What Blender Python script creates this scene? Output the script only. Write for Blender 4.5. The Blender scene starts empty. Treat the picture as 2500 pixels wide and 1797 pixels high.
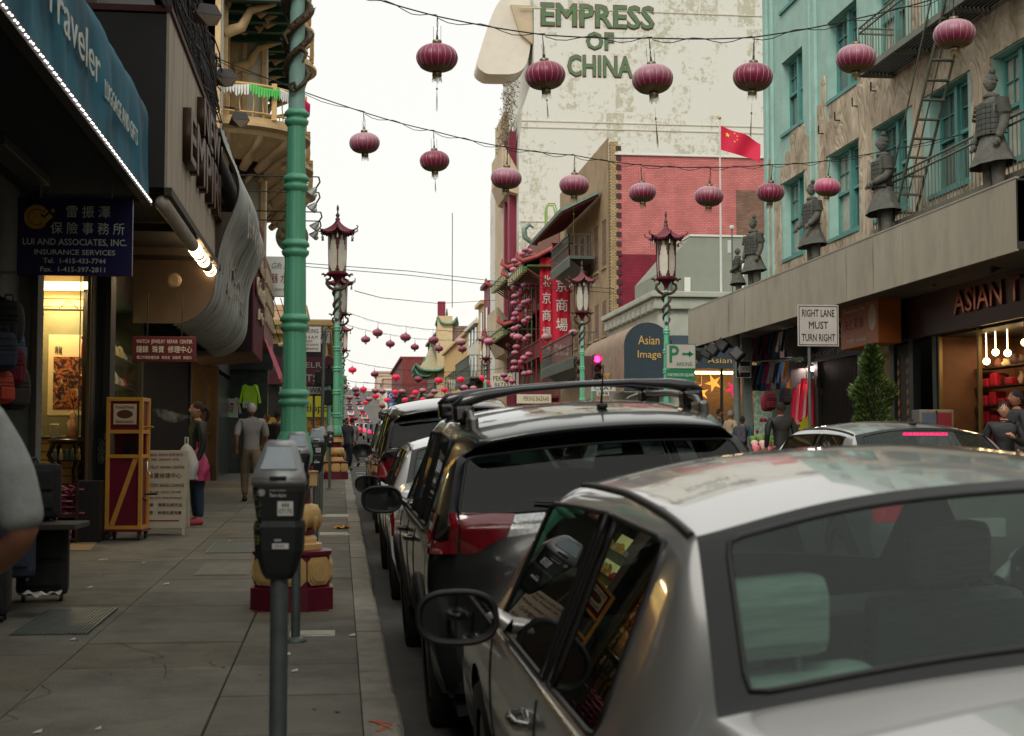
import bpy,bmesh,math,random
from mathutils import Vector,Matrix,Euler
from mathutils.bvhtree import BVHTree
random.seed(7)
PI=math.pi
sc=bpy.context.scene
COL=sc.collection
# camera
CAMZ=1.56
FOC,CX,CY=3500.0,1250.0,898.5 # focal length in photo pixels, photo centre
VX,VY=830.0,1105.0 # where level lines along the street vanish
_p=math.atan((VY-CY)/FOC)
_t=math.atan((CX-VX)*math.cos(_p)/FOC)
cd=bpy.data.cameras.new('camera')
cam=bpy.data.objects.new('camera',cd)
COL.objects.link(cam)
cam.location=(0,0,CAMZ)
cam.rotation_euler=(PI/2+_p,0,-_t)
cd.sensor_width=36
cd.lens=FOC/2500*36
cd.clip_start=0.05
cd.clip_end=4000
cd.dof.use_dof= True
cd.dof.focus_distance=30
cd.dof.aperture_fstop=5.6
sc.camera=cam
# sky and sun: a warm white overcast evening
SUN_EL,SUN_ROT=math.radians(42),math.radians(205)
w=bpy.data.worlds.new('World')
sc.world=w
w.use_nodes= True
nt=w.node_tree
bg=nt.nodes['Background']
sky=nt.nodes.new('ShaderNodeTexSky')
sky.sky_type='NISHITA'
sky.sun_disc= False
sky.sun_elevation=SUN_EL
sky.sun_rotation=SUN_ROT
sky.air_density=1.2
sky.dust_density=4
mixn=nt.nodes.new('ShaderNodeMix')
mixn.data_type='RGBA'
mixn.inputs[0].default_value=0.86
mixn.inputs[7].default_value=(9.4,9.25,8.7,1) # the cloud sheet
nt.links.new(sky.outputs[0],mixn.inputs[6])
nt.links.new(mixn.outputs[2],bg.inputs[0])
bg.inputs[1].default_value=0.088
sd=bpy.data.lights.new('sun','SUN')
sd.energy=1.25
sd.angle=math.radians(25)
sd.color=(1,.96,.89)
sun=bpy.data.objects.new('sun',sd)
COL.objects.link(sun)
sun.rotation_euler=Euler((PI/2-SUN_EL,0,PI-SUN_ROT))
sun.location=(0,0,60)
sc.view_settings.view_transform='Standard'
sc.view_settings.look='None'
sc.view_settings.exposure=0.42
sc.view_settings.gamma=1.0
sc.cycles.max_bounces=7
sc.cycles.transparent_max_bounces=12
sc.cycles.caustics_reflective= False
sc.cycles.caustics_refractive= False
sc.cycles.sample_clamp_indirect=4
# measuring: photo pixel -> place
_F=Vector((math.sin(_t)*math.cos(_p),math.cos(_t)*math.cos(_p),math.sin(_p)))
_R=Vector((math.cos(_t),-math.sin(_t),0))
_U=Vector((-math.sin(_t)*math.sin(_p),-math.cos(_t)*math.sin(_p),math.cos(_p)))
def ray(x,y):
 return _F+_R*((x-CX)/FOC)-_U*((y-CY)/FOC)
def P(x,y,Y):
 d=ray(x,y)
 return Vector((0,0,CAMZ))+d*(Y/d.y)
def PX(x,y,X):
 d=ray(x,y)
 return Vector((0,0,CAMZ))+d*(X/d.x)
SL=0.0206 # the street climbs 2 %
XK,XKR=0.30,8.05 # faces of the two kerbs
XL,XR=-3.1,12.1 # the two building lines
def road_z(X,Y):
 c=0.13*max(0.0,1-((X-4.2)/3.9)**2)**2
 return SL*Y+c
def walk_z(Y):
 return SL*Y+0.13
# materials
def lin(c):
 return tuple(((v/255)/12.92 if v<=10 else ((v/255+.055)/1.055)**2.4) for v in c)
_M={}
def mat(name,col,rough=.6,metal=0,var=.18,scale=3.,bump=0.,bscale=40.,coat=0,emit=0,ecol=None,
  stretch=None,dirt=0,dirtcol=(40,36,30),spec=.5,trans=0,sheen=0):
 if name in _M:
  return _M[name]
 m=bpy.data.materials.new(name)
 m.use_nodes= True
 n,l=m.node_tree.nodes,m.node_tree.links
 b=n['Principled BSDF']
 c=lin(col)
 b.inputs['Roughness'].default_value=rough
 b.inputs['Metallic'].default_value=metal
 b.inputs['Specular IOR Level'].default_value=spec
 b.inputs['Coat Weight'].default_value=coat
 b.inputs['Coat Roughness'].default_value=.04
 if sheen:
  b.inputs['Sheen Weight'].default_value=sheen
 b.inputs['Base Color'].default_value=(*c,1)
 tc=n.new('ShaderNodeTexCoord')
 vec=tc.outputs['Object']
 if stretch:
  mp=n.new('ShaderNodeMapping')
  mp.inputs['Scale'].default_value=stretch
  l.new(vec,mp.inputs[0])
  vec=mp.outputs[0]
 last= None
 if var:
  t=n.new('ShaderNodeTexNoise')
  t.inputs['Scale'].default_value=scale
  t.inputs['Detail'].default_value=6
  t.inputs['Roughness'].default_value=.65
  l.new(vec,t.inputs['Vector'])
  r=n.new('ShaderNodeMapRange')
  r.inputs[1].default_value=.3
  r.inputs[2].default_value=.7
  r.inputs[3].default_value=1-var
  r.inputs[4].default_value=1+var
  l.new(t.outputs[0],r.inputs[0])
  x=n.new('ShaderNodeVectorMath')
  x.operation='SCALE'
  x.inputs[0].default_value=c
  l.new(r.outputs[0],x.inputs['Scale'])
  last=x.outputs[0]
 if dirt:
  t=n.new('ShaderNodeTexNoise')
  t.inputs['Scale'].default_value=scale*.45
  t.inputs['Detail'].default_value=9
  t.inputs['Roughness'].default_value=.72
  l.new(vec,t.inputs['Vector'])
  r=n.new('ShaderNodeMapRange')
  r.inputs[1].default_value=.5
  r.inputs[2].default_value=.68
  r.inputs[4].default_value=dirt
  l.new(t.outputs[0],r.inputs[0])
  x=n.new('ShaderNodeMix')
  x.data_type='RGBA'
  l.new(r.outputs[0],x.inputs[0])
  if last:
   l.new(last,x.inputs[6])
  else:
   x.inputs[6].default_value=(*c,1)
  x.inputs[7].default_value=(*lin(dirtcol),1)
  last=x.outputs[2]
 if last:
  l.new(last,b.inputs['Base Color'])
 if bump:
  t=n.new('ShaderNodeTexNoise')
  t.inputs['Scale'].default_value=bscale
  t.inputs['Detail'].default_value=5
  l.new(vec,t.inputs['Vector'])
  u=n.new('ShaderNodeBump')
  u.inputs['Strength'].default_value=min(1,bump)
  u.inputs['Distance'].default_value=.02
  l.new(t.outputs[0],u.inputs['Height'])
  l.new(u.outputs[0],b.inputs['Normal'])
 if emit:
  b.inputs['Emission Color'].default_value=(*lin(ecol or col),1)
  b.inputs['Emission Strength'].default_value=emit
 _M[name]=m
 return m
def glass_mat(name,tint=(150,160,150),clear=.8,rough=.02,refl=(1,1,1),dust=0,dustcol=(70,80,76),ior=1.6):
 if name in _M:
  return _M[name]
 m=bpy.data.materials.new(name)
 m.use_nodes= True
 n,l=m.node_tree.nodes,m.node_tree.links
 n.remove(n['Principled BSDF'])
 out=n['Material Output']
 tr=n.new('ShaderNodeBsdfTransparent')
 tr.inputs[0].default_value=(*[v*clear for v in lin(tint)],1)
 gl=n.new('ShaderNodeBsdfGlossy')
 gl.inputs['Roughness'].default_value=rough
 gl.inputs[0].default_value=(*refl,1)
 lw=n.new('ShaderNodeLayerWeight')
 lw.inputs[0].default_value=.5
 pw=n.new('ShaderNodeMath')
 pw.operation='POWER'
 pw.inputs[1].default_value=5
 r0=((ior-1)/(ior+1))**2
 fr=n.new('ShaderNodeMapRange')
 fr.inputs[3].default_value=r0
 fr.inputs[4].default_value=min(1,r0*20)
 mx=n.new('ShaderNodeMixShader')
 l.new(lw.outputs['Facing'],pw.inputs[0])
 l.new(pw.outputs[0],fr.inputs[0])
 l.new(fr.outputs[0],mx.inputs[0])
 l.new(tr.outputs[0],mx.inputs[1])
 l.new(gl.outputs[0],mx.inputs[2])
 res=mx.outputs[0]
 if dust:
  df=n.new('ShaderNodeBsdfDiffuse')
  df.inputs[0].default_value=(*lin(dustcol),1)
  m2=n.new('ShaderNodeMixShader')
  m2.inputs[0].default_value=dust
  l.new(res,m2.inputs[1])
  l.new(df.outputs[0],m2.inputs[2])
  res=m2.outputs[0]
 l.new(res,out.inputs[0])
 _M[name]=m
 return m
def two_sided(name,front,back):
 """car shell: paint outside, cloth lining inside"""
 m=front.copy()
 m.name=name
 n,l=m.node_tree.nodes,m.node_tree.links
 out=n['Material Output']
 b=n['Principled BSDF']
 g=n.new('ShaderNodeNewGeometry')
 d=n.new('ShaderNodeBsdfDiffuse')
 d.inputs[0].default_value=(*lin(back),1)
 x=n.new('ShaderNodeMixShader')
 l.new(g.outputs['Backfacing'],x.inputs[0])
 l.new(b.outputs[0],x.inputs[1])
 l.new(d.outputs[0],x.inputs[2])
 l.new(x.outputs[0],out.inputs[0])
 return m
# objects
def tag(o,label=None,cat=None,group=None,kind=None):
 if label:o['label']=label
 if cat:o['category']=cat
 if group:o['group']=group
 if kind:o['kind']=kind
 return o
def empty(name,label=None,cat=None,loc=(0,0,0),rz=0,group=None):
 o=bpy.data.objects.new(name,None)
 COL.objects.link(o)
 o.empty_display_size=.2
 o.location=loc
 o.rotation_euler=(0,0,rz)
 return tag(o,label,cat,group)
_KIDS={}
def mobj(name,me,parent=None):
 o=bpy.data.objects.new(name,me)
 COL.objects.link(o)
 if parent is not None:
  o.parent=parent
  _KIDS.setdefault(parent,[]).append(o)
 return o
def copy_tree(o,parent=None):
 c=o.copy()
 COL.objects.link(c)
 if parent is not None:
  c.parent=parent
  _KIDS.setdefault(parent,[]).append(c)
 for ch in list(_KIDS.get(o,[])):
  copy_tree(ch,c)
 return c
class MB:
 """collects simple shapes into one mesh"""
 def __init__(s):
  s.v,s.f,s.sm,s.mi=[],[],[],[]
  s.m=0
 def add(s,vs,fs,smooth=False):
  b=len(s.v)
  s.v+=[tuple(v) for v in vs]
  for f in fs:
   s.f.append([b+i for i in f])
   s.sm.append(smooth)
   s.mi.append(s.m)
  return s
 def box(s,x0,x1,y0,y1,z0,z1,M=None):
  vs=[Vector((x,y,z)) for z in (z0,z1) for y in (y0,y1) for x in (x0,x1)]
  if M:vs=[M@v for v in vs]
  return s.add(vs,[(0,2,3,1),(4,5,7,6),(0,1,5,4),(2,6,7,3),(0,4,6,2),(1,3,7,5)])
 def bbox(s,x0,x1,y0,y1,z0,z1,b=.01,M=None):
  """box with chamfered edges"""
  bm=bmesh.new()
  r=bmesh.ops.create_cube(bm,size=1)
  for v in bm.verts:
   v.co=Vector(((x0+x1)/2+v.co.x*(x1-x0),(y0+y1)/2+v.co.y*(y1-y0),(z0+z1)/2+v.co.z*(z1-z0)))
  bmesh.ops.bevel(bm,geom=bm.edges[:],offset=b,segments=2,affect='EDGES',profile=.6)
  bm.verts.index_update()
  vs=[(M@v.co) if M else v.co.copy() for v in bm.verts]
  s.add(vs,[[v.index for v in f.verts] for f in bm.faces],False)
  bm.free()
  return s
 def quad(s,a,b,c,d):
  return s.add([a,b,c,d],[(0,1,2,3)])
 def poly(s,pts):
  return s.add(pts,[tuple(range(len(pts)))])
 def tube(s,pts,r,n=8,cap=True,smooth=True,closed=False):
  pts=[Vector(p) for p in pts]
  k=len(pts)
  rs=r if isinstance(r,(list,tuple)) else [r]*k
  vs,fs=[],[]
  prev= None
  for i,p in enumerate(pts):
   a=pts[(i-1)%k] if (closed or i>0) else p
   b=pts[(i+1)%k] if (closed or i<k-1) else p
   t=(b-a).normalized() if (b-a).length>1e-9 else Vector((0,0,1))
   if prev is None:
    q=Vector((0,0,1)) if abs(t.z)<.9 else Vector((1,0,0))
    u=t.cross(q).normalized()
   else:
    u=(prev-t*prev.dot(t))
    u=u.normalized() if u.length>1e-6 else t.orthogonal().normalized()
   prev=u
   w_=t.cross(u)
   for j in range(n):
    an=2*PI*j/n
    vs.append(p+(u*math.cos(an)+w_*math.sin(an))*rs[i])
  m=k if closed else k-1
  for i in range(m):
   for j in range(n):
    a,b=i*n+j,i*n+(j+1)%n
    c,d=((i+1)%k)*n+(j+1)%n,((i+1)%k)*n+j
    fs.append((a,b,c,d))
  s.add(vs,fs,smooth)
  if cap and not closed:
   s.add(vs[:n],[tuple(range(n))[::-1]])
   s.add(vs[-n:],[tuple(range(n))])
  return s
 def cyl(s,a,b,r,r2=None,n=16,smooth=True):
  return s.tube([a,b],[r,r if r2 is None else r2],n,True,smooth)
 def lathe(s,prof,c=(0,0,0),n=24,smooth=True,flute=0,nf=8,rot=0,sx=1,sy=1,cap=True):
  vs,fs=[],[]
  for (r,z) in prof:
   for j in range(n):
    a=2*PI*j/n+rot
    rr=r*(1-flute*(math.cos(nf*a)>.55)) if flute else r
    vs.append((c[0]+rr*math.cos(a)*sx,c[1]+rr*math.sin(a)*sy,c[2]+z))
  for i in range(len(prof)-1):
   for j in range(n):
    fs.append((i*n+j,i*n+(j+1)%n,(i+1)*n+(j+1)%n,(i+1)*n+j))
  s.add(vs,fs,smooth)
  if cap:
   s.add(vs[:n],[tuple(range(n))[::-1]])
   s.add(vs[-n:],[tuple(range(n))])
  return s
 def ball(s,c,r,n=12,m=8,sc=(1,1,1)):
  prof=[(max(1e-4,r*math.sin(PI*i/m)),-r*math.cos(PI*i/m)) for i in range(m+1)]
  vs,fs=[],[]
  for (q,z) in prof:
   for j in range(n):
    a=2*PI*j/n
    vs.append((c[0]+q*math.cos(a)*sc[0],c[1]+q*math.sin(a)*sc[1],c[2]+z*sc[2]))
  for i in range(m):
   for j in range(n):
    fs.append((i*n+j,i*n+(j+1)%n,(i+1)*n+(j+1)%n,(i+1)*n+j))
  return s.add(vs,fs,True)
 def prism(s,poly,axis,a,b):
  """extrude a 2D outline along axis ('x': (y,z), 'y': (x,z), 'z': (x,y)) from a to b"""
  def mk(q,t):
   return (t,q[0],q[1]) if axis=='x' else ((q[0],t,q[1]) if axis=='y' else (q[0],q[1],t))
  k=len(poly)
  vs=[mk(q,a) for q in poly]+[mk(q,b) for q in poly]
  fs=[tuple(range(k)),tuple(range(2*k-1,k-1,-1))]+[(i,i+k,(i+1)%k+k,(i+1)%k) for i in range(k)]
  return s.add(vs,fs)
 def grid(s,fn,nu,nv,smooth=True):
  vs=[fn(i/nu,j/nv) for i in range(nu+1) for j in range(nv+1)]
  fs=[(i*(nv+1)+j,(i+1)*(nv+1)+j,(i+1)*(nv+1)+j+1,i*(nv+1)+j+1) for i in range(nu) for j in range(nv)]
  return s.add(vs,fs,smooth)
 def xform(s,M):
  s.v=[tuple(M@Vector(v)) for v in s.v]
  return s
 def mesh(s,name,mats):
  me=bpy.data.meshes.new(name)
  me.from_pydata(s.v,[],s.f)
  if not isinstance(mats,(list,tuple)):mats=[mats]
  for m in mats:me.materials.append(m)
  me.polygons.foreach_set('use_smooth',s.sm)
  me.polygons.foreach_set('material_index',s.mi)
  bm=bmesh.new()
  bm.from_mesh(me)
  bmesh.ops.recalc_face_normals(bm,faces=bm.faces)
  bm.to_mesh(me)
  bm.free()
  return me
 def build(s,name,mats,parent=None,origin=None):
  if origin is not None:
   o_=Vector(origin)
   s.v=[tuple(Vector(v)-o_) for v in s.v]
  o=mobj(name,s.mesh(name,mats),parent)
  if origin is not None:o.location=origin
  return o
def text(name,body,size,m,loc,rot=(PI/2,0,0),parent=None,ext=.003,off=0,align='CENTER',sx=1,shear=0,spacing=1,label=None,line=1,bevel=0):
 c=bpy.data.curves.new(name,'FONT')
 c.body=body
 c.size=size
 c.extrude=ext
 if off and not bevel:
  c.bevel_depth=off*size*.55
  c.extrude=ext/.15
  c.bevel_resolution=1
 c.align_x=align
 c.align_y='CENTER'
 c.resolution_u=2
 c.shear=shear
 c.space_character=spacing
 c.space_line=line
 if bevel:c.bevel_depth=bevel
 c.materials.append(m)
 o=bpy.data.objects.new(name,c)
 COL.objects.link(o)
 o.location=loc
 o.rotation_euler=rot
 o.scale=(sx,1,.15 if off and not bevel else 1)
 if parent is not None:
  o.parent=parent
  _KIDS.setdefault(parent,[]).append(o)
 if label:o['label']=label
 return o
def fit_text(o,wid=None,hei=None):
 """stretch a text to a measured width and height"""
 bpy.context.view_layer.update()
 d=o.dimensions
 if wid and d.x>0:o.scale.x*=wid/d.x
 if hei and d.y>0:o.scale.y*=hei/d.y
 return o
def subsurf(me,levels=2,simple=False):
 o=bpy.data.objects.new('tmp',me)
 COL.objects.link(o)
 md=o.modifiers.new('s','SUBSURF')
 md.levels=levels
 md.render_levels=levels
 if simple:md.subdivision_type='SIMPLE'
 dg=bpy.context.evaluated_depsgraph_get()
 r=bpy.data.meshes.new_from_object(o.evaluated_get(dg))
 bpy.data.objects.remove(o)
 return r
ORD=['first','second','third','fourth','fifth','sixth','seventh','eighth','ninth','tenth','eleventh','twelfth',
 'thirteenth','fourteenth','fifteenth','sixteenth','seventeenth','eighteenth','nineteenth','twentieth']
# cars
rubber=mat('tyre rubber',(28,28,28),.85,var=.2,scale=20)
alloy=mat('wheel alloy',(150,150,150),.35,.9,var=.1)
blackpl=mat('black plastic',(24,24,25),.55,var=.15,scale=15)
gasket=mat('window rubber',(14,14,14),.5,var=0)
chrome=mat('chrome',(200,200,198),.12,1,var=0)
redlens=mat('red lamp lens',(120,4,22),.12,0,var=.15,scale=30,coat=1)
clearlens=mat('clear lamp lens',(170,172,172),.1,.6,var=.4,scale=60,coat=1)
braked=mat('lit brake lamp',(255,20,70),.3,emit=3,ecol=(255,20,80),var=0)
seatcloth=mat('grey seat cloth',(150,160,152),.9,var=.25,scale=6,stretch=(1,1,9))
darkcloth=mat('dark cabin cloth',(92,100,96),.95,var=.1,scale=40)
carglass=glass_mat('car glass',(214,238,230),1,.01,dust=.035,dustcol=(120,156,144),ior=1.45)
fritm=mat('black frit glass',(16,19,20),.12,var=0,spec=.3)
privglass=glass_mat('privacy glass',(130,140,140),.9,.01,ior=1.42)
sideglass=glass_mat('side glass',(150,160,154),.85,.01,dust=.01,dustcol=(60,64,60),ior=1.9)
plate_m=mat('number plate',(215,215,210),.4,var=.05)
def profile_table(kind,hw,H):
 """stations from tail to nose: list of (10 points (x, y, z))"""
 T=[]
 def std(y,zs,xs,dy=None):
  T.append([(xs[j],y+(dy[j] if dy else 0),zs[j]) for j in range(10)])
 if kind=='sedan':
  k=H/1.46
  side_x=[hw-.10,hw-.02,hw,hw-.025]
  side_z=[.255,.43,.66,.87*k]
  def deck(y,z,x4=.80,plan=.20,crown=.035,zc=None,narrow=0):
   zz=[min(side_z[j],z) for j in range(4)]
   xx=[side_x[j]-narrow for j in range(4)]
   xe=[x4*hw/.9-narrow,.72*hw/.9-narrow,.64*hw/.9,.56*hw/.9,.30,0]
   ze=[z-crown*(x/.8)**2 if z>.7 else z for x in xe]
   if z>.9:ze[0]=max(ze[0],side_z[3]+.012)
   xs=xx+xe
   s_=-1 if y>2.4 else 1
   T.append([(xs[j],y+s_*plan*(xs[j]/hw)**4,(zz+ze)[j]) for j in range(10)])
  deck(.04,.26,plan=.22,narrow=.05)
  deck(.00,.48,plan=.22)
  deck(.03,.70,plan=.22)
  deck(.06,.84*k,plan=.20)
  deck(.07,.955*k,plan=.17)
  deck(.14,1.01*k,plan=.12)
  deck(.50,1.065*k,plan=.05,crown=.05)
  def cab(y,zr,belt=.885,gb=.91,lean=.085,rail=.60,y4=0,y5=0,crown=.075,yc=0,zrail=None,x5=None):
   a=hw/.9
   zrl=zrail if zrail else zr-crown
   xs=side_x+[(hw-.055),(x5 or rail+.045)*a,rail*a,(rail-.058)*a,.30,0]
   zs=side_z[:3]+[belt*k,gb*k,(zrl-.055)*k,zrl*k,(zrl+.010)*k,(zr-.008)*k,zr*k]
   ys=[y,y,y,y,y+y4,y+y5,y,y+yc*.2,y+yc*.8,y+yc]
   T.append([(xs[j],ys[j],zs[j]) for j in range(10)])
  cab(.90,1.10,gb=.93,rail=.70,crown=.055,yc=-.05,x5=.77,y4=-.04,y5=.0)
  cab(.94,1.122,gb=.93,rail=.69,crown=.058,yc=-.05,x5=.76,y4=.02,y5=.02)
  cab(1.30,1.378,gb=.925,rail=.61,crown=.07,yc=-.03,y4=-.14,y5=-.10,x5=.675)
  cab(1.34,1.398,gb=.92,rail=.605,crown=.07,yc=-.03,y4=-.12,y5=-.09,x5=.67)
  cab(1.60,1.440,gb=.915,rail=.60,crown=.07,y4=-.22,y5=-.16) # side glass starts
  cab(2.07,1.46)
  cab(2.13,1.46)
  cab(2.60,1.452)
  cab(2.95,1.42,rail=.61,crown=.06,yc=.06,y4=.22,y5=.10)
  cab(3.03,1.39,rail=.61,crown=.06,yc=.06,y4=.50,y5=.20,gb=.905)
  cab(3.60,1.02,gb=.90,belt=.875,rail=.66,crown=.04,yc=.14,x5=.73,zrail=.965,y4=.05)
  cab(3.68,.98,gb=.895,belt=.87,rail=.68,crown=.035,yc=.14,x5=.75,zrail=.935)
  side_z=[.255,.43,.65,.85*k]
  deck(4.0,.93*k,plan=.03,crown=.05)
  deck(4.3,.86*k,plan=.10,crown=.05)
  deck(4.48,.77*k,plan=.20,crown=.04)
  deck(4.56,.60,plan=.25)
  deck(4.57,.42,plan=.25)
  deck(4.52,.24,plan=.25,narrow=.05)
  L=4.57
  info=dict(L=L,wheels=(1.0,3.68),R=.325,rear=(7,8,9),side=(11,18),pillar=(13,),front=(17,19),wheelx=hw-.12)
  info['rearglass']=(8,9,7)
  info['frit']=(7,10,6)
  info['sideg']=[(11,12),(13,15)]
  info['frontg']=(16,17,6)
 else:
  k=H/1.66
  side_x=[hw-.08,hw-.015,hw,hw-.03]
  side_z=[.295,.55,.84,1.02*k]
  def deck(y,z,plan=.20,narrow=0,crown=.0,x4=.80):
   zz=[min(side_z[j],z) for j in range(4)]
   xx=[side_x[j]-narrow for j in range(4)]
   xe=[x4*hw/.9-narrow,.74*hw/.9-narrow,.66*hw/.9,.58*hw/.9,.30,0]
   ze=[z-crown*(x/.8)**2 for x in xe]
   if z>1.0:ze[0]=max(ze[0],side_z[3]+.01)
   xs=xx+xe
   s_=-1 if y>2.4 else 1
   T.append([(xs[j],y+s_*plan*(xs[j]/hw)**4,(zz+ze)[j]) for j in range(10)])
  def cab(y,zr,belt=1.03,gb=1.06,rail=.64,y4=0,y5=0,crown=.06,yc=0,zrail=None,x5=None):
   a=hw/.9
   zrl=zrail if zrail else zr-crown
   xs=side_x+[(hw-.06),(x5 or rail+.05)*a,rail*a,(rail-.05)*a,.32,0]
   zs=side_z[:3]+[belt*k,gb*k,(zrl-.07)*k,zrl*k,(zrl+.012)*k,(zr-.008)*k,zr*k]
   ys=[y,y,y,y,y+y4,y+y5,y,y+yc*.2,y+yc*.8,y+yc]
   T.append([(xs[j],ys[j],zs[j]) for j in range(10)])
  deck(.10,.30,plan=.26,narrow=.05)
  deck(.00,.42,plan=.26)
  deck(.00,.66,plan=.26)
  deck(.06,.74,plan=.24)
  deck(.09,.98*k,plan=.22)
  cab(.10,1.12,gb=1.05,rail=.79,crown=.015,yc=-.02,x5=.86,y4=.20,y5=.08)
  cab(.12,1.155,gb=1.055,rail=.78,crown=.015,yc=-.02,x5=.85,y4=.26,y5=.12)
  cab(.38,1.44,gb=1.06,rail=.70,crown=.04,yc=-.03,x5=.77,y4=.20,y5=.04)
  cab(.43,1.48,gb=1.06,rail=.68,crown=.05,yc=-.03,x5=.75,y4=.22,y5=.06)
  cab(.27,1.515,gb=1.06,rail=.60,crown=.05,yc=-.04,x5=.68,y4=.45,y5=.20) # roof spoiler lip
  cab(.34,1.56,gb=1.06,rail=.60,crown=.055,yc=-.04,x5=.68,y4=.44,y5=.22)
  cab(.75,1.625,rail=.64,y4=.10,y5=.0) # side glass starts
  cab(1.35,1.66)
  cab(1.43,1.66)
  cab(2.15,1.66)
  cab(2.23,1.66)
  cab(2.75,1.63,rail=.59,yc=.04,y4=.30,y5=.10)
  cab(2.85,1.60,rail=.60,crown=.04,yc=.06,y4=.50,y5=.20,gb=1.04)
  cab(3.35,1.20,gb=1.03,belt=1.0,rail=.68,yc=.14,x5=.76,zrail=1.14)
  cab(3.43,1.13,gb=1.02,belt=.99,rail=.70,yc=.14,x5=.78,zrail=1.07)
  side_z=[.295,.55,.80,.98*k]
  deck(3.8,1.06*k,plan=.03,crown=.05)
  deck(4.2,1.0*k,plan=.10,crown=.05)
  deck(4.45,.88*k,plan=.20,crown=.04)
  deck(4.56,.66,plan=.26)
  deck(4.57,.45,plan=.26)
  deck(4.50,.30,plan=.26,narrow=.05)
  L=4.57
  info=dict(L=L,wheels=(.93,3.59),R=.36,wheelx=hw-.13)
  info['rearglass']=(6,7,7)
  info['frit']=(5,8,6)
  info['sideg']=[(11,12),(13,14),(15,16)]
  info['frontg']=(17,18,6)
 return T,info
def build_wheel(parent,x,y,R,side,style=5):
 wt=MB()
 prof=[(R*.66,-.11),(R*.93,-.115),(R,-.085),(R,.085),(R*.93,.115),(R*.66,.11)]
 wt.lathe(prof,n=36,cap=False)
 M_=Matrix.Translation((x,y,R))@Matrix.Rotation(PI/2,4,'Y')
 wt.xform(M_)
 wh=wt.build('tyre',rubber,parent)
 r=MB()
 r.lathe([(R*.67,-.09),(R*.64,.09),(R*.60,.10),(R*.58,.03)],n=36,cap=False)
 r.lathe([(R*.58,-.02),(.02,-.02)],n=24,cap=False)
 r.lathe([(.001,.075),(R*.16,.075),(R*.19,.05),(R*.19,0)],n=16,cap=False)
 for i in range(style):
  a=2*PI*i/style
  Mr=Matrix.Rotation(a,4,'Z')
  for q in (-.09,.09):
   r.add([Mr@Vector(v) for v in [(R*.12,-.02+q*.3,.07),(R*.6,-.022+q,.08),(R*.6,.022+q,.08),(R*.12,.02+q*.3,.07),(R*.12,-.02+q*.3,.02),(R*.6,-.022+q,.02),(R*.6,.022+q,.02),(R*.12,.02+q*.3,.02)]],
    [(0,1,2,3),(0,4,5,1),(3,2,6,7)])
 fl=Matrix.Rotation(PI/2*(1 if side>0 else -1),4,'Y')
 r.xform(Matrix.Translation((x,y,R))@fl)
 r.build('rim',alloy,wh)
 return wh
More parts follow.
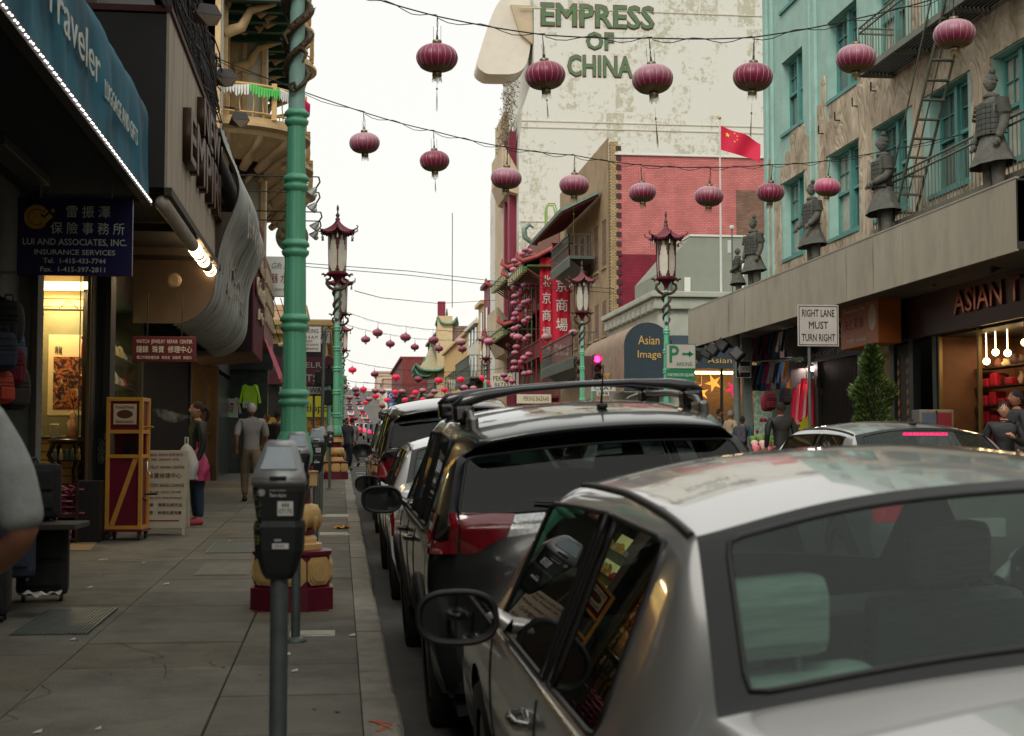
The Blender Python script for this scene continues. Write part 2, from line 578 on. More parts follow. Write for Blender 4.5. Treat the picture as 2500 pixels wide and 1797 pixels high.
def make_car(name,label,kind,paint,loc,rz=0,hw=.9,H=1.46,group=None,lit=False,glass_r=None,glass_s=None,
   detail=2,scaleL=1.0,rack=False,claddings=False,sub=2,interior=True,pitch=None,roll=0,handles=True,antenna=None,
   lamp='sedan',copy_label=None):
 T,I=profile_table(kind,hw,H)
 T=[[(x,y*scaleL,z) for (x,y,z) in st] for st in T]
 wy=[q*scaleL for q in I['wheels']]
 ns=len(T)
 vs,fs,mi=[],[],[]
 NJ=19
 for st in T:
  for j in range(NJ):
   if j<=9:
    x,y,z=st[j]; vs.append((-x,y,z))
   else:
    x,y,z=st[18-j]; vs.append((x,y,z))
 def hj(j): # face column -> half column index (0 = sill..)
  return j if j<9 else 17-j
 rg,fr_,fg=I['rearglass'],I['frit'],I['frontg']
 for i in range(ns-1):
  for j in range(NJ-1):
   a=i*NJ+j
   fs.append((a,a+1,a+NJ+1,a+NJ))
   h=hj(j)
   m=0
   if rg[0]<=i<rg[1] and h>=rg[2]:m=2
   elif fr_[0]<=i<fr_[1] and h>=fr_[2]:m=1
   elif fg[0]<=i<fg[1] and h>=fg[2]:m=3
   elif h==4 and any(s0<=i<s1 for (s0,s1) in I['sideg']):m=4
   elif h==4 and i>=I['sideg'][0][0] and i<I['sideg'][-1][1]:m=1
   mi.append(m)
 me=bpy.data.meshes.new('shell')
 me.from_pydata(vs,[],fs)
 for k in range(5):
  me.materials.append(paint)
 me.polygons.foreach_set('material_index',mi)
 ekey={}
 for p in me.polygons:
  for e in p.edge_keys:ekey.setdefault(e,[]).append(mi[p.index])
 cr=me.attributes.new('crease_edge','FLOAT','EDGE')
 for e in me.edges:
  q=ekey.get(e.key,[0])
  cr.data[e.index].value=1.0 if len(q)>1 and q[0]!=q[1] else 0.0
 cv=me.attributes.new('crease_vert','FLOAT','POINT')
 vd={}
 for e in me.edges:
  if cr.data[e.index].value>.5:
   a,b_=e.vertices
   d=abs(a-b_)==1
   for v in (a,b_):vd.setdefault(v,set()).add(d)
 for v,s_ in vd.items():
  if len(s_)==2:cv.data[v].value=.72 if v//NJ<12 else .55
 me=subsurf(me,sub)
 bm=bmesh.new()
 bm.from_mesh(me)
 bmesh.ops.recalc_face_normals(bm,faces=bm.faces)
 top=max(bm.faces,key=lambda f:f.calc_center_median().z)
 if top.normal.z<0:
  bmesh.ops.reverse_faces(bm,faces=bm.faces)
 R=I['R']
 RA=R+.055
 dele=[]
 for f in bm.faces:
  ok=all(any((v.co.y-c)**2+(v.co.z-R)**2<RA*RA for c in wy) and abs(v.co.x)>hw*.55 for v in f.verts)
  if ok:dele.append(f)
 bmesh.ops.delete(bm,geom=dele,context='FACES')
 for v in bm.verts:
  if abs(v.co.x)>hw*.55:
   for c in wy:
    dy,dz=v.co.y-c,v.co.z-R
    d=math.hypot(dy,dz)
    if 1e-6<d<RA:
     v.co.y=c+dy/d*RA
     v.co.z=R+dz/d*RA
 for f in bm.faces:f.smooth= True
 shell=bpy.data.meshes.new('shell')
 bm.to_mesh(shell)
 bm.free()
 tree_v=[v.co.copy() for v in shell.vertices]
 tree=BVHTree.FromPolygons(tree_v,[tuple(p.vertices) for p in shell.polygons])
 root=empty(name,label,'car',loc,0,group)
 root.rotation_mode='XYZ'
 root.rotation_euler=(math.atan(SL) if pitch is None else pitch,-roll,rz)
 lining=two_sided(paint.name+' shell',paint,(96,100,96)) if (paint.name+' shell') not in bpy.data.materials else bpy.data.materials[paint.name+' shell']
 def split(ids,nm,m,parent,keep=None,rim=None):
  sel=[p for p in shell.polygons if p.material_index in ids and (keep is None or keep(p))]
  if not sel: return None
  idx,vv,ff={},[],[]
  for p in sel:
   q=[]
   for v in p.vertices:
    if v not in idx:
     idx[v]=len(vv)
     vv.append(shell.vertices[v].co[:])
    q.append(idx[v])
   ff.append(q)
  m2=bpy.data.meshes.new(nm)
  m2.from_pydata(vv,[],ff)
  m2.materials.append(m)
  for p in m2.polygons:p.use_smooth= True
  o=mobj(nm,m2,parent)
  if rim:
   b=bmesh.new()
   b.from_mesh(m2)
   ed=[e for e in b.edges if len(e.link_faces)==1]
   nxt={}
   for e in ed:
    a,c=e.verts
    nxt.setdefault(a.index,[]).append(c.index)
    nxt.setdefault(c.index,[]).append(a.index)
   seen,loops=set(),[]
   for s_ in nxt:
    if s_ in seen:continue
    loop,cur,prev=[s_],s_,None
    seen.add(s_)
    while True:
     cand=[q for q in nxt[cur] if q!=prev and q not in seen]
     if not cand:break
     prev,cur=cur,cand[0]
     seen.add(cur)
     loop.append(cur)
    loops.append(loop)
   mb=MB()
   for lp in loops:
    if len(lp)>6:mb.tube([vv[q] for q in lp],rim,6,closed=True)
   b.free()
   if mb.v:mb.build('window_trim',gasket,o)
  return o
 body=split([0],'body',lining,root)
 fs1=[p for p in shell.polygons if p.material_index==1]
 vf={}
 for p in fs1:
  for v in p.vertices:vf.setdefault(v,[]).append(p.index)
 isl,todo=[],{p.index for p in fs1}
 while todo:
  st_=[todo.pop()]
  cur=set(st_)
  while st_:
   for v in shell.polygons[st_.pop()].vertices:
    for q in vf[v]:
     if q in todo:todo.discard(q); cur.add(q); st_.append(q)
  isl.append(cur)
 for cur in isl:split([1],'window_surround',fritm,root,keep=lambda p:p.index in cur)
 split([2],'rear_window',glass_r or carglass,root,rim=.007)
 split([3],'windscreen',sideglass,root,rim=.008)
 segs=I['sideg']
 for s in (-1,1):
  for (s0,s1) in segs:
   ya=min(T[s0][4][1],T[s0][5][1])-.3
   yb=max(T[s1][4][1],T[s1][5][1])+.3
   ym0,ym1=(T[s0][4][1]+T[s0][5][1])/2,(T[s1][4][1]+T[s1][5][1])/2
   def kp(p,s=s,s0=s0,s1=s1):
    c=p.center
    if c.x*s<=0: return False
    t=(c.z-T[s0][4][2])/(T[s0][5][2]-T[s0][4][2]+1e-6)
    a=T[s0][4][1]+(T[s0][5][1]-T[s0][4][1])*t
    b_=T[s1][4][1]+(T[s1][5][1]-T[s1][4][1])*t
    return a-.13<c.y<b_+.13
   split([4],'side_window',glass_s or sideglass,root,keep=kp,rim=.009)
 def hit_x(y,z,s):
  r=tree.ray_cast(Vector((s*3,y,z)),Vector((-s,0,0)))
  return r[0]
 def hit_y(x,z,back=True):
  r=tree.ray_cast(Vector((x,-3 if back else 9,z)),Vector((0,1 if back else -1,0)))
  return r[0]
 def hit_z(x,y):
  r=tree.ray_cast(Vector((x,y,5)),Vector((0,0,-1)))
  return r[0]
 info=dict(root=root,hx=hit_x,hy=hit_y,hz=hit_z,T=T,I=I,wy=wy,R=R,hw=hw,H=H,body=body,tree=tree)
 u=MB()
 u.box(-hw+.12,hw-.12,.25,I['L']*scaleL-.25,.19,.24)
 for c in wy:
  for s in (-1,1):
   pr=[(c+RA*math.cos(a),R+RA*math.sin(a)) for a in [PI*q/14 for q in range(15)]]
   x0,x1=s*(hw-.03),s*(hw-.34)
   for q in range(14):
    u.quad((x0,*pr[q]),(x0,*pr[q+1]),(x1,*pr[q+1]),(x1,*pr[q]))
   u.poly([(x1,*q) for q in pr])
 u.build('underbody',blackpl,root)
 for c in wy:
  for s in (-1,1):
   build_wheel(root,s*I['wheelx']+s*.0,c,R,s)
 if claddings:
  for c in wy:
   for s in (-1,1):
    pts,m=[],MB()
    for q in range(17):
     a=PI*q/16
     y,z=c+(RA+.02)*math.cos(a),R+(RA+.02)*math.sin(a)
     h=hit_x(y,z,s)
     x=h.x if h is not None and abs(h.x)>hw*.8 else s*(hw-.02)
     pts.append((x,y,z))
    m.tube(pts,.028,6); m.build('arch_moulding',blackpl,root)
 seam_y=[T[I['sideg'][0][0]][4][1]+(.0 if kind=='sedan' else .55),T[I['sideg'][0][1]][4][1]+.04 if kind=='sedan' else T[I['sideg'][1][0]][4][1]+.7,T[I['sideg'][-1][1]][4][1]+.02]
 for s in (-1,1):
  for ys in seam_y:
   pts,mb=[],MB()
   for q in range(13):
    z=.30+(T[8][3][2]-.02-.30)*q/12
    h=hit_x(ys,z,s)
    if h is not None and abs(h.x)>hw*.8:pts.append((h.x+s*.0005,ys,z))
   if len(pts)>2:mb.tube(pts,.004,4); mb.build('door_seam',gasket,root)
 for s in (-1,1):
  pts=[]
  ya_,yb_2=T[I['sideg'][0][0]][4][1]-.02,T[I['sideg'][-1][1]][4][1]
  for q in range(15):
   y_=ya_+(yb_2-ya_)*q/14
   h=hit_x(y_,T[I['sideg'][0][0]][4][2]+(-.018),s)
   if h is not None:pts.append((h.x+s*.003,y_,h.z))
  if len(pts)>3:
   mb=MB()
   mb.tube(pts,.008,6)
   mb.build('belt_moulding',chrome if kind=='sedan' else gasket,root)
 if kind=='sedan':
  for s in (-1,1):
   pts=[]
   for q in range(24):
    t_q=q/23
    y_=1.36+1.5*t_q
    h=hit_z(s*(.61-.03*t_q)*hw/.9,y_)
    if h is not None:pts.append((h.x,y_,h.z+.001))
   mb=MB()
   mb.tube(pts,.011,6)
   mb.build('roof_moulding',gasket,root)
 if handles:
  for s in (-1,1):
   for ys in seam_y[:2]:
    z=T[8][3][2]-(.10 if kind=='sedan' else .08)
    y0=ys+.16
    h=hit_x(y0,z,s)
    if h is None:continue
    m=MB()
    m.tube([(h.x+s*.004,y0-.10,z),(h.x+s*.035,y0-.07,z),(h.x+s*.042,y0,z+.002),(h.x+s*.035,y0+.07,z),(h.x+s*.004,y0+.10,z)],[.012,.014,.016,.014,.012],8)
    m.ball((h.x-s*.002,y0,z-.005),.04,12,8,(.3,1.3,.8))
    m.build('door_handle',chrome if kind=='sedan' else paint,root)
 ym=T[I['sideg'][-1][1]][4][1]-.20
 zb=T[8][4][2]
 for s in (-1,1):
  h=hit_x(ym,zb-.0,s)
  x0=(h.x if h is not None else s*(hw-.06))
  m=MB()
  cx=x0+s*.165
  def shellf(uu,vv):
   a,b_=uu*2*PI,vv*PI/2
   ex=.125*abs(math.cos(a))**.75*(1 if math.cos(a)>=0 else -1)
   ez=.082*abs(math.sin(a))**.75*(1 if math.sin(a)>=0 else -1)
   sx_=math.cos(b_)**.5 if vv<1 else 0
   return (cx+s*ex*sx_,ym+.0+.12*math.sin(b_),zb+.045+ez*sx_+ex*.06)
  m.grid(shellf,28,8)
  m.tube([(x0,ym+.02,zb+.005),(x0+s*.03,ym+.03,zb+.03),(x0+s*.07,ym+.04,zb+.05)],[.03,.028,.028],8)
  mm=m.build('wing_mirror',paint if kind!='sedan' else paint,root)
  g=MB()
  ring=[]
  for q in range(28):
   a=2*PI*q/28
   ex=.125*abs(math.cos(a))**.75*(1 if math.cos(a)>=0 else -1)
   ez=.082*abs(math.sin(a))**.75*(1 if math.sin(a)>=0 else -1)
   ring.append((cx+s*ex,ym,zb+.045+ez+ex*.06))
  g.poly([(x*.88+cx*.12,y+.012,(z-zb-.045)*.86+zb+.045) for (x,y,z) in ring])
  g.build('mirror_glass',mat('mirror glass',(90,95,95),.04,1,var=0),mm)
  f=MB()
  f.tube(ring,.010,8,closed=True)
  f.grid(lambda a,b_:tuple(Vector(ring[int(round(a*28))%28]).lerp(Vector((ring[int(round(a*28))%28][0]*.88+cx*.12,ym+.012,(ring[int(round(a*28))%28][2]-zb-.045)*.86+zb+.045)),b_)),28,1)
  f.build('mirror_frame',blackpl,mm)
 if interior:
  seat_y=(1.75,2.75) if kind=='sedan' else (1.55,2.5)
  st=MB()
  zt=T[8][9][2]
  if kind=='sedan':
   st.grid(lambda a,b_:(-.66+1.32*a,.80+.70*b_,1.02-.03*b_+.01*math.sin(a*PI)),8,4)
   st.build('parcel_shelf',darkcloth,root)
  for row,y in enumerate(seat_y):
   y*=scaleL
   for x in ((-.40,.40) if row or kind!='sedan' else (-.44,.44)):
    m=MB()
    bz=.52 if kind!='sedan' else .42
    th=.60 if row else .62
    Mx=Matrix.Translation((x,y-.18,bz))@Matrix.Rotation(math.radians(14),4,'X')
    m.bbox(-.24,.24,-.06,.07,0,th,.05,Mx)
    m.bbox(-.24,.24,0,.5,-.1,.06,.04,Matrix.Translation((x,y-.15,bz)))
    so=m.build('seat',seatcloth,root)
    h=MB()
    h.bbox(-.125,.125,-.05,.05,th+.04,th+.22,.045,Mx)
    h.cyl(Mx@Vector((-.06,0,th-.02)),Mx@Vector((-.06,0,th+.06)),.007,n=6)
    h.cyl(Mx@Vector((.06,0,th-.02)),Mx@Vector((.06,0,th+.06)),.007,n=6)
    h.build('headrest',darkcloth if kind!='sedan' else seatcloth,so)
  m=MB()
  m.bbox(-hw+.12,hw-.12,(I['wheels'][1]-.55)*scaleL,(I['wheels'][1]-.1)*scaleL,T[8][3][2]-.28,T[8][3][2]-.03,.04)
  m.tube([(-.38+.18*math.cos(a),(I['wheels'][1]-.68)*scaleL,T[8][3][2]+.0+.18*math.sin(a)) for a in [2*PI*q/20 for q in range(20)]],.013,6,closed=True)
  m.box(-hw+.15,hw-.15,.9*scaleL,3.3*scaleL,.28,.30)
  m.build('dashboard',darkcloth,root)
 h=hit_y(0,.62 if kind=='sedan' else .88)
 if h is not None:
  m=MB()
  m.bbox(-.155,.155,h.y-.012,h.y-.004,h.z-.076,h.z+.076,.003)
  m.build('number_plate',plate_m,root)
 def patch(outline,nm,m_,off=.006,side=-1,lbl=None,n=10,dens=.035):
  """outline in (x from the car's centre outwards, z); points past the corner wrap on to the flank"""
  bm=bmesh.new()
  vs_=[bm.verts.new((p[0],p[1],0)) for p in outline]
  bm.faces.new(vs_)
  mn,mx=[min(p[k_] for p in outline) for k_ in (0,1)],[max(p[k_] for p in outline) for k_ in (0,1)]
  for k_,no in ((0,(1,0,0)),(1,(0,1,0))):
   q=mn[k_]+dens
   while q<mx[k_]:
    co=(q,0,0) if k_==0 else (0,q,0)
    bmesh.ops.bisect_plane(bm,geom=bm.verts[:]+bm.edges[:]+bm.faces[:],plane_co=co,plane_no=no)
    q+=dens
  cen=Vector((0,.8,.85))
  lim=hw*.86
  for v in bm.verts:
   u_,z=v.co.x,v.co.y
   if u_<=lim:
    o_,d_=Vector((side*u_,-2,z)),Vector((0,1,0))
   else:
    tt=min(1,(u_-lim)/.30)
    aim=Vector((side*(lim-.25),.42+.10*tt,z))
    ang=tt*PI/2
    d_=Vector((-side*math.sin(ang),math.cos(ang),0))
    base=Vector((side*lim,.35*tt*tt+.0,z))
    o_=base-d_*2 if tt<.02 else Vector((side*(lim+(hw-lim)),.30*tt+.02,z))-d_*2
   r=tree.ray_cast(o_,d_)
   if r[0] is not None:
    nrm=r[1] if r[1].dot(d_)<0 else -r[1]
    v.co=r[0]+nrm*off
   else:
    v.co=Vector((side*min(u_,hw),.2,z))
  for f in bm.faces:f.smooth= True
  me_=bpy.data.meshes.new(nm)
  bm.to_mesh(me_)
  bm.free()
  me_.materials.append(m_)
  return mobj(nm,me_,root)
 info['patch']=patch
 L_=mat('lit tail lamp',(150,6,34),.2,emit=.35,ecol=(255,16,60),var=.1,coat=1) if lit else redlens
 zs=T[8][3][2]
 if lamp=='sedan':
  for s in (-1,1):
   patch([(.50,zs-.22),(.50,zs-.05),(.80,zs-.02),(.97,zs-.05),(.95,zs-.20),(.8,zs-.24)],'tail_lamp',L_,side=s)
  if lit:
   z0=T[10][9][2]-.03
   m=MB()
   for q in range(14):
    m.bbox(-.20+q*.0295,-.20+q*.0295+.022,T[9][9][1]-.05,T[9][9][1]-.04,z0-.04,z0-.02,.003)
   m.build('high_brake_lamp',braked,root)
 elif lamp=='suv':
  zs+=.09
  for s in (-1,1):
   o=patch([(.53,zs-.085),(.48,zs+.02),(.74,zs+.04),(.74,zs-.15),(.67,zs-.15),(.60,zs-.11)],'tail_lamp',redlens,side=s)
   patch([(.30,zs-.03),(.34,zs-.07),(.525,zs-.085),(.48,zs+.015),(.34,zs+.015)],'reversing_lamp',clearlens,side=s,off=.007)
   patch([(.75,zs+.04),(1.0,zs+.03),(1.05,zs-.03),(1.0,zs-.13),(.75,zs-.15)],'corner_lamp',redlens,side=s,off=.009)
 elif lamp=='tall':
  for s in (-1,1):
   patch([(.62,zs-.28),(.62,zs+.02),(.80,zs+.02),(.98,zs),(.98,zs-.26)],'tail_lamp',L_,side=s)
 if lamp=='suv':
  h0,h1=hit_y(.06,1.15),hit_y(-.38,1.19)
  m=MB()
  m.tube([h0+Vector((0,-.02,0)),(h0+h1)/2+Vector((0,-.035,0)),h1+Vector((0,-.02,0))],[.016,.010,.006],6)
  m.ball(h0+Vector((0,-.02,0)),.03,10,6)
  m.build('wiper',blackpl,root)
 if rack:
  for s in (-1,1):
   m=MB()
   y0,y1=.62*scaleL,2.62*scaleL
   pts=[]
   for q in range(17):
    t=q/16
    y=y0+(y1-y0)*t
    h=hit_z(s*.58*hw/.9,y)
    z=(h.z if h is not None else H)+.0+.055*min(1,7*math.sin(PI*t))
    pts.append((s*.585*hw/.9,y,z))
   m.tube(pts,[.02 if 0<q<16 else .012 for q in range(17)],10)
   for (ya,yb) in ((y0-.03,y0+.16),(y1-.16,y1+.03)):
    h=hit_z(s*.585*hw/.9,(ya+yb)/2)
    m.bbox(s*.585*hw/.9-.026,s*.585*hw/.9+.026,ya,yb,h.z-.03,h.z+.05,.016)
   m.build('roof_rail',mat('satin rail',(120,120,118),.3,.9,var=.05),root)
  for yy in (.95,2.0):
   yy*=scaleL
   m=MB()
   xr=.585*hw/.9
   h=hit_z(xr,yy)
   zz=h.z+.075
   pts=[(-xr-.07,yy-.02,zz+.0),(-xr-.02,yy-.02,zz+.03),(-xr+.1,yy,zz+.055),(-.3,yy,zz+.075),(0,yy,zz+.08),(.3,yy,zz+.075),(xr-.1,yy,zz+.055),(xr+.02,yy-.02,zz+.03),(xr+.07,yy-.02,zz)]
   for dy in (-.018,.018):
    m.tube([(a,b_+dy,c) for (a,b_,c) in pts],[.02,.034,.028,.017,.016,.017,.028,.034,.02],8)
   for s in (-1,1):
    m.bbox(s*(xr+.02)-.055,s*(xr+.02)+.055,yy-.07,yy+.07,h.z-.005,zz+.012,.02)
   m.build('cross_bar',mat('gloss black',(12,12,13),.22,var=0,coat=.6),root)
 if antenna:
  x,y=antenna
  h=hit_z(x,y)
  m=MB()
  m.bbox(x-.022,x+.022,y-.05,y+.05,h.z-.003,h.z+.025,.012)
  m.cyl((x,y+.02,h.z+.02),(x,y-.12 if kind=='suv' else y-.02,h.z+(.22 if kind=='suv' else .05)),.006,.003,8)
  m.build('antenna',blackpl,root)
 return info
# ground, road, pavements
asph=mat('asphalt',(74,73,70),.92,var=.25,scale=2,bump=.5,bscale=90,dirt=.35,dirtcol=(48,46,43))
asph2=mat('far asphalt',(84,83,80),.92,var=.15,scale=.3)
slabm=[mat('paving %d'%i,c,.78,var=.24,scale=2.6,bump=.4,bscale=70,dirt=.85,dirtcol=d_) for i,(c,d_) in enumerate([((101,98,86),(70,66,55)),((95,92,80),(66,62,52)),((107,104,92),(72,70,60)),((98,92,77),(70,62,50))])]
kerbm=mat('kerb concrete',(132,127,114),.8,var=.28,scale=5,bump=.5,bscale=60,dirt=.5,dirtcol=(92,88,78))
jointm=mat('joint dirt',(52,48,40),.95,var=.2)
earth=mat('ground earth',(96,92,84),.95,var=.2,scale=.1)
g=MB()
ys=[-400,-60,0,60,120,200,290,330,400,500,620,800,3000]
def land(Y):
 if Y<300: return SL*Y-.35
 if Y<620: return SL*300-.35+(Y-300)**1.25*.0165
 return land(619.9)+0
xs=[-1500,-200,-60,-20,0,20,60,200,1500]
vs_,fs_=[],[]
for Y in ys:
 for X in xs:
  vs_.append((X,Y,land(Y)+(max(0,Y-300)*.03 if abs(X)>50 and Y>300 else 0)))
for i in range(len(ys)-1):
 for j in range(len(xs)-1):
  a=i*len(xs)+j
  fs_.append((a,a+1,a+len(xs)+1,a+len(xs)))
g.add(vs_,fs_)
tag(g.build('ground',earth),kind='structure')
CL0,CL1=44.0,53.5 # the cross street
r=MB()
YS=[-60+4*i for i in range(96)]
XS=[XK,1.0,2.2,3.4,4.2,5.0,6.0,7.2,XKR]
vs_,fs_=[],[]
for Y in YS:
 for X in XS:vs_.append((X,Y,road_z(X,Y)))
for i in range(len(YS)-1):
 for j in range(len(XS)-1):
  a=i*len(XS)+j
  fs_.append((a,a+1,a+len(XS)+1,a+len(XS)))
r.add(vs_,fs_)
tag(r.build('road',asph),kind='structure')
r=MB()
for (xa,xb) in ((-60,XK),(XKR,70)):
 r.quad((xa,CL0,SL*CL0-.02),(xb,CL0,SL*CL0),(xb,CL1,SL*CL1),(xa,CL1,SL*CL1-.02))
tag(r.build('cross_street',asph),kind='structure')
lnm=mat('road paint',(188,186,176),.7,var=.2,scale=4,dirt=.5,dirtcol=(90,88,84))
mk=MB()
for (ya,yb) in ((CL0-1.6,CL0-1.3),(CL0+.8,CL0+1.1),(CL1-1.1,CL1-.8),(CL1+.9,CL1+1.2)):
 for j in range(len(XS)-1):
  x0,x1=max(XS[j],.5),min(XS[j+1],7.9)
  mk.quad((x0,ya,road_z(x0,ya)+.005),(x1,ya,road_z(x1,ya)+.005),(x1,yb,road_z(x1,yb)+.005),(x0,yb,road_z(x0,yb)+.005))
for k in range(18):
 ya=-2+9*k
 if CL0-3<ya<CL1:continue
 mk.quad((5.18,ya,road_z(5.18,ya)+.006),(5.3,ya,road_z(5.3,ya)+.006),(5.3,ya+3,road_z(5.3,ya+3)+.006),(5.18,ya+3,road_z(5.18,ya+3)+.006))
tag(mk.build('road_marking',lnm),kind='structure')
pav=tag(empty('pavement'),kind='structure')
bedm=MB()
def bed(x0,x1,ya,yb):
 bedm.add([(x0,ya,walk_z(ya)-.02),(x1,ya,walk_z(ya)-.02),(x1,yb,walk_z(yb)-.02),(x0,yb,walk_z(yb)-.02),
   (x0,ya,walk_z(ya)-.3),(x1,ya,walk_z(ya)-.3),(x1,yb,walk_z(yb)-.3),(x0,yb,walk_z(yb)-.3)],
   [(0,1,2,3),(0,4,5,1),(1,5,6,2),(2,6,7,3),(3,7,4,0)])
bed(-4.6,XK-.18,-40,CL0)
bed(-4.6,XK-.18,CL1,330)
bed(XKR+.18,XR+1.5,-40,CL0)
bed(XKR+.18,XR+1.5,CL1,330)
bedm.build('joint_bed',jointm,pav)
def slab(x0,x1,y0,y1,m,wz=0,gap=.006):
 b=MB()
 x0,x1,y0,y1=x0+gap,x1-gap,y0+gap,y1-gap
 z= lambda Y:walk_z(Y)+wz
 c=.004
 b.add([(x0,y0,z(y0)-.06),(x1,y0,z(y0)-.06),(x1,y1,z(y1)-.06),(x0,y1,z(y1)-.06),
  (x0,y0,z(y0)-c),(x1,y0,z(y0)-c),(x1,y1,z(y1)-c),(x0,y1,z(y1)-c),
  (x0+c,y0+c,z(y0)),(x1-c,y0+c,z(y0)),(x1-c,y1-c,z(y1)),(x0+c,y1-c,z(y1))],
  [(8,9,10,11),(4,5,9,8),(5,6,10,9),(6,7,11,10),(7,4,8,11),(0,1,5,4),(1,2,6,5),(2,3,7,6),(3,0,4,7)])
 return b.build('paving_slab',m,pav)
rs=random.Random(3)
GR=(-2.08,-1.58,9.55,10.95) # grating in the pavement
colx=[-4.6,-3.1,-1.62,-.62,XK-.18]
for c in range(4):
 y=2.0+.3*c*0
 while y<CL0-.05:
  d=[1.55,1.2,.95,.95][c]
  y1=min(y+d,CL0)
  slab(colx[c],colx[c+1],y,y1,slabm[rs.randrange(4)],rs.uniform(-.0025,.0025),gap=.005 if c>1 else .004)
  y=y1
for y in range(2):
 pass
for c in range(3):
 y=CL1
 while y<90:
  slab([-4.6,-2.6,-1.2][c],[-2.6,-1.2,XK-.18][c],y,y+2.2,slabm[rs.randrange(4)])
  y+=2.2
y=10.0
while y<90:
 if not (CL0-1.5<y<CL1):
  for (a,b_) in ((XKR+.18,9.8),(9.8,XR+1.5)):
   slab(a,b_,y,y+1.6,slabm[rs.randrange(4)])
 y+=1.6
kerb=tag(empty('kerb'),kind='structure')
def kstone(xf,s,y0,y1):
 b=MB()
 j=rs.uniform(-.012,.012)
 dz=rs.uniform(-.006,.004)
 xa,xb=xf+j,xf-s*.18
 t=.018
 ring= lambda Y:[(xa+s*.012,Y,road_z(xf,Y)-.1),(xa,Y,walk_z(Y)-t+dz),(xa-s*t,Y,walk_z(Y)+dz),(xb,Y,walk_z(Y)+dz),(xb,Y,walk_z(Y)-.2)]
 A,B=ring(y0+.006),ring(y1-.006)
 b.add(A+B,[(0,1,6,5),(1,2,7,6),(2,3,8,7),(3,4,9,8),(0,1,2,3,4),(5,6,7,8,9)])
 b.build('kerb_stone',kerbm,kerb)
y=2.0
while y<75:
 d=rs.choice([.55,.8,1.0,1.3,.7])
 if not (CL0-.3<y<CL1):kstone(XK,1,y,y+d)
 y+=d
y=14.0
while y<80:
 if not (CL0-.3<y<CL1):kstone(XKR,-1,y,y+1.6)
 y+=1.6
b=MB()
for (xf,s,ya,yb) in ((XK,1,75,330),(XKR,-1,80,330),(XK,1,-40,2),(XKR,-1,-40,14)):
 b.add([(xf,ya,road_z(xf,ya)-.1),(xf,ya,walk_z(ya)),(xf-s*.18,ya,walk_z(ya)),(xf,yb,road_z(xf,yb)-.1),(xf,yb,walk_z(yb)),(xf-s*.18,yb,walk_z(yb))],[(0,1,4,3),(1,2,5,4)])
b.build('far_kerb',kerbm,kerb)
def flat_on_walk(x,y,pts,m,name,h=.006,label=None,cat=None):
 b=MB()
 b.prism([(x+a,y+c) for a,c in pts],'z',0,h)
 b.v=[(vx,vy,vz+walk_z(vy)+.002) for vx,vy,vz in b.v]
 o=b.build(name,m)
 if label:tag(o,label,cat)
 return o
def gpt(x,y,off=.13):
 d=ray(x,y)
 t=(off-CAMZ)/(d.z-SL*d.y)
 return Vector((0,0,CAMZ))+d*t
leafm=mat('fallen yellow leaf',(196,140,30),.7,var=.25,scale=20)
p_=gpt(835,1290)
b=MB()
n_=14
lv=[(p_.x+(.13 if i%2 else .075)*math.cos(2*PI*i/n_),p_.y+(.2 if i%2 else .12)*math.sin(2*PI*i/n_),walk_z(p_.y)+.012+(.03 if i%3==0 else 0)) for i in range(n_)]
lv.append((p_.x,p_.y,walk_z(p_.y)+.008))
b.add(lv,[(i,(i+1)%n_,n_) for i in range(n_)])
tag(b.build('fallen_leaf',leafm),'yellow dead leaf lying on the pavement near the kerb','leaf')
litm=mat('paper litter',(196,194,184),.8,var=.1)
lit=MB()
for (x,y) in ((247,1368),(350,1375),(406,1427),(178,1563),(560,1322),(258,1367),(700,1600),(860,1553),(240,1782),(720,1640),(837,1205),(850,1306),(93,1790),(220,1435)):
 q=gpt(x,y)
 s_=rs.uniform(.012,.028)
 lit.add([(q.x-s_,q.y-s_*2,walk_z(q.y)+.006),(q.x+s_,q.y-s_,walk_z(q.y)+.008),(q.x+s_*.7,q.y+s_*2,walk_z(q.y)+.014),(q.x-s_*.8,q.y+s_,walk_z(q.y)+.007)],[(0,1,2,3)])
tag(lit.build('litter',litm),'scraps of white paper scattered over the pavement','litter',kind='stuff')
steel=mat('worn steel',(120,126,120),.5,.7,var=.2,scale=9)
dark=mat('grate dark',(16,16,15),.9,var=0)
def grate(x0,x1,y0,y1,n,name,lbl,along='y',m=steel):
 root=empty(name,lbl,'grate',((x0+x1)/2,(y0+y1)/2,walk_z((y0+y1)/2)))
 o=Vector(root.location)
 bb=MB()
 z= lambda Y:walk_z(Y)
 bb.add([(x0,y0,z(y0)+.003),(x1,y0,z(y0)+.003),(x1,y1,z(y1)+.003),(x0,y1,z(y1)+.003)],[(0,1,2,3)])
 bb.v=[tuple(Vector(v)-o) for v in bb.v]
 bb.build('pit',dark,root)
 for i in range(n):
  b=MB()
  if along=='y':
   w_=(x1-x0)/n
   a,c,p,q=x0+i*w_,x0+i*w_+w_*.62,y0,y1
  else:
   w_=(y1-y0)/n
   a,c,p,q=x0,x1,y0+i*w_,y0+i*w_+w_*.6
  b.add([(a,p,z(p)+.002),(c,p,z(p)+.002),(c,q,z(q)+.002),(a,q,z(q)+.002),(a,p,z(p)+.012),(c,p,z(p)+.012),(c,q,z(q)+.012),(a,q,z(q)+.012)],
   [(4,5,6,7),(0,1,5,4),(1,2,6,5),(2,3,7,6),(3,0,4,7)])
  b.v=[tuple(Vector(v)-o) for v in b.v]
  b.build('bar',m,root)
 return root
q0,q1=gpt(40,1552),gpt(283,1487)
grate(q0.x-.05,q1.x+.02,q0.y,q1.y,20,'pavement_grating','ribbed metal grating set in the pavement before the heaped luggage')
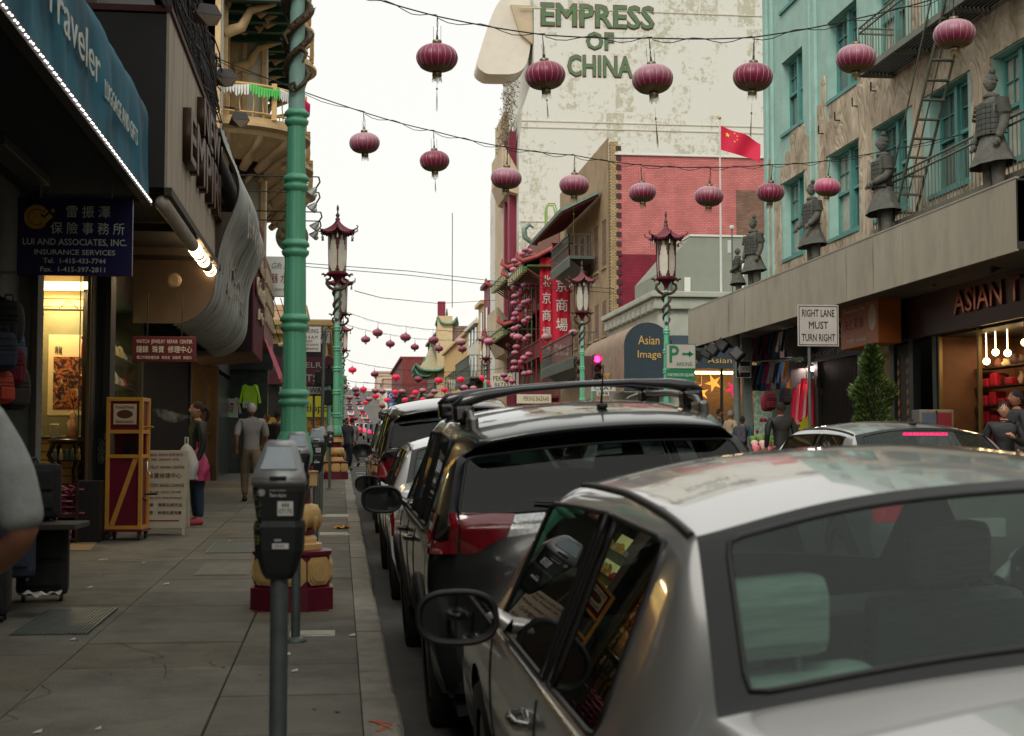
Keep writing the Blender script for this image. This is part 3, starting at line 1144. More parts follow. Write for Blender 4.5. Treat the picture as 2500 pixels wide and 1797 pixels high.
q0,q1=gpt(500,1352),gpt(640,1332)
grate(q0.x,q1.x,q0.y,q1.y+.25,18,'pavement_grating','slatted drain grating in the pavement behind the nearest parking meter')
lidm=mat('utility lid',(112,108,94),.75,var=.25,scale=8,bump=.3)
def lid(x0,y0,x1,y1,lbl,m=lidm):
 a,c=gpt(x0,y0),gpt(x1,y1)
 yb=max(c.y,a.y+.2)
 root=empty('utility_lid',lbl,'lid',(a.x,a.y,walk_z(a.y)))
 for (nm,sx0,sx1,sy0,sy1,h) in (('lid_frame',0,c.x-a.x,0,yb-a.y,.006),('lid_plate',.03,c.x-a.x-.03,.05,yb-a.y-.05,.009)):
  b=MB()
  b.add([(sx0,sy0,h+SL*sy0),(sx1,sy0,h+SL*sy0),(sx1,sy1,h+SL*sy1),(sx0,sy1,h+SL*sy1),(sx0,sy0,-.01),(sx1,sy0,-.01),(sx1,sy1,-.01),(sx0,sy1,-.01)],
   [(0,1,2,3),(4,5,1,0),(5,6,2,1),(6,7,3,2),(7,4,0,3)])
  b.build(nm,m,root)
lid(472,1406,625,1374,'rectangular concrete utility lid in the pavement left of the lamp base')
lid(706,1556,818,1540,'pale narrow utility lid in the pavement below the second parking meter',mat('pale lid',(170,166,150),.7,var=.2,scale=9))
lid(785,1263,850,1256,'narrow pale utility lid in the pavement farthest along the kerb',_M['pale lid'])
lid(780,1308,850,1300,'narrow pale utility lid beside the yellow leaf',_M['pale lid'])
b=MB()
for k in range(300):
 X_,Y_=rs.uniform(-3.0,.0),4.5+26*rs.random()**1.5
 r_=rs.uniform(.006,.015)
 b.add([(X_+r_*math.cos(a),Y_+r_*math.sin(a),walk_z(Y_)+.0035) for a in [PI*i/4+k for i in range(8)]],[tuple(range(8))])
tag(b.build('gum_spots',mat('old gum',(72,69,60),.9,var=.3,scale=1)),'dark trodden gum spots all over the pavement','gum',kind='stuff')
b=MB()
for (x0,y0,n_,dx) in ((-1.9,6.6,16,.08),(-.9,8.2,14,-.05),(-2.3,13.5,12,.05),(-.5,13.0,14,.03)):
 x,y=x0,y0
 for i in range(n_):
  x1,y1=x+dx*rs.uniform(-1.2,2.2),y+rs.uniform(.06,.16)
  b.add([(x-.003,y,walk_z(y)+.0035),(x+.003,y,walk_z(y)+.0035),(x1+.003,y1,walk_z(y1)+.0035),(x1-.003,y1,walk_z(y1)+.0035)],[(0,1,2,3)])
  x,y=x1,y1
tag(b.build('pavement_cracks',mat('crack grey',(72,69,60),.9)),'thin wandering cracks in the paving','crack',kind='stuff')
orm=mat('orange spray paint',(190,84,40),.8,var=.3,scale=30)
b=MB()
for (pa,pb) in (((900,1762),(958,1768)),((920,1765),(955,1783)),((922,1788),(958,1770))):
 a,c=gpt(*pa),gpt(*pb)
 d=(c-a).normalized()*.012
 n2=Vector((-d.y,d.x,0))
 b.add([(v.x,v.y,walk_z(v.y)+.006) for v in (a-n2,c-n2*.3,c+n2*.3,a+n2)],[(0,1,2,3)])
tag(b.build('spray_mark',orm,None),'orange arrow sprayed on the kerb at the bottom of the view','paint mark')
# far end of the street: hill, houses, traffic
rf=random.Random(11)
hill_m=[mat('hill house %d'%i,c,.85,var=.08,scale=.4) for i,c in enumerate([(214,204,186),(200,176,150),(226,220,206),(188,168,150),(206,196,176),(176,150,132)])]
hw_m=mat('hill window',(90,92,92),.3,var=.2,scale=.5)
rd=MB()
pts=[(Y,land(Y)+.6) for Y in (290,320,360,400,450,500,560,620)]
for i in range(len(pts)-1):
 (a,za),(c,zc)=pts[i],pts[i+1]
 rd.quad((-1,a,za),(9.5,a,za),(9.5,c,zc),(-1,c,zc))
tag(rd.build('hill_road',asph2),kind='structure')
k=0
nm_=['cream','tan','white','buff','sand','brown']
wd_=['narrow','wide','tall','low','square','stepped']
for side in (-1,1):
 for row in range(9):
  Y=300+row*34
  X=4.2+side*(9+rf.uniform(0,2))
  for c in range(4 if side>0 else 3):
   wv=rf.uniform(9,15)
   h=rf.uniform(5,10)
   z=land(Y)
   x0,x1=(X,X+wv) if side>0 else (X-wv,X)
   mi_=rf.randrange(6)
   t=empty('hill_house','%s %s house, %s row up the hill, %s %s of the road'%(wd_[k%6],nm_[mi_],ORD[row],ORD[c],'right' if side>0 else 'left'),'house',(x0,Y,z))
   b=MB(); b.box(0,x1-x0,0,22,-3,h); b.build('wall',hill_m[mi_],t)
   b=MB()
   b.box(-.3,x1-x0+.3,-.4,22.3,h,h+.7)
   b.build('roof',hill_m[(mi_+2)%6],t)
   nwx=int((x1-x0)//3)
   for fl in range(int(h//3.4)):
    for q in range(nwx):
     b=MB(); b.box(1+q*3,2.5+q*3,-.12,.1,1.2+fl*3.3,2.9+fl*3.3)
     if row<4 or q%2==0:b.build('window',hw_m,t)
   X+=side*(wv+rf.uniform(0,1.5))
   k+=1
farp=[mat('far car %d'%i,c,.4,.3,var=0,coat=.5) for i,c in enumerate([(200,200,198),(90,90,92),(150,40,48),(60,66,80),(170,166,156)])]
def far_car(m,lbl,X,Y,z,grp,lit=True):
 t=empty('far_car',lbl,'car',(X,Y,z),0,grp)
 b=MB(); b.prism([(0,.3),(0,.85),(.5,1.0),(1.1,1.45),(2.6,1.45),(3.3,1.0),(4.4,.8),(4.5,.3)],'x',-.85,.85)
 b.build('body',m,t)
 b=MB(); b.box(-.68,.68,.42,.5,1.02,1.36); b.xform(Matrix.Translation((0,.12,0))); b.build('rear_window',gasket,t)
 for s in (-1,1):
  b=MB(); b.box(s*.72-.11,s*.72+.11,-.03,.02,.7,.86); b.build('tail_lamp',braked if lit else redlens,t)
  b=MB(); b.cyl((s*.7,.9,.3),(s*.86,.9,.3),.3,n=12); b.build('wheel',rubber,t)
 return t
kk=0
cl0={}
for lane,X in enumerate((2.9,6.2)):
 for Y in (75,90,108,130,160,200,250,310,340,370,400,440,480,530):
  if lane==1 and Y in (90,160):continue
  z=road_z(X,Y) if Y<290 else land(Y)+.6
  far_car(farp[(kk*3+lane)%5],'%s distant car up the %s lane, counted from the crossing'%(ORD[cl0.get(lane,0)],['left','right'][lane]),X,Y,z,'distant cars')
  kk+=1
  cl0[lane]=cl0.get(lane,0)+1
# left side of the street
RL=(PI/2,0,PI/2) # lettering that faces the street from the left
RRt=(PI/2,0,-PI/2) # lettering that faces the street from the right
RF=(PI/2,0,0) # lettering that faces the camera
FX=-1.9 # outer face of the marquees
white_l=mat('white lettering',(214,214,206),.6,var=.06)
black_l=mat('black lettering',(22,22,22),.6,var=0)
wallgrey=mat('grey plaster',(96,98,92),.85,var=.2,scale=1.5,dirt=.5,bump=.2)
blackm=mat('black paint',(22,20,18),.6,var=.3,scale=3)
brownm=mat('dark brown trim',(52,42,33),.6,var=.25,scale=4)
brick_behind=mat('street wall',(150,132,110),.9,var=.15,scale=.6,bump=.2)
for i,(xa,xb,ya,yb,h,c,lb) in enumerate(((-14,XL,-62,-30,13,(170,150,120),'tan block farthest behind the viewer on the left'),(-14,XL,-30,-6,11,(150,90,70),'brick block behind the viewer on the left'),
        (XR,24,-62,-26,12,(120,130,110),'green grey block farthest behind the viewer on the right'),(XR,24,-26,2,14,(168,150,128),'cream block behind the viewer on the right'),(XR,24,2,21.6,12,(160,140,120),'buff block behind the viewer, next to the canopy'))):
 t=empty('building',lb,'building',(xa,ya,SL*ya))
 b=MB(); b.box(0,xb-xa,0,yb-ya,-1,h); b.build('wall',mat('unseen wall %d'%i,c,.9),t)
 for q in range(int((yb-ya)//3)):
  for fl in range(3):
   b=MB(); x_=(xb-xa+.03) if xa<0 else -.03
   b.box(x_-.03,x_+.03,q*3+.8,q*3+2.1,4.6+fl*3.2,6.6+fl*3.2); b.build('window',mat('dull pane',(60,66,68),.1,var=0),t)
# shop with the teal awning (near left)
lug=empty('luggage_shop','luggage shop under the teal awning at the left edge','shop',(XL,0,0))
b=MB()
b.box(-5,0,-6,14.3,3.0,12)
b.box(-5,-1.2,-6,14.3,0,3.0)
b.build('wall',wallgrey,lug)
b=MB(); b.box(-1.2,0,-6,14.3,2.9,2.99); b.build('ceiling',blackm,lug)
b=MB(); b.box(-.15,.17,14.3,14.62,.1,4.2); b.build('pier',wallgrey,lug)
b=MB(); b.box(-.2,.20,14.28,14.34,1.0,1.05); b.box(.13,.185,14.27,14.3,.1,4.2); b.box(-.13,-.09,14.27,14.3,.1,4.2); b.build('pier_trim',brownm,lug)
for ya,yb in ((6,9.5),(10,14)):
 b=MB(); b.box(-.03,.0,ya,yb,2.2,3.0); b.build('sign_board',blackm,lug)
teal=mat('teal canvas',(20,102,124),.8,var=.3,scale=2.4,stretch=(1,1,.35),dirt=.72,dirtcol=(34,40,44),bump=.25,bscale=12)
aw=empty('teal_awning','teal canvas awning lettered Traveler, luggage and gifts, over the left pavement','awning',(FX,5,4.05))
AY=14.45-5
def awp(u,v):
 y=AY*u
 sag=.018*math.sin(u*37)+.022*math.sin(u*61+2)+.012*math.sin(u*113)
 if v<.45:
  t=v/.45
  return (sag*math.sin(t*PI)-.02*t,y,.02+.80*t)
 t=(v-.45)/.55
 if t<.5:
  a=t/.5*PI/2*.75
  return (-.02-.34*(1-math.cos(a)),y,.82+.34*math.sin(a)+sag*.5)
 s_=(t-.5)/.5
 a=PI/2*.75
 return (-.02-.34*(1-math.cos(a))-.94*s_,y,.82+.34*math.sin(a)+.40*s_+sag*.3)
b=MB(); b.grid(awp,90,26); b.build('canvas',teal,aw)
b=MB()
endp=[awp(1,q/26) for q in range(27)]
b.poly([(p_[0]-.01,AY-.01,p_[2]) for p_ in endp]+[(-1.2,AY-.01,0.02)])
b.build('end_panel',teal,aw)
b=MB()
for y in (1.2,3.4,5.6,7.6,AY-.06):
 b.cyl((-1.18,y,.12),(-.04,y,.12),.018,n=6)
 b.cyl((-1.18,y,1.0),(-.06,y,.1),.012,n=6)
b.cyl((-1.0,0,.15),(-1.0,AY,.15),.015,n=6)
b.build('frame',blackm,aw)
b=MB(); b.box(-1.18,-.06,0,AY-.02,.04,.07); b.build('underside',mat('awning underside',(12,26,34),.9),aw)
for q in range(3):
 b=MB(); b.bbox(-.95,-.75,.8+q*2.9,2.6+q*2.9,-.06,.03,.01); b.build('tube_fitting',mat('fitting grey',(66,62,58),.5,var=.1),aw)
b=MB(); b.box(-.05,.03,0,AY,-.05,.015); b.build('lamp_rail',mat('rail grey',(60,58,60),.5,.6,var=.1),aw)
ledm=mat('led lamp',(255,250,245),.3,emit=3,ecol=(255,246,240),var=0)
lm=MB(); lm.ball((0,0,0),.0075,6,4); lme=lm.mesh('led',ledm)
for q in range(130):
 o=mobj('led_lamp',lme,aw); o.location=(.036,.15+q*(AY-.2)/130,-.015-.006*(q%2))
wl=mat('awning lettering',(206,214,208),.7,var=.12,scale=6)
t_=text('lettering','Easy Traveler',.40,wl,(.028,4.55,.47),RL,aw,off=.006); fit_text(t_,3.3,.38); t_.location.y=4.62
t_=text('lettering','LUGGAGE AND GIFTS',.2,wl,(.028,7.45,.39),RL,aw,off=.004); fit_text(t_,1.85,.15)
bagm=[mat('bag %d'%i,c,.75,var=.2,scale=10,bump=.2) for i,c in enumerate([(24,24,26),(96,10,34),(30,40,58),(44,40,38),(170,60,40),(60,84,110)])]
def backpack(name,lbl,loc,m,s=1,rz=0,hang=False,grp=None,tiltx=0):
 t=empty(name,lbl,'bag',loc,rz,grp)
 if tiltx:t.rotation_euler.x=tiltx
 b=MB()
 def f(u,v):
  a,e=u*2*PI,(v-.5)*PI
  k_=abs(math.cos(e))**.45
  sx_,sy_=math.cos(a),math.sin(a)
  sx_=math.copysign(abs(sx_)**.6,sx_); sy_=math.copysign(abs(sy_)**.6,sy_)
  return (s*.17*sx_*k_,s*.12*sy_*k_*(1.1-.25*v),s*(.24+.25*math.sin(e)))
 b.grid(f,18,12)
 b.build('bag_body',m,t)
 b=MB()
 b.bbox(-.12*s,.12*s,-.17*s,-.10*s,.05*s,.24*s,.03*s)
 b.build('front_pocket',m,t)
 b=MB(); b.tube([(-.05*s,0,.48*s),(-.04*s,0,.55*s),(.04*s,0,.55*s),(.05*s,0,.48*s)],.012*s,6); b.build('carry_loop',gasket,t)
 b=MB()
 for zz in (.26,.31,.40):
  b.tube([(-.13*s,-.112*s,zz*s),(0,-.128*s,zz*s),(.13*s,-.112*s,zz*s)],.005*s,5)
 b.build('zip',gasket,t)
 return t
bl=[('black backpack hanging highest in the shop mouth',0),('crimson backpack hanging in the shop mouth',1),('navy backpack hanging at the left edge',2),('charcoal backpack hanging under the crimson one',3),('orange bag hanging lowest at the left edge',4),('blue holdall hanging above the crimson backpack',5)]
for (x,y,Y,k_,s) in ((20,840,13.2,0,.8),(30,940,13.3,1,.7),(8,905,13.0,2,.7),(35,1000,13.5,3,.8),(4,985,13.1,4,.6),(33,885,13.6,5,.6)):
 q=P(x,y,Y)
 backpack('hanging_bag',bl[k_][0],(q.x,q.y,q.z),bagm[k_],s,rz=.2*k_,grp='bags hanging in the shop mouth')
b=MB(); q=P(20,800,13.2); b.cyl((-4.2,13.25,q.z+.5),(-2.9,13.25,q.z+.5),.012,n=6); tag(b.build('hanging_rail',steel),'dark rail carrying the hanging bags at the left edge','rail')
def suitcase(lbl,loc,m,w_,d_,h_,rz=0,tilt=0,ribs=True,grp=None):
 t=empty('suitcase',lbl,'suitcase',loc,rz,grp)
 t.rotation_euler.x=tilt
 b=MB(); b.bbox(-w_/2,w_/2,-d_/2,d_/2,.05,h_,.05); b.build('case',m,t)
 b=MB(); b.bbox(-w_*.38,w_*.38,-d_/2-.03,-d_/2+.02,.12,h_*.5,.02); b.bbox(-w_*.36,w_*.36,-d_/2-.025,-d_/2+.02,h_*.55,h_*.9,.02); b.build('front_pocket',m,t)
 for s1 in (-1,1):
  for s2 in (-1,1):
   b=MB(); b.cyl((s1*w_*.36-.012,s2*d_*.3,.03),(s1*w_*.36+.012,s2*d_*.3,.03),.03,n=10); b.build('wheel',gasket,t)
 b=MB(); b.tube([(-.1,0,h_),(-.09,0,h_+.04),(.09,0,h_+.04),(.1,0,h_)],.014,6); b.build('handle',gasket,t)
 b=MB()
 for zz in (.5,.52):
  b.tube([(-w_*.4,-d_/2-.006,h_*zz),(w_*.4,-d_/2-.006,h_*zz)],.006,5)
 b.build('zip',gasket,t)
 return t
q=gpt(140,1462); zq=walk_z(12)
suitcase('tall black suitcase standing at the pavement side of the heap',(-2.36,11.95,walk_z(11.95)),bagm[0],.40,.28,.62,rz=.15)
suitcase('black duffel suitcase lying across the top of the luggage heap',(-2.5,11.85,walk_z(11.85)+.62),bagm[0],.55,.34,.48,rz=.3)
suitcase('navy suitcase in the middle of the luggage heap',(-2.50,11.3,walk_z(11.3)+.2),bagm[2],.42,.3,.62,rz=.2,tilt=-.1)
suitcase('small black cabin bag lowest in front of the luggage heap',(-2.52,10.75,walk_z(10.75)),bagm[0],.34,.26,.52,rz=.1)
suitcase('charcoal suitcase at the left end of the luggage heap',(-2.95,11.2,walk_z(11.2)),bagm[3],.42,.3,.8,rz=.1)
b=MB(); b.bbox(-2.75,-2.0,11.3,11.95,walk_z(11.6)+.60,walk_z(11.6)+.645,.01)
tag(b.build('cart_board',mat('cart board',(52,46,40),.8,var=.3)),'flat dark trolley board holding the upper luggage','trolley')
b=MB(); b.grid(lambda u,v:(-2.35+.30*u,10.95+.2*v,walk_z(11)+.16+.012*math.sin(9*u)*math.cos(7*v)+.008*math.sin(23*u+5*v)),20,14)
tag(b.build('plastic_wrap',mat('clear wrap',(190,190,188),.2,var=.3,scale=30)),'crumpled clear plastic sheet on the luggage heap','plastic wrap')
# display window facing the camera, pier, shelves
sh=empty('gift_shop','gift shop with a lit display window and scroll painting, beyond the luggage shop','shop',(XL,14.62,0))
b=MB()
b.box(-1.6,-.75,0,8,.1,9)
b.box(-.75,.06,3.4,4.1,3.85,9)
b.box(-.75,-.60,3.3,3.46,.1,9)
b.box(-.75,.05,3.4,3.5,.1,1.12)
b.box(.042,0.07,3.45,4.1,.1,4)
b.build('wall',mat('shop wall grey',(88,82,72),.8,var=.2,scale=2,dirt=.5),sh)
for i,(xa,xb,za,zb) in enumerate(((-.60,-.555,1.1,3.82),(.02,.06,1.1,3.82),(-.6,.06,3.78,3.84),(-.6,.06,1.10,1.15))):
 b=MB(); b.bbox(xa,xb,3.33,3.41,za,zb,.004); b.build('window_frame',mat('brass frame',(110,92,56),.4,.6,var=.15),sh)
b=MB(); b.quad((-.556,3.36,1.15),(.02,3.36,1.15),(.02,3.36,3.78),(-.556,3.36,3.78)); b.build('pane',glass_mat('shop glass',(235,235,225),.97,.01,ior=1.12),sh)
b=MB(); b.box(-.07,-.062,3.345,3.375,1.15,3.78); b.build('glass_joint',gasket,sh)
slatm=mat('slat wall beige',(205,182,132),.6,var=.06)
for q in range(26):
 b=MB(); z0=1.16+q*.102
 b.box(-.75,.02,4.05,4.08,z0+.008,z0+.098); b.build('slat',slatm,sh)
b=MB(); b.box(-.75,.02,4.081,4.10,1.1,3.9); b.build('slat_backing',brownm,sh)
b=MB(); b.box(-.75,-.74,3.4,4.08,1.1,3.9); b.box(.022,.04,3.5,4.08,1.1,3.9); b.box(-.75,.02,3.4,4.08,1.06,1.12); b.build('case_lining',slatm,sh)
b=MB(); b.bbox(-.70,.0,3.6,3.95,3.60,3.68,.01); b.build('ceiling_light',mat('lit diffuser',(255,240,205),.5,emit=3,ecol=(255,226,170),var=0),sh)
def area(name,loc,sx_,sy_,en,col,rot=(0,0,0),spot=False):
 l_=bpy.data.lights.new(name,'AREA')
 l_.shape='RECTANGLE'; l_.size=sx_; l_.size_y=sy_; l_.energy=en; l_.color=col
 o=bpy.data.objects.new(name,l_); COL.objects.link(o); o.location=loc; o.rotation_euler=rot
 return o
area('display_light',(XL-.35,14.62+3.7,3.57),.5,.3,22,(1,.78,.46))
scr=empty('scroll_painting','hanging scroll with a red dragon on black, in the lit display window','scroll',(XL-.33,18.64,1.75))
b=MB(); b.box(-.30,.30,0,.012,0,1.62); b.build('scroll_cloth',mat('scroll cloth',(128,124,92),.8,var=.1),scr)
b=MB(); b.box(-.235,.235,-.004,-.001,.28,1.30); b.build('scroll_paper',mat('scroll paper',(216,198,150),.8,var=.05),scr)
def ink():
 m=bpy.data.materials.new('ink painting'); m.use_nodes= True
 n,l=m.node_tree.nodes,m.node_tree.links
 tc=n.new('ShaderNodeTexCoord'); t=n.new('ShaderNodeTexNoise'); t.inputs['Scale'].default_value=7; t.inputs['Detail'].default_value=5; t.inputs['Distortion'].default_value=2.2
 r=n.new('ShaderNodeValToRGB'); e=r.color_ramp.elements
 e[0].position=.40; e[0].color=(*lin((30,28,26)),1); e[1].position=.70; e[1].color=(*lin((214,196,148)),1)
 for p_,c_ in ((.47,(44,38,30)),(.50,(150,48,30)),(.54,(190,120,50)),(.57,(46,40,32))):
  q=e.new(p_); q.color=(*lin(c_),1)
 l.new(tc.outputs['Object'],t.inputs[0]); l.new(t.outputs[0],r.inputs[0]); l.new(r.outputs[0],n['Principled BSDF'].inputs['Base Color'])
 return m
b=MB(); b.box(-.17,.21,-.008,-.005,.36,1.02); b.build('painting',ink(),scr)
text('lettering','龍',.1,black_l,(-.11,-.012,1.10),RF,scr,ext=.001)
b=MB(); b.cyl((-.34,.0,.0),(.34,.0,.0),.022,n=10); b.cyl((-.32,0,1.62),(.32,0,1.62),.014,n=8); b.tube([(-.12,0,1.63),(0,0,1.74),(.12,0,1.63)],.005,5); b.build('rod',brownm,scr)
redc=mat('crimson',(150,8,40),.6,var=.15)
b=MB(); b.ball((XL-.10,18.4,3.0),.03,10,6); b.cyl((XL-.10,18.4,3.02),(XL-.10,18.4,3.15),.006,n=5); b.lathe([(.012,0),(.022,-.06),(.026,-.22)],(XL-.10,18.4,2.97),10)
tag(b.build('tassel',redc),'small red tassel ornament hanging beside the scroll','tassel')
stl=empty('carved_stool','dark carved stand carrying a figurine in the display window','stand',(XL-.28,18.45,1.17))
b=MB(); b.lathe([(.02,.50),(.22,.50),(.24,.53),(.22,.56),(.02,.56)],n=20); b.build('top',mat('dark lacquer',(40,24,18),.3,var=.2),stl)
for q in range(4):
 a=q*PI/2+.7
 b=MB(); b.tube([(.19*math.cos(a),.19*math.sin(a),.5),(.25*math.cos(a),.25*math.sin(a),.36),(.15*math.cos(a),.15*math.sin(a),.18),(.18*math.cos(a),.18*math.sin(a),0)],[.03,.03,.02,.03],8); b.build('leg',_M['dark lacquer'],stl)
b=MB(); b.lathe([(.06,0),(.08,.04),(.05,.12),(.07,.2),(.03,.26),(.045,.31),(.01,.36)],(XL-.22,18.45,1.73),12); tag(b.build('figurine',mat('figurine',(196,150,110),.4,var=.3,scale=20)),'painted figurine standing on the carved stand','figurine')
b=MB(); b.lathe([(.04,0),(.055,.16),(.058,.17),(.05,.175)],(XL-.42,18.35,1.74),14); tag(b.build('paper_cup',mat('cup',(220,214,190),.5)),'white paper cup left of the figurine on the stand','cup')
for q in range(5):
 b=MB(); b.lathe([(.025,0),(.03,.05),(.018,.09),(.02,.12),(.005,.14)],(XL-.38+q*.07,18.22,1.47),8)
 o=tag(b.build('jar',mat('jar %d'%(q%3),[(90,110,120),(190,170,120),(70,100,90)][q%3],.3)),'%s little jar from the left on the shelf under the stand'%ORD[q],'jar','little jars in the display window')
b=MB(); b.box(XL-.45,XL-.03,18.12,18.32,1.45,1.465); tag(b.build('glass_shelf',brownm),'thin shelf with little jars in the display window','shelf')
for q in range(3):
 b=MB(); b.ball((XL-.5,18.2+q*.03,1.24+q*.06),.05,10,6,(1.2,1,.6)); tag(b.build('red_ornament',redc),['lowest','middle','topmost'][q]+' red ornament at the left corner of the display window','ornament')
rk=empty('shoe_rack','dark low shoe rack under the display window','rack',(XL-.52,17.5,walk_z(17.5)))
b=MB()
b.box(0,.03,0,.45,0,.72); b.box(.52,.55,0,.45,0,.74); b.box(.03,.52,0,.45,.30,.33); b.box(.03,.52,0,.45,.03,.06); b.box(.03,.52,.43,.45,.06,.7)
b.build('rack_frame',mat('rack wood',(50,32,24),.6,var=.2),rk)
pinkm=[mat('slipper %d'%i,c,.7,var=.2,scale=20) for i,c in enumerate([(190,90,130),(220,160,170),(150,40,80),(214,190,160)])]
def slipper(loc,m,rz,rx=0,lbl=None,grp=None,nm='slipper',s=1):
 t=empty(nm,lbl,'slipper',loc,rz,grp)
 t.rotation_euler.x=rx
 def sole(z0,z1):
  pts=[]
  for q in range(14):
   a=2*PI*q/14
   pts.append((.042*s*math.cos(a)*(1.1+.2*math.sin(a)),.12*s*math.sin(a)))
  return pts,z0,z1
 p_,z0,z1=sole(0,.015)
 b=MB(); b.prism(p_,'z',0,.015); b.build('sole',m,t)
 b=MB(); b.tube([(-.045*s,.0,.015),(-.03*s,.04*s,.04),(0,.07*s,.05),(.03*s,.04*s,.04),(.045*s,.0,.015)],.012,6); b.build('strap',pinkm[2],t)
 return t
q=0
for r_ in range(5):
 for c_ in range(5):
  slipper((XL-.46+c_*.11+.01*(r_%2),17.62+.03*rs.uniform(-1,1),walk_z(17.6)+.345+r_*.07),pinkm[(r_+c_)%4],PI/2+rs.uniform(-.3,.3),lbl='slipper in the %s layer of the heap, %s from the left'%(ORD[r_],ORD[c_]),grp='slippers heaped on the shoe rack')
for c_ in range(2):
 slipper((XL-.22+c_*.12,17.55,walk_z(17.6)+.08),pinkm[3],0,1.0,lbl=['left','right'][c_]+' pale sandal of the pair standing in the rack bottom',grp='pale sandals',nm='sandal',s=1.1)
b=MB(); b.box(XL-.03,XL+.26,17.6,18.2,walk_z(18)-.05,walk_z(18)+.72); tag(b.build('stone_plinth',blackm),'black stone plinth right of the shoe rack','plinth')
b=MB(); b.add([(XL-.6,16.5,walk_z(16.5)+.006),(XL+.35,16.5,walk_z(16.5)+.006),(XL+.2,18,walk_z(18)+.006),(XL-.6,18,walk_z(18)+.006)],[(0,1,2,3)])
tag(b.build('door_mat',mat('tan threshold',(150,126,92),.8,var=.2,scale=8)),'tan threshold stone before the shoe rack','threshold')
b=MB(); b.box(XL-.1,XL+.24,18.35,18.75,.2,4.4); b.bbox(XL-.02,XL+.28,18.3,18.8,walk_z(18.5),walk_z(18.5)+.5,.02); b.box(XL+.04,XL+.1,18.31,18.35,.9,4.2); b.box(XL+.16,XL+.2,18.31,18.35,.9,4.2)
tag(b.build('pilaster',blackm),'black pilaster between the lit window and the penny machine','pilaster')
b=MB()
for q in range(9):
 a0=Vector((XL+.16+.012*math.sin(q*2),18.25,1.45+.03*q))
 b.tube([a0+Vector((.03*math.cos(t*PI/3),.015*(t%2),.03*math.sin(t*PI/3))) for t in range(6)],.006,5,closed=True)
b.bbox(XL+.20,XL+.27,18.22,18.27,1.72,1.80,.01)
tag(b.build('padlock_chain',steel),'steel chain and padlock on the black pilaster','chain')
# beige marquee
mq=empty('theatre_marquee','beige fronted marquee with bronze letters and globe bulbs','marquee',(FX,15.9,4.46))
beige=mat('marquee beige',(172,160,142),.7,var=.2,scale=2.5,stretch=(1,3,.4),dirt=.6,dirtcol=(96,86,72),bump=.15)
b=MB(); b.box(-.03,0,0,7.0,0,1.95); b.build('front_panel',beige,mq)
b=MB(); b.box(-1.3,-.03,0,7.0,.0,1.93); b.build('box',blackm,mq)
b=MB(); b.box(-1.3,.03,-.02,7.02,1.95,2.02); b.build('cornice',mat('rust red trim',(70,24,26),.7),mq)
b=MB(); b.box(-.03,.05,-.01,7.0,-.09,-.002); b.build('lower_rim',brownm,mq)
bz=mat('bronze letters',(66,46,30),.45,.35,var=.2,scale=10)
for body,y0,wd,z0,hh in (('EMPIRE',3.85,4.9,.88,.64),('NEW',4.3,2.5,1.50,.50)):
 t_=text('lettering',body,.6,bz,(.05,y0,z0),RL,mq,ext=.045,off=.01,bevel=.008); fit_text(t_,wd,hh)
gl_on=mat('lit globe',(255,236,210),.4,emit=9,ecol=(255,214,160),var=0)
gl_off=mat('dull globe',(176,166,152),.3,var=.1,trans=0)
sm_=MB(); sm_.ball((0,0,0),.085,14,10); son,soff=sm_.mesh('globe on',gl_on),sm_.mesh('globe off',gl_off)
for q in range(38):
 y=.10+q*6.8/38
 lit_=q in (19,20,21,22,24,26,27,31,33)
 o=mobj('globe_bulb',son if lit_ else soff,mq); o.location=(-.06,y,-.16)
 if lit_:o['label']='lit globe bulb'
area('marquee_bulbs',(FX-.1,20.2,4.1),.2,2.2,14,(1,.72,.4))
for y in (.3,2.4,4.6):b=MB(); b.box(-1.25,-.1,y,y+.05,-.12,-.02); b.build('soffit_rib',brownm,mq)
b=MB(); b.lathe([(.04,.0),(.10,.0),(.11,.05),(.10,.08),(.04,.07)],n=18); b.xform(Matrix.Translation((-2.38,20.9,4.02))@Matrix.Rotation(PI/2,4,'X')); tag(b.build('round_speaker',mat('speaker grey',(110,96,76),.5)),'small round grey speaker hanging under the marquee','speaker')
rl=empty('roof_railing','black iron railing tangled with cables on top of the marquee','railing',(FX-.06,15.2,6.45))
for q in range(74):
 b=MB()
 y=q*.1
 b.tube([(0,y,0),(.01*math.sin(q),y+.01,.6),(.02*math.sin(q*1.7),y,1.25+.08*math.sin(q*2.3))],.012,5)
 if q%2==0:b.tube([(0,y,.35),(.06,y+.03,.42),(.05,y+.06,.5),(0,y+.07,.55)],.01,5)
 b.build('bar',blackm,rl)
b=MB()
for z in (.02,.4,.85,1.22):b.cyl((0,0,z),(0,7.4,z+.02),.018,n=6)
b.build('rail',blackm,rl)
b=MB()
for q in range(10):
 pts=[(.05+.04*math.sin(k*1.3+q),k*.75,.1+.12*q+.07*math.sin(k*2.1+q*1.7)) for k in range(11)]
 b.tube(pts,.011,5)
tag(b.build('cable_bundle',blackm),None); bpy.data.objects['cable_bundle'].parent=rl; _KIDS.setdefault(rl,[]).append(bpy.data.objects['cable_bundle'])
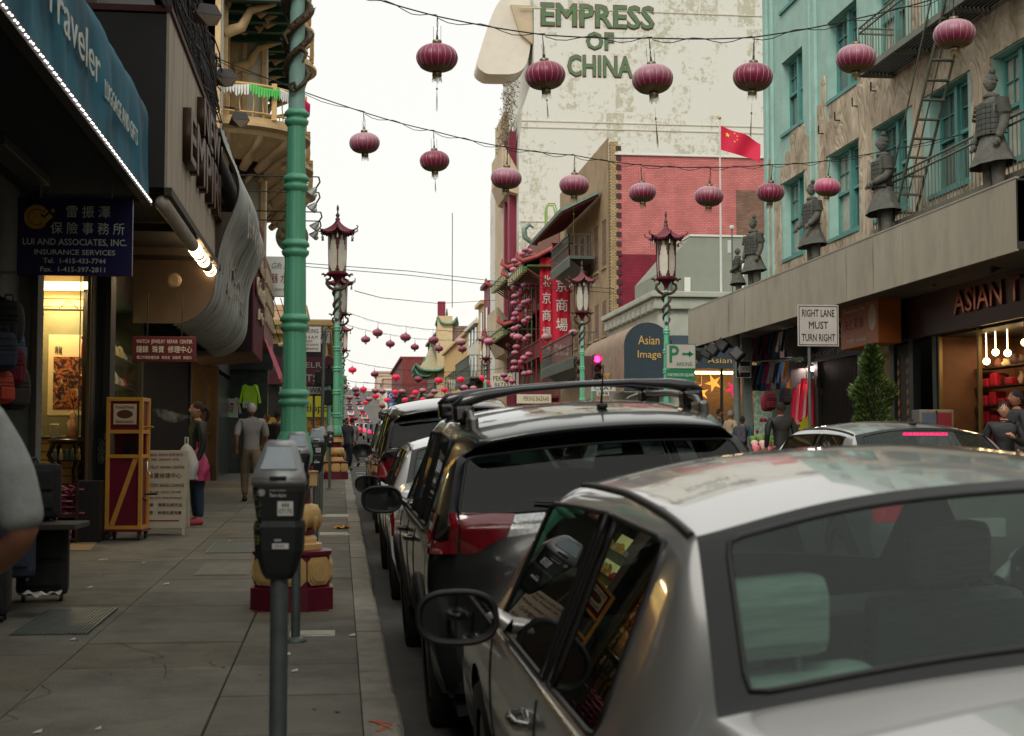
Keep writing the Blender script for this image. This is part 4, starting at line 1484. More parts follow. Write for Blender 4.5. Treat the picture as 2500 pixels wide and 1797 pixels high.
def flood(lbl,x,y,Y,s=1):
 q=P(x,y,Y)
 t=empty('flood_lamp',lbl,'lamp',q,0,'flood lamps on the marquee')
 b=MB()
 Mx=Matrix.Rotation(.35,4,'Z')@Matrix.Rotation(-.25,4,'X')
 b.add([Mx@Vector(v)*s for v in [(-.17,-.12,-.02),(.17,-.12,-.02),(.17,.14,-.02),(-.17,.14,-.02),(-.11,-.1,.14),(.11,-.1,.14),(.11,.12,.14),(-.11,.12,.14),(-.07,-.03,.18),(.07,-.03,.18),(.07,.08,.18),(-.07,.08,.18)]],
  [(0,1,5,4),(1,2,6,5),(2,3,7,6),(3,0,4,7),(4,5,9,8),(5,6,10,9),(6,7,11,10),(7,4,8,11),(8,9,10,11)])
 b.build('housing',mat('lamp housing',(54,52,50),.5,.3,var=.15),t)
 b=MB()
 b.add([Mx@Vector(v)*s for v in [(-.165,-.115,-.022),(.165,-.115,-.022),(.165,.135,-.022),(-.165,.135,-.022),(0,-.02,-.14)]],[(0,1,4),(1,2,4),(2,3,4),(3,0,4)])
 b.build('lens',mat('flood lens',(150,136,116),.15,.3,var=.2,scale=8),t)
 b=MB(); b.tube([(0,.02,.1*s),(-.1,.03,.26),(-.3,.05,.28),(FX-q.x-.02,.05,.22)],.014,6); b.build('arm',blackm,t)
flood('flood lamp nearest the top edge of the frame',505,42,18.8)
flood('middle flood lamp above the marquee letters',548,195,22.6)
flood('lowest flood lamp, beside the festooned balcony',584,296,27)
# wavy grey awning
wm=mat('weathered metal awning',(172,176,172),.5,.25,var=.3,scale=3,stretch=(1,4,.5),dirt=.75,dirtcol=(78,66,52),bump=.2,bscale=14)
wv=empty('wavy_awning','grey rippled awning with a rounded lower lip beyond the marquee','awning',(FX,21.95,3.5))
def wavef(u,v):
 y=7.6*u
 rip=.035*math.sin(u*2*PI*17)+.012*math.sin(u*2*PI*31+1)
 if v<.28:
  a=v/.28*PI/2
  return (-.62+.62*math.sin(a)+rip,y,.62*(1-math.cos(a)))
 t=(v-.28)/.72
 z=.62+2.45*t
 out=.34*math.exp(-((t-.62)/.26)**2)
 wob=.05*math.sin(u*9+5*t)*math.sin(PI*t)
 return (out+wob+rip*(1.2-.5*t),y,z)
b=MB(); b.grid(wavef,170,40); b.build('rippled_sheet',wm,wv)
b=MB()
pr=[wavef(0,q/40) for q in range(41) if q/40<.62]
b.poly([(p_[0]-.01,.01,p_[2]) for p_ in pr]+[(-1.2,.01,pr[-1][2]),(-1.2,.01,0)])
b.build('end_panel',mat('brown end panel',(82,68,56),.7,var=.2,scale=2,dirt=.4,bump=.1),wv)
b=MB(); b.box(-1.25,-.08,.05,7.55,.62,3.06); b.build('backing',brownm,wv)
fadel=mat('faded lettering',(172,164,150),.7,var=.2)
for body,y0,wd,z0,hh,dx in (('JEWELRY',3.6,5.2,1.75,.5,.42),('IMPORTS',3.6,5.0,1.15,.34,.06),('GIFTS',3.6,3.8,.75,.24,.06)):
 t_=text('lettering',body,.4,fadel,(dx,y0,z0),RL,wv,ext=.002); fit_text(t_,wd,hh)
b=MB()
b.cyl((-.95,-.4,1.35),(-.95,-.4,2.9),.008,n=5); b.build('hanger_rod',blackm,wv)
b=MB(); b.cyl((-.4,-.4,1.35),(-.4,-.4,2.9),.008,n=5); b.build('hanger_rod',blackm,wv)
# maroon fascia and the pink fronted shop
maroon=mat('maroon cladding',(104,22,48),.6,var=.18,scale=3,stretch=(1,6,.5),dirt=.3,dirtcol=(50,20,28))
mf=empty('maroon_fascia','maroon corrugated fascia with raised gold lettering beyond the wavy awning','fascia',(FX+.12,29.6,3.62))
b=MB()
for q in range(34):b.box(-.02,.012 if q%2 else 0,q*.1,q*.1+.1,0,2.95)
b.build('cladding',maroon,mf)
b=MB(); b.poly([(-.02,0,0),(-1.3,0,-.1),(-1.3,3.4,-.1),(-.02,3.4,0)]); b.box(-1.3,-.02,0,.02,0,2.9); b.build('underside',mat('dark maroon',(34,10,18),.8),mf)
goldl=mat('pale gold letters',(206,188,156),.4,.3,var=.15)
for body,y0,wd,z0,hh in (('Gifts',1.9,1.5,1.95,.34),('Oriental',1.7,2.9,1.38,.42),('Jewelry',1.8,1.7,.88,.26)):
 t_=text('lettering',body,.4,goldl,(.05,y0,z0),RL,mf,ext=.03,off=.008,shear=.2); fit_text(t_,wd,hh)
pk=empty('pink_fascia','dusty pink shop sign with pale letters above a hanging pink awning flap','fascia',(FX+.16,33.1,4.2))
b=MB(); b.box(-.02,.0,0,4.4,0,1.9); b.build('board',mat('dusty pink',(142,100,92),.7,var=.15,scale=3,dirt=.3),pk)
for r_ in range(3):
 for q in range(7):
  b=MB(); y=.35+q*.55; z=1.45-r_*.45
  b.box(0,.05,y,y+.1,z-.17,z+.17); b.box(0,.05,y+.1,y+.38,z+.1-(q%3)*.06,z+.15-(q%3)*.06); b.box(0,.05,y+.2,y+.28,z-.17,z+.08); b.box(0,.05,y+.1,y+.38,z-.16,z-.11)
  b.build('raised_character',goldl,pk)
flapm=mat('pink canvas',(196,84,104),.75,var=.2,scale=3,dirt=.2)
b=MB(); b.grid(lambda u,v:(.35*v+.03*math.sin(u*12),4.5*u,-.02-.95*v*(1-.1*u)+.03*math.sin(u*14)*v),30,6); b.build('awning_flap',flapm,pk)
b=MB(); b.box(-1.3,-.02,0,4.4,-.1,1.9); b.build('box',brownm,pk)
# shop fronts under the marquees
sf=empty('gate_shop','dark shop front with folding gates under the marquees','shop',(XL,18.75,0))
b=MB(); b.box(-3,-.5,0,25.2,0,9); b.box(-.5,.02,0,1.2,3.0,9); b.box(-.5,0,1.2,25.2,3.7,9)
b.build('wall',blackm,sf)
b=MB(); b.box(-.5,.02,0,.3,.2,3.7); b.box(-.5,.05,3.9,4.1,.2,3.7); b.box(-.5,.05,11.2,11.5,.2,3.7); b.box(-.5,.08,14.2,14.5,.2,3.7); b.box(-.5,.08,17.2,17.6,.2,3.7)
b.build('pier',brownm,sf)
vit=mat('warm lit interior',(255,214,150),.6,emit=.9,ecol=(255,196,120),var=.5,scale=3)
b=MB(); b.box(-.45,-.40,1.2,3.9,1.3,3.4); b.build('showcase_back',mat('green lit back',(200,214,150),.6,emit=.55,ecol=(214,226,150),var=.4,scale=4),sf)
for z in (1.3,1.7,2.1,2.5,2.9):
 b=MB(); b.box(-.4,-.02,1.25,3.85,z,z+.02); b.build('showcase_shelf',brownm,sf)
rj=random.Random(5)
for r_ in range(5):
 for q in range(9):
  b=MB(); y=1.35+q*.28; z=1.32+.4*r_; h=rj.uniform(.1,.26)
  b.lathe([(.05,0),(.08,h*.4),(.05,h*.8),(.02,h)],(XL-.2,18.75+y,z),8)
  c_=rj.randrange(4)
  tag(b.build('trinket',mat('trinket %d'%c_,[(220,220,200),(190,60,90),(210,190,60),(150,180,190)][c_],.4)),'%s trinket from the near end on the %s shelf of the corner showcase'%(ORD[q],ORD[r_]),'trinket','trinkets in the corner showcase')
b=MB(); b.quad((-.01,1.2,1.3),(-.01,3.9,1.3),(-.01,3.9,3.4),(-.01,1.2,3.4)); b.build('pane',_M['shop glass'],sf)
b=MB(); b.box(-.45,-.01,1.2,3.9,.2,1.3); b.build('stall_riser',brownm,sf)
for q in range(66):
 b=MB(); b.box(-.03,.01,4.15+q*.106,4.15+q*.106+.03,.45,3.6); b.build('gate_bar',mat('gate steel',(44,40,38),.5,.5,var=.2),sf)
for z in (1.0,2.0,3.0):
 b=MB(); b.box(-.045,-.03,4.15,11.2,z,z+.03); b.build('gate_rail',_M['gate steel'],sf)
for (ya,yb) in ((11.5,14.2),(14.5,17.2)):
 b=MB(); b.box(-.48,-.44,ya,yb,.8,3.5); b.build('lit_interior',vit,sf)
 b=MB(); b.box(-.44,-.02,ya,yb,1.2,1.24); b.box(-.44,-.02,ya,yb,2.0,2.04); b.build('shelf',brownm,sf)
 b=MB(); b.quad((0,ya,.9),(0,yb,.9),(0,yb,3.5),(0,ya,3.5)); b.build('pane',_M['shop glass'],sf)
b=MB(); b.box(-.05,-.02,17.6,25.2,.6,3.6); b.build('green_door',mat('dark marble',(44,54,50),.3,var=.6,scale=4,coat=.3),sf)
b=MB(); b.box(-3.3,-2.05,41.2,41.5,.8,3.9); b.box(-3.3,-1.9,41.1,41.6,3.9,4.4)
tag(b.build('marble_pier',_M['dark marble']),'dark marble shop pier with shirts hung on it, facing the viewer','pier')
def shirt(name,lbl,c,m,s,rz=0,hood=False,text_=None,cat='shirt',grp=None):
 t=empty(name,lbl,cat,c,rz,grp)
 b=MB()
 out=[(-.13,.0),(-.22,-.04),(-.33,-.55),(-.26,-.58),(-.20,-.25),(-.21,-.72),(.21,-.72),(.20,-.25),(.26,-.58),(.33,-.55),(.22,-.04),(.13,0),(.07,-.05),(-.07,-.05)]
 vs=[]
 k_=len(out)
 for d in (-.04,.04):
  for (x,z) in out:vs.append((x*s,d*s*(1.2 if abs(x)<.2 else .6)+.012*math.sin(x*40),z*s))
 b.add(vs,[tuple(range(k_)),tuple(range(2*k_-1,k_-1,-1))]+[(i,i+k_,(i+1)%k_+k_,(i+1)%k_) for i in range(k_)])
 b.build('cloth',m,t)
 b=MB(); b.tube([(-.1*s,0,.0),(0,0,.05*s),(.1*s,0,0)],.008,5); b.tube([(0,0,.05*s),(0,0,.12*s),(.03*s,0,.14*s)],.006,5); b.build('hanger',gasket,t)
 if hood:
  b=MB(); b.ball((0,.0,-.03*s),.11*s,10,8,(1,.8,.7)); b.build('hood',m,t)
 return t
q=P(611,938,41.0)
sh1=shirt('jacket','bright lime green jacket hanging on the marble pier',(q.x,q.y,q.z),mat('lime cloth',(176,226,50),.7,var=.1),.95,cat='jacket')
b=MB(); b.box(-.2,.03,-.09,-.085,-.66,-.5); b.build('price_card',white_l,sh1)
text('lettering','10',.14,black_l,(-.085,-.095,-.58),RF,sh1,ext=.001)
q=P(567,970,41.05)
sh1=shirt('shirt','white souvenir shirt with a red heart beside the lime jacket',(q.x,q.y,q.z),mat('white cotton',(200,198,188),.8,var=.06),.8,cat='shirt')
b=MB(); b.prism([(0,-.06),(.055,.0),(.045,.035),(.02,.04),(0,.02),(-.02,.04),(-.045,.035),(-.055,0)],'y',-.075,-.07); b.xform(Matrix.Translation((0,0,-.2))); b.build('heart_print',redc,sh1)
text('lettering','SF',.16,black_l,(0,-.075,-.34),RF,sh1,ext=.001)
b=MB(); b.box(-.1,.12,-.08,-.075,-.56,-.44); b.build('price_card',mat('green card',(180,214,180),.6),sh1)
def board(name,lbl,x0,y0,x1,y1,Y,m,d=.04,cat='sign',frame=None,fw=.02):
 a,c=P(x0,y1,Y),P(x1,y0,Y)
 t=empty(name,lbl,cat,a)
 w_,h_=c.x-a.x,c.z-a.z
 b=MB(); b.bbox(0,w_,0,d,0,h_,min(.006,d/4)); b.build('panel',m,t)
 if frame:
  b=MB(); b.box(-fw,0,-.006,d,-fw,h_+fw); b.box(w_,w_+fw,-.006,d,-fw,h_+fw); b.box(0,w_,-.006,d,-fw,0); b.box(0,w_,-.006,d,h_,h_+fw)
  b.build('frame',frame,t)
 def put(body,fx,fz,wfrac,hfrac,m_,**k_):
  t_=text('lettering',body,h_*hfrac,m_,(w_*fx,-.006,h_*fz),RF,t,ext=k_.pop('ext',.002),**k_)
  fit_text(t_,w_*wfrac,h_*hfrac)
  return t_
 return t,w_,h_,put
navy=mat('navy sign',(24,20,72),.25,var=.1,coat=.2)
silv=mat('silver letters',(188,202,190),.5,.2,var=.05)
t,w_,h_,put=board('insurance_sign','navy blue insurance office sign with a gold disc emblem, hanging under the teal awning',40,486,325,671,13.7,navy)
put('雷 振 澤',.61,.81,.38,.155,silv,off=.004)
put('保 險 事 務 所',.61,.595,.64,.155,silv,off=.004)
put('LUI AND ASSOCIATES, INC.',.5,.425,.90,.098,silv,off=.012)
put('INSURANCE SERVICES',.5,.295,.70,.066,silv,off=.014)
put('Tel.  1-415-433-7744',.5,.185,.54,.064,silv,off=.014)
put('Fax.  1-415-397-2811',.49,.075,.56,.064,silv,off=.014)
goldm=mat('gold emblem',(196,150,52),.4,.5,var=.15,scale=30)
cx_,cz_,R_=w_*.165,h_*.745,h_*.155
b=MB()
def arc(r0,r1,a0,a1,n=28):
 A=[(cx_+r1*math.cos(a0+(a1-a0)*i/n),cz_+r1*math.sin(a0+(a1-a0)*i/n)) for i in range(n+1)]
 B=[(cx_+r0*math.cos(a1+(a0-a1)*i/n),cz_+r0*math.sin(a1+(a0-a1)*i/n)) for i in range(n+1)]
 for i in range(n):
  b.add([(A[i][0],-.006,A[i][1]),(A[i+1][0],-.006,A[i+1][1]),(B[n-i-1][0],-.006,B[n-i-1][1]),(B[n-i][0],-.006,B[n-i][1])],[(0,1,2,3)])
arc(R_*.68,R_,.75,2*PI-.75)
arc(.001,R_*.62,.6,2*PI-.75)
b.build('emblem_disc',goldm,t)
b=MB()
Mr=Matrix.Translation((cx_+R_*.62,0,cz_+R_*.02))@Matrix.Rotation(-PI/4,4,'Y')
for (xa,xb,za,zb) in ((-.5,-.12,-.46,.46),(-.12,.5,-.46,-.08),(.05,.55,.08,.34)):
 b.box(xa*R_,xb*R_,-.008,-.004,za*R_,zb*R_,Mr)
b.ball((cx_+R_*1.28,-.006,cz_+R_*.55),R_*.16,12,8,(1,.15,1))
b.build('emblem_bar',goldm,t)
b=MB(); b.cyl((.2,.02,h_),(.2,.02,h_+.35),.01,n=6); b.cyl((w_-.2,.02,h_),(w_-.2,.02,h_+.35),.01,n=6); b.build('hanger',steel,t)
mar=mat('maroon sign',(84,16,34),.5,var=.15)
t,w_,h_,put=board('watch_repair_sign','maroon hanging sign for watch and jewelry repair below the brown awning end',323,822,479,883,20.6,mar,.03)
put('WATCH  JEWELRY  REPAIR  CENTER',.5,.79,.88,.19,white_l,off=.006)
put('鐘錶  珠寶  修理中心',.5,.47,.88,.27,white_l,off=.008)
put('精工外理各種名錶   珠珠清   換錶帶   換電池',.5,.16,.86,.13,white_l)
b=MB(); b.cyl((.2,.015,h_),(.2,.015,h_+.6),.008,n=5); b.cyl((w_-.2,.015,h_),(w_-.2,.015,h_+.6),.008,n=5); b.build('hanger',blackm,t)
pm=empty('penny_press_machine','tall red and yellow pressed penny souvenir machine on castors','machine',(-2.58,18.05,walk_z(18.05)),-.12)
pred,pyel=mat('machine red',(112,8,40),.4,var=.08,coat=.3),mat('machine yellow',(214,156,62),.45,var=.12,coat=.2)
W_,D_,H_=.40,.34,1.60
b=MB(); b.bbox(-W_/2-.04,W_/2+.04,-D_/2-.04,D_/2+.04,.10,.13,.008); b.build('base_board',pred,pm)
for s1 in (-1,1):
 for s2 in (-1,1):
  b=MB(); b.cyl((s1*.19-.012,s2*.15,.045),(s1*.19+.012,s2*.15,.045),.045,n=14); b.box(s1*.19-.02,s1*.19+.02,s2*.15-.02,s2*.15+.02,.05,.1); b.build('castor',mat('castor grey',(60,58,54),.5),pm)
z0=.13
b=MB(); b.box(-W_/2+.01,W_/2-.01,-D_/2+.012,D_/2-.01,z0,z0+.88); b.box(-W_/2+.01,W_/2-.01,-D_/2+.012,D_/2-.01,z0+1.16,z0+H_-.02); b.box(-W_/2+.01,W_/2-.01,.1,D_/2-.01,z0+.88,z0+1.16); b.build('cabinet',pred,pm)
def bar(xa,xb,ya,yb,za,zb):
 b=MB(); b.bbox(xa,xb,ya,yb,za,zb,.004); b.build('frame_bar',pyel,pm)
for s1 in (-1,1):
 for s2 in (-1,1):
  bar(s1*W_/2-.022,s1*W_/2+.022,s2*D_/2-.022,s2*D_/2+.022,z0,z0+H_)
for z in (z0,z0+.86,z0+1.16,z0+H_-.045):
 for s2 in (-1,1):bar(-W_/2+.022,W_/2-.022,s2*D_/2-.016,s2*D_/2+.016,z,z+.045)
 for s1 in (-1,1):bar(s1*W_/2-.016,s1*W_/2+.016,-D_/2+.022,D_/2-.022,z,z+.045)
b=MB(); b.add([(-.17,-D_/2-.004,z0+.05),(-.11,-D_/2-.004,z0+.05),(.17,-D_/2-.004,z0+.86),(.11,-D_/2-.004,z0+.86),(-.17,-D_/2+.016,z0+.05),(-.11,-D_/2+.016,z0+.05),(.17,-D_/2+.016,z0+.86),(.11,-D_/2+.016,z0+.86)],[(0,1,2,3),(0,3,7,4),(1,5,6,2),(4,7,6,5)]); b.build('diagonal_brace',pyel,pm)
b=MB(); b.bbox(-.14,.14,-D_/2-.004,-D_/2+.012,z0+1.27,z0+1.52,.003); b.build('label_plate',mat('label cream',(214,196,160),.6),pm)
b=MB(); b.ball((0,-D_/2-.006,z0+1.395),.1,24,8,(1,.04,.52)); b.build('penny_picture',mat('copper print',(96,52,34),.6,var=.3,scale=40),pm)
rl_=mat('maroon print',(110,20,36),.6,var=0)
t_=text('lettering','Pressed Penny',.05,rl_,(0,-D_/2-.008,z0+1.48),RF,pm,ext=.001,off=.004); fit_text(t_,.23)
t_=text('lettering','Souvenir',.05,rl_,(0,-D_/2-.008,z0+1.305),RF,pm,ext=.001,off=.006); fit_text(t_,.21)
b=MB(); b.quad((-.17,-D_/2+.005,z0+.9),(.17,-D_/2+.005,z0+.9),(.17,-D_/2+.005,z0+1.16),(-.17,-D_/2+.005,z0+1.16)); b.build('pane',_M['shop glass'],pm)
b=MB(); b.cyl((.02,-.02,z0+.99),(.02,.06,z0+.99),.085,n=20); b.cyl((.02,-.04,z0+.99),(.02,.06,z0+.99),.03,n=12); b.build('gear',blackpl,pm)
b=MB(); b.cyl((W_/2,-.05,z0+1.24),(W_/2+.12,-.05,z0+1.24),.012,n=8); b.build('crank',goldm,pm)
b=MB(); b.tube([(W_/2+.02,-.06,z0+.8),(W_/2+.05,-.06,z0+.82),(W_/2+.05,-.06,z0+.72),(W_/2+.09,-.06,z0+.66)],.011,8); b.build('chute_handle',chrome,pm)
b=MB(); b.cyl((W_/2,.02,z0+.42),(W_/2+.16,.02,z0+.42),.012,n=8); b.cyl((W_/2,-.06,z0+.38),(W_/2+.05,-.06,z0+.34),.016,n=8); b.build('crank',blackpl,pm)
q=gpt(408,1305)
sb=empty('sandwich_board','white sandwich board with red print beside the penny machine','signboard',(-2.20,18.65,walk_z(18.65)),-.10)
cream=mat('board cream',(206,198,172),.7,var=.1,scale=4,dirt=.2)
Mx=Matrix.Rotation(math.radians(-6),4,'X')
b=MB(); b.bbox(-.30,.26,-.012,.012,.09,1.08,.004,Mx); b.build('front_board',cream,sb)
b=MB(); b.bbox(-.30,.26,-.012,.012,.09,1.08,.004,Matrix.Translation((0,.30,0))@Matrix.Rotation(math.radians(8),4,'X')); b.build('back_board',cream,sb)
for x in (-.28,.22):
 b=MB(); b.box(x,x+.03,-.01,.02,0,.1,Mx); b.build('leg',cream,sb)
pr_=mat('red brown print',(104,36,34),.7,var=.1)
lines=[('MING WING IMPORTS',1.02,.44,.035),('900  GRANT AVE.',.96,.36,.03),('JEWELRY REPAIR CENTER',.86,.5,.05),('珠寶修理中心',.75,.42,.07),('BATTERY.BAND CHANGE',.63,.5,.045),('14K,24K, GOLD, SILVER',.545,.42,.032),('PEARL ETC. FINE JEWELRY.',.47,.48,.03),('名錶    專業名錶洗油',.38,.46,.045),('錶帶    修理名貴珠寶',.28,.46,.045)]
for (s_,z,wd,hh) in lines:
 t_=text('lettering',s_,hh,pr_,(0,0,0),RF,sb,ext=.001,off=.008); fit_text(t_,wd,hh)
 Lc=Mx@Vector((-.02,-.016,z)); t_.location=Lc; t_.rotation_euler=(PI/2-math.radians(6),0,0)
b=MB(); b.box(-.22,.18,-.016,-.013,.175,.19,Mx); b.build('red_rule',redc,sb)
# lamp posts, meters, far left buildings, signals
gpole=mat('green enamel',(102,184,146),.42,var=.14,scale=3,stretch=(1,1,.3),dirt=.3,dirtcol=(74,142,110),bump=.08,coat=.15)
gpale=mat('pale green enamel',(152,192,180),.5,var=.1,scale=3)
bronze=mat('dragon bronze',(84,66,44),.5,.35,var=.35,scale=14,bump=.7,bscale=60)
lred=mat('lamp base red',(96,8,34),.45,var=.15,scale=5,dirt=.3,dirtcol=(60,14,24))
lcream=mat('lamp base cream',(204,168,108),.55,var=.12,scale=6,dirt=.45,dirtcol=(130,96,60))
roofm=mat('pagoda red',(116,48,62),.5,var=.2,scale=5)
fretm=mat('fretwork',(92,66,56),.5,.2,var=.3,scale=20)
lglass=mat('frosted lamp pane',(206,202,184),.45,var=.12,scale=5)
def lamp_post(lbl,X,Y,grp='dragon lamp posts along both kerbs'):
 t=empty('street_lamp',lbl,'street lamp',(X,Y,walk_z(Y)),0,grp)
 oc=PI/8
 b=MB(); b.lathe([(.34,-.03),(.34,.16),(.30,.17)],n=8,smooth=False,rot=oc); b.lathe([(.40,-.08),(.40,.0)],n=4,smooth=False,rot=PI/4); b.build('plinth',lred,t)
 b=MB(); b.lathe([(.305,.17),(.305,.40),(.325,.42),(.325,.44),(.25,.45)],n=8,smooth=False,rot=oc); b.build('base_block',lred,t)
 for q in range(8):
  a=q*PI/4+0
  Mx=Matrix.Rotation(a,4,'Z')
  b=MB()
  for (wd,d0,d1,h0,h1) in ((.112,.283,.292,.185,.395),(.095,.29,.299,.20,.38),(.078,.297,.306,.215,.365)):
   c_=.035
   b.prism([(-wd,h0+c_),(-wd+c_,h0),(wd-c_,h0),(wd,h0+c_),(wd,h1-c_),(wd-c_,h1),(-wd+c_,h1),(-wd,h1-c_)],'x',d0,d1)
  b.xform(Mx); b.build('relief_panel',lcream,t)
 b=MB(); b.lathe([(.24,.45),(.24,.49),(.20,.50),(.20,.53),(.17,.56)],n=8,smooth=False,rot=oc); b.build('step',lcream,t)
 b=MB(); b.lathe([(.17,.56),(.17,.60),(.15,.62)],n=16); b.build('neck',lred,t)
 b=MB(); b.lathe([(.15,.61),(.19,.63),(.215,.67),(.215,.74),(.19,.79),(.14,.80)],n=24); b.build('torus',lcream,t)
 b=MB()
 for q in range(12):
  a=q*PI/6; b.lathe([(.001,-.07),(.02,-.02),(.035,.02),(.03,.05)],(.2*math.cos(a),.2*math.sin(a),.655),8)
 b.build('drip_leaf',lcream,t)
 b=MB(); b.lathe([(.14,.79),(.13,.92),(.15,.93)],n=16); b.build('waist',lred,t)
 b=MB(); b.lathe([(.15,.93),(.20,.94),(.20,1.03),(.21,1.05),(.15,1.06)],n=8,smooth=False,rot=oc); b.build('capital',lcream,t)
 b=MB(); b.lathe([(.165,1.06),(.165,1.09)],n=8,smooth=False,rot=oc); b.build('rim',lred,t)
 b=MB()
 b.lathe([(.12,1.09),(.145,1.12),(.15,1.2),(.13,1.30),(.105,1.36)],n=24)
 b.lathe([(.105,1.36),(.098,1.60)],n=48,flute=.07,nf=8,cap=False)
 zc=[1.62,2.21,2.80,3.32,3.84]
 rr=[.096,.090,.083,.077,.070]
 for z0,r0,z1,r1 in zip(zc,rr,zc[1:],rr[1:]):
  b.lathe([(r0,z0+.06),(r0*.98,z0+.10),(r1,z1-.06)],n=48,flute=.075,nf=8,cap=False)
 for z0,r0 in zip(zc,rr):
  b.lathe([(r0,z0-.07),(r0+.022,z0-.045),(r0+.026,z0-.02),(r0+.008,z0-.008),(r0+.006,z0+.008),(r0+.028,z0+.02),(r0+.024,z0+.045),(r0,z0+.07)],n=28,cap=False)
 b.build('pole',gpole,t)
 b=MB(); b.lathe([(.066,3.9),(.056,4.95)],n=24); b.build('upper_pole',gpale,t)
 for k in range(2):
  b=MB()
  pts,rd_=[],[]
  for q in range(9): # the curl of the tail
   a=PI*1.7*(1-q/8)
   s_=.012+.034*q/8
   pts.append((-.02+s_*math.cos(a+PI*.5)+.03*0,-.085,4.06+s_*math.sin(a+PI*.5)))
   rd_.append(.008+.006*q/8)
  if k:pts=[(-p_[0],-p_[1],p_[2]+.08) for p_ in pts]
  n_=40
  a0=-PI/2+k*PI
  for q in range(n_):
   u=q/(n_-1)
   a=a0+u*2.3*2*PI*.62
   r_=.085+.012*u
   pts.append((r_*math.cos(a),r_*math.sin(a),4.05+k*.05+.75*u)); rd_.append(.016+.026*u)
  ae=a0+2.3*2*PI*.62
  sx_=1 if k else -1
  for (dx,dz,r_) in ((.12,4.86,.04),(.21,4.92,.042),(.27,5.0,.04),(.26,5.09,.036),(.18,5.13,.032),(.17,5.19,.032),(.24,5.24,.036),(.30,5.22,.03),(.33,5.17,.018)):
   pts.append((sx_*dx,.0,dz)); rd_.append(r_)
  b.tube(pts,rd_,8)
  for q in range(14,len(pts)-3,2):
   p_=Vector(pts[q]); o_=Vector((p_.x,p_.y,0)).normalized()*(rd_[q]+.012)
   b.add([p_+o_*1.1+Vector((0,0,.03)),p_+o_*.4+Vector((0,0,-.02)),p_+o_*.4+Vector((.012,.012,.0)),p_+o_*.4-Vector((.012,.012,0))],[(0,1,2),(0,2,3),(0,3,1)])
  for q in (24,34):
   p_=Vector(pts[q])
   b.tube([p_,p_+Vector((sx_*.05,-.05,-.06)),p_+Vector((sx_*.02,-.07,-.14))],[.022,.016,.008],6)
  for q in range(3):
   b.tube([(sx_*.30,0,5.22),(sx_*(.36+.02*q),(q-1)*.03,5.27-.02*q),(sx_*.41,(q-1)*.04,5.24)],[.014,.01,.004],5)
  b.build('dragon',bronze,t)
 b=MB(); b.lathe([(.05,4.93),(.065,4.96),(.05,5.0),(.075,5.08),(.14,5.17),(.20,5.22)],n=6,smooth=False); b.build('cup',lred,t)
 b=MB(); b.lathe([(.30,5.22),(.31,5.26),(.27,5.28)],n=6,smooth=False,rot=PI/6); b.build('lantern_floor',lred,t)
 R0,R1=.245,.275
 for q in range(6):
  a,a2=q*PI/3+PI/6,(q+1)*PI/3+PI/6
  p0,p1=Vector((R0*math.cos(a),R0*math.sin(a),5.27)),Vector((R1*math.cos(a),R1*math.sin(a),6.30))
  q0,q1=Vector((R0*math.cos(a2),R0*math.sin(a2),5.27)),Vector((R1*math.cos(a2),R1*math.sin(a2),6.30))
  b=MB(); b.tube([p0,p1],.014,6); b.build('post',lred,t)
  b=MB(); i_=.93
  b.quad(*[Vector((v.x*i_,v.y*i_,v.z)) for v in (p0,q0,q1,p1)]); b.build('pane',lglass,t)
  b=MB()
  e=(q0-p0)/2
  m0,m1=(p0+q0)/2,(p1+q1)/2
  def W(u,v,d=.975):
   p_=(p0.lerp(p1,v)).lerp(q0.lerp(q1,v),u); return Vector((p_.x*d,p_.y*d,p_.z))
  for (ua,ub,va,vb) in ((.05,.95,.94,1.0),(.05,.22,.70,.94),(.78,.95,.70,.94),(.22,.36,.82,.94),(.64,.78,.82,.94),(.05,.14,.58,.7),(.86,.95,.58,.7),(.05,.95,0,.04),(.05,.25,.04,.10),(.75,.95,.04,.10),(.05,.14,.1,.17),(.86,.95,.1,.17)):
   b.add([W(ua,va),W(ub,va),W(ub,vb),W(ua,vb),W(ua,va,.95),W(ub,va,.95),W(ub,vb,.95),W(ua,vb,.95)],[(0,1,2,3),(0,4,5,1),(1,5,6,2),(2,6,7,3),(3,7,4,0)])
  b.build('fretwork',fretm,t)
 def roof(u,v):
  a=u*2*PI
  k6=abs(((a-PI/6)/(PI/3)+.5)%1-.5)*2 # 0 at corners, 1 at mid sides
  cr=1-k6
  r_=.045+(.36+.13*cr**3)*v**1.0
  z=6.66-.36*(v**.62)+.10*(cr**3)*v**4+.012*math.cos(u*2*PI*42)*v
  return (r_*math.cos(a),r_*math.sin(a),z)
 b=MB(); b.grid(roof,168,12); b.grid(lambda u,v:tuple(Vector(roof(u,v))-Vector((0,0,.018+.02*v))),84,6); b.build('roof',roofm,t)
 for q in range(6):
  a=q*PI/3+PI/6
  b=MB(); r_=.50
  b.tube([(r_*math.cos(a),r_*math.sin(a),6.375),((r_+.07)*math.cos(a),(r_+.07)*math.sin(a),6.40),((r_+.10)*math.cos(a),(r_+.10)*math.sin(a),6.45),((r_+.07)*math.cos(a),(r_+.07)*math.sin(a),6.48),((r_+.045)*math.cos(a),(r_+.045)*math.sin(a),6.455)],[.02,.018,.015,.012,.008],6)
  b.build('roof_horn',roofm,t)
  b=MB(); b.cyl(((r_-.06)*math.cos(a),(r_-.06)*math.sin(a),6.36),((r_-.06)*math.cos(a),(r_-.06)*math.sin(a),6.24),.004,n=4); b.lathe([(.012,0),(.02,-.03),(.035,-.09),(.038,-.1)],((r_-.06)*math.cos(a),(r_-.06)*math.sin(a),6.24),8); b.build('bell',mat('bell metal',(130,128,110),.4,.7,var=.2),t)
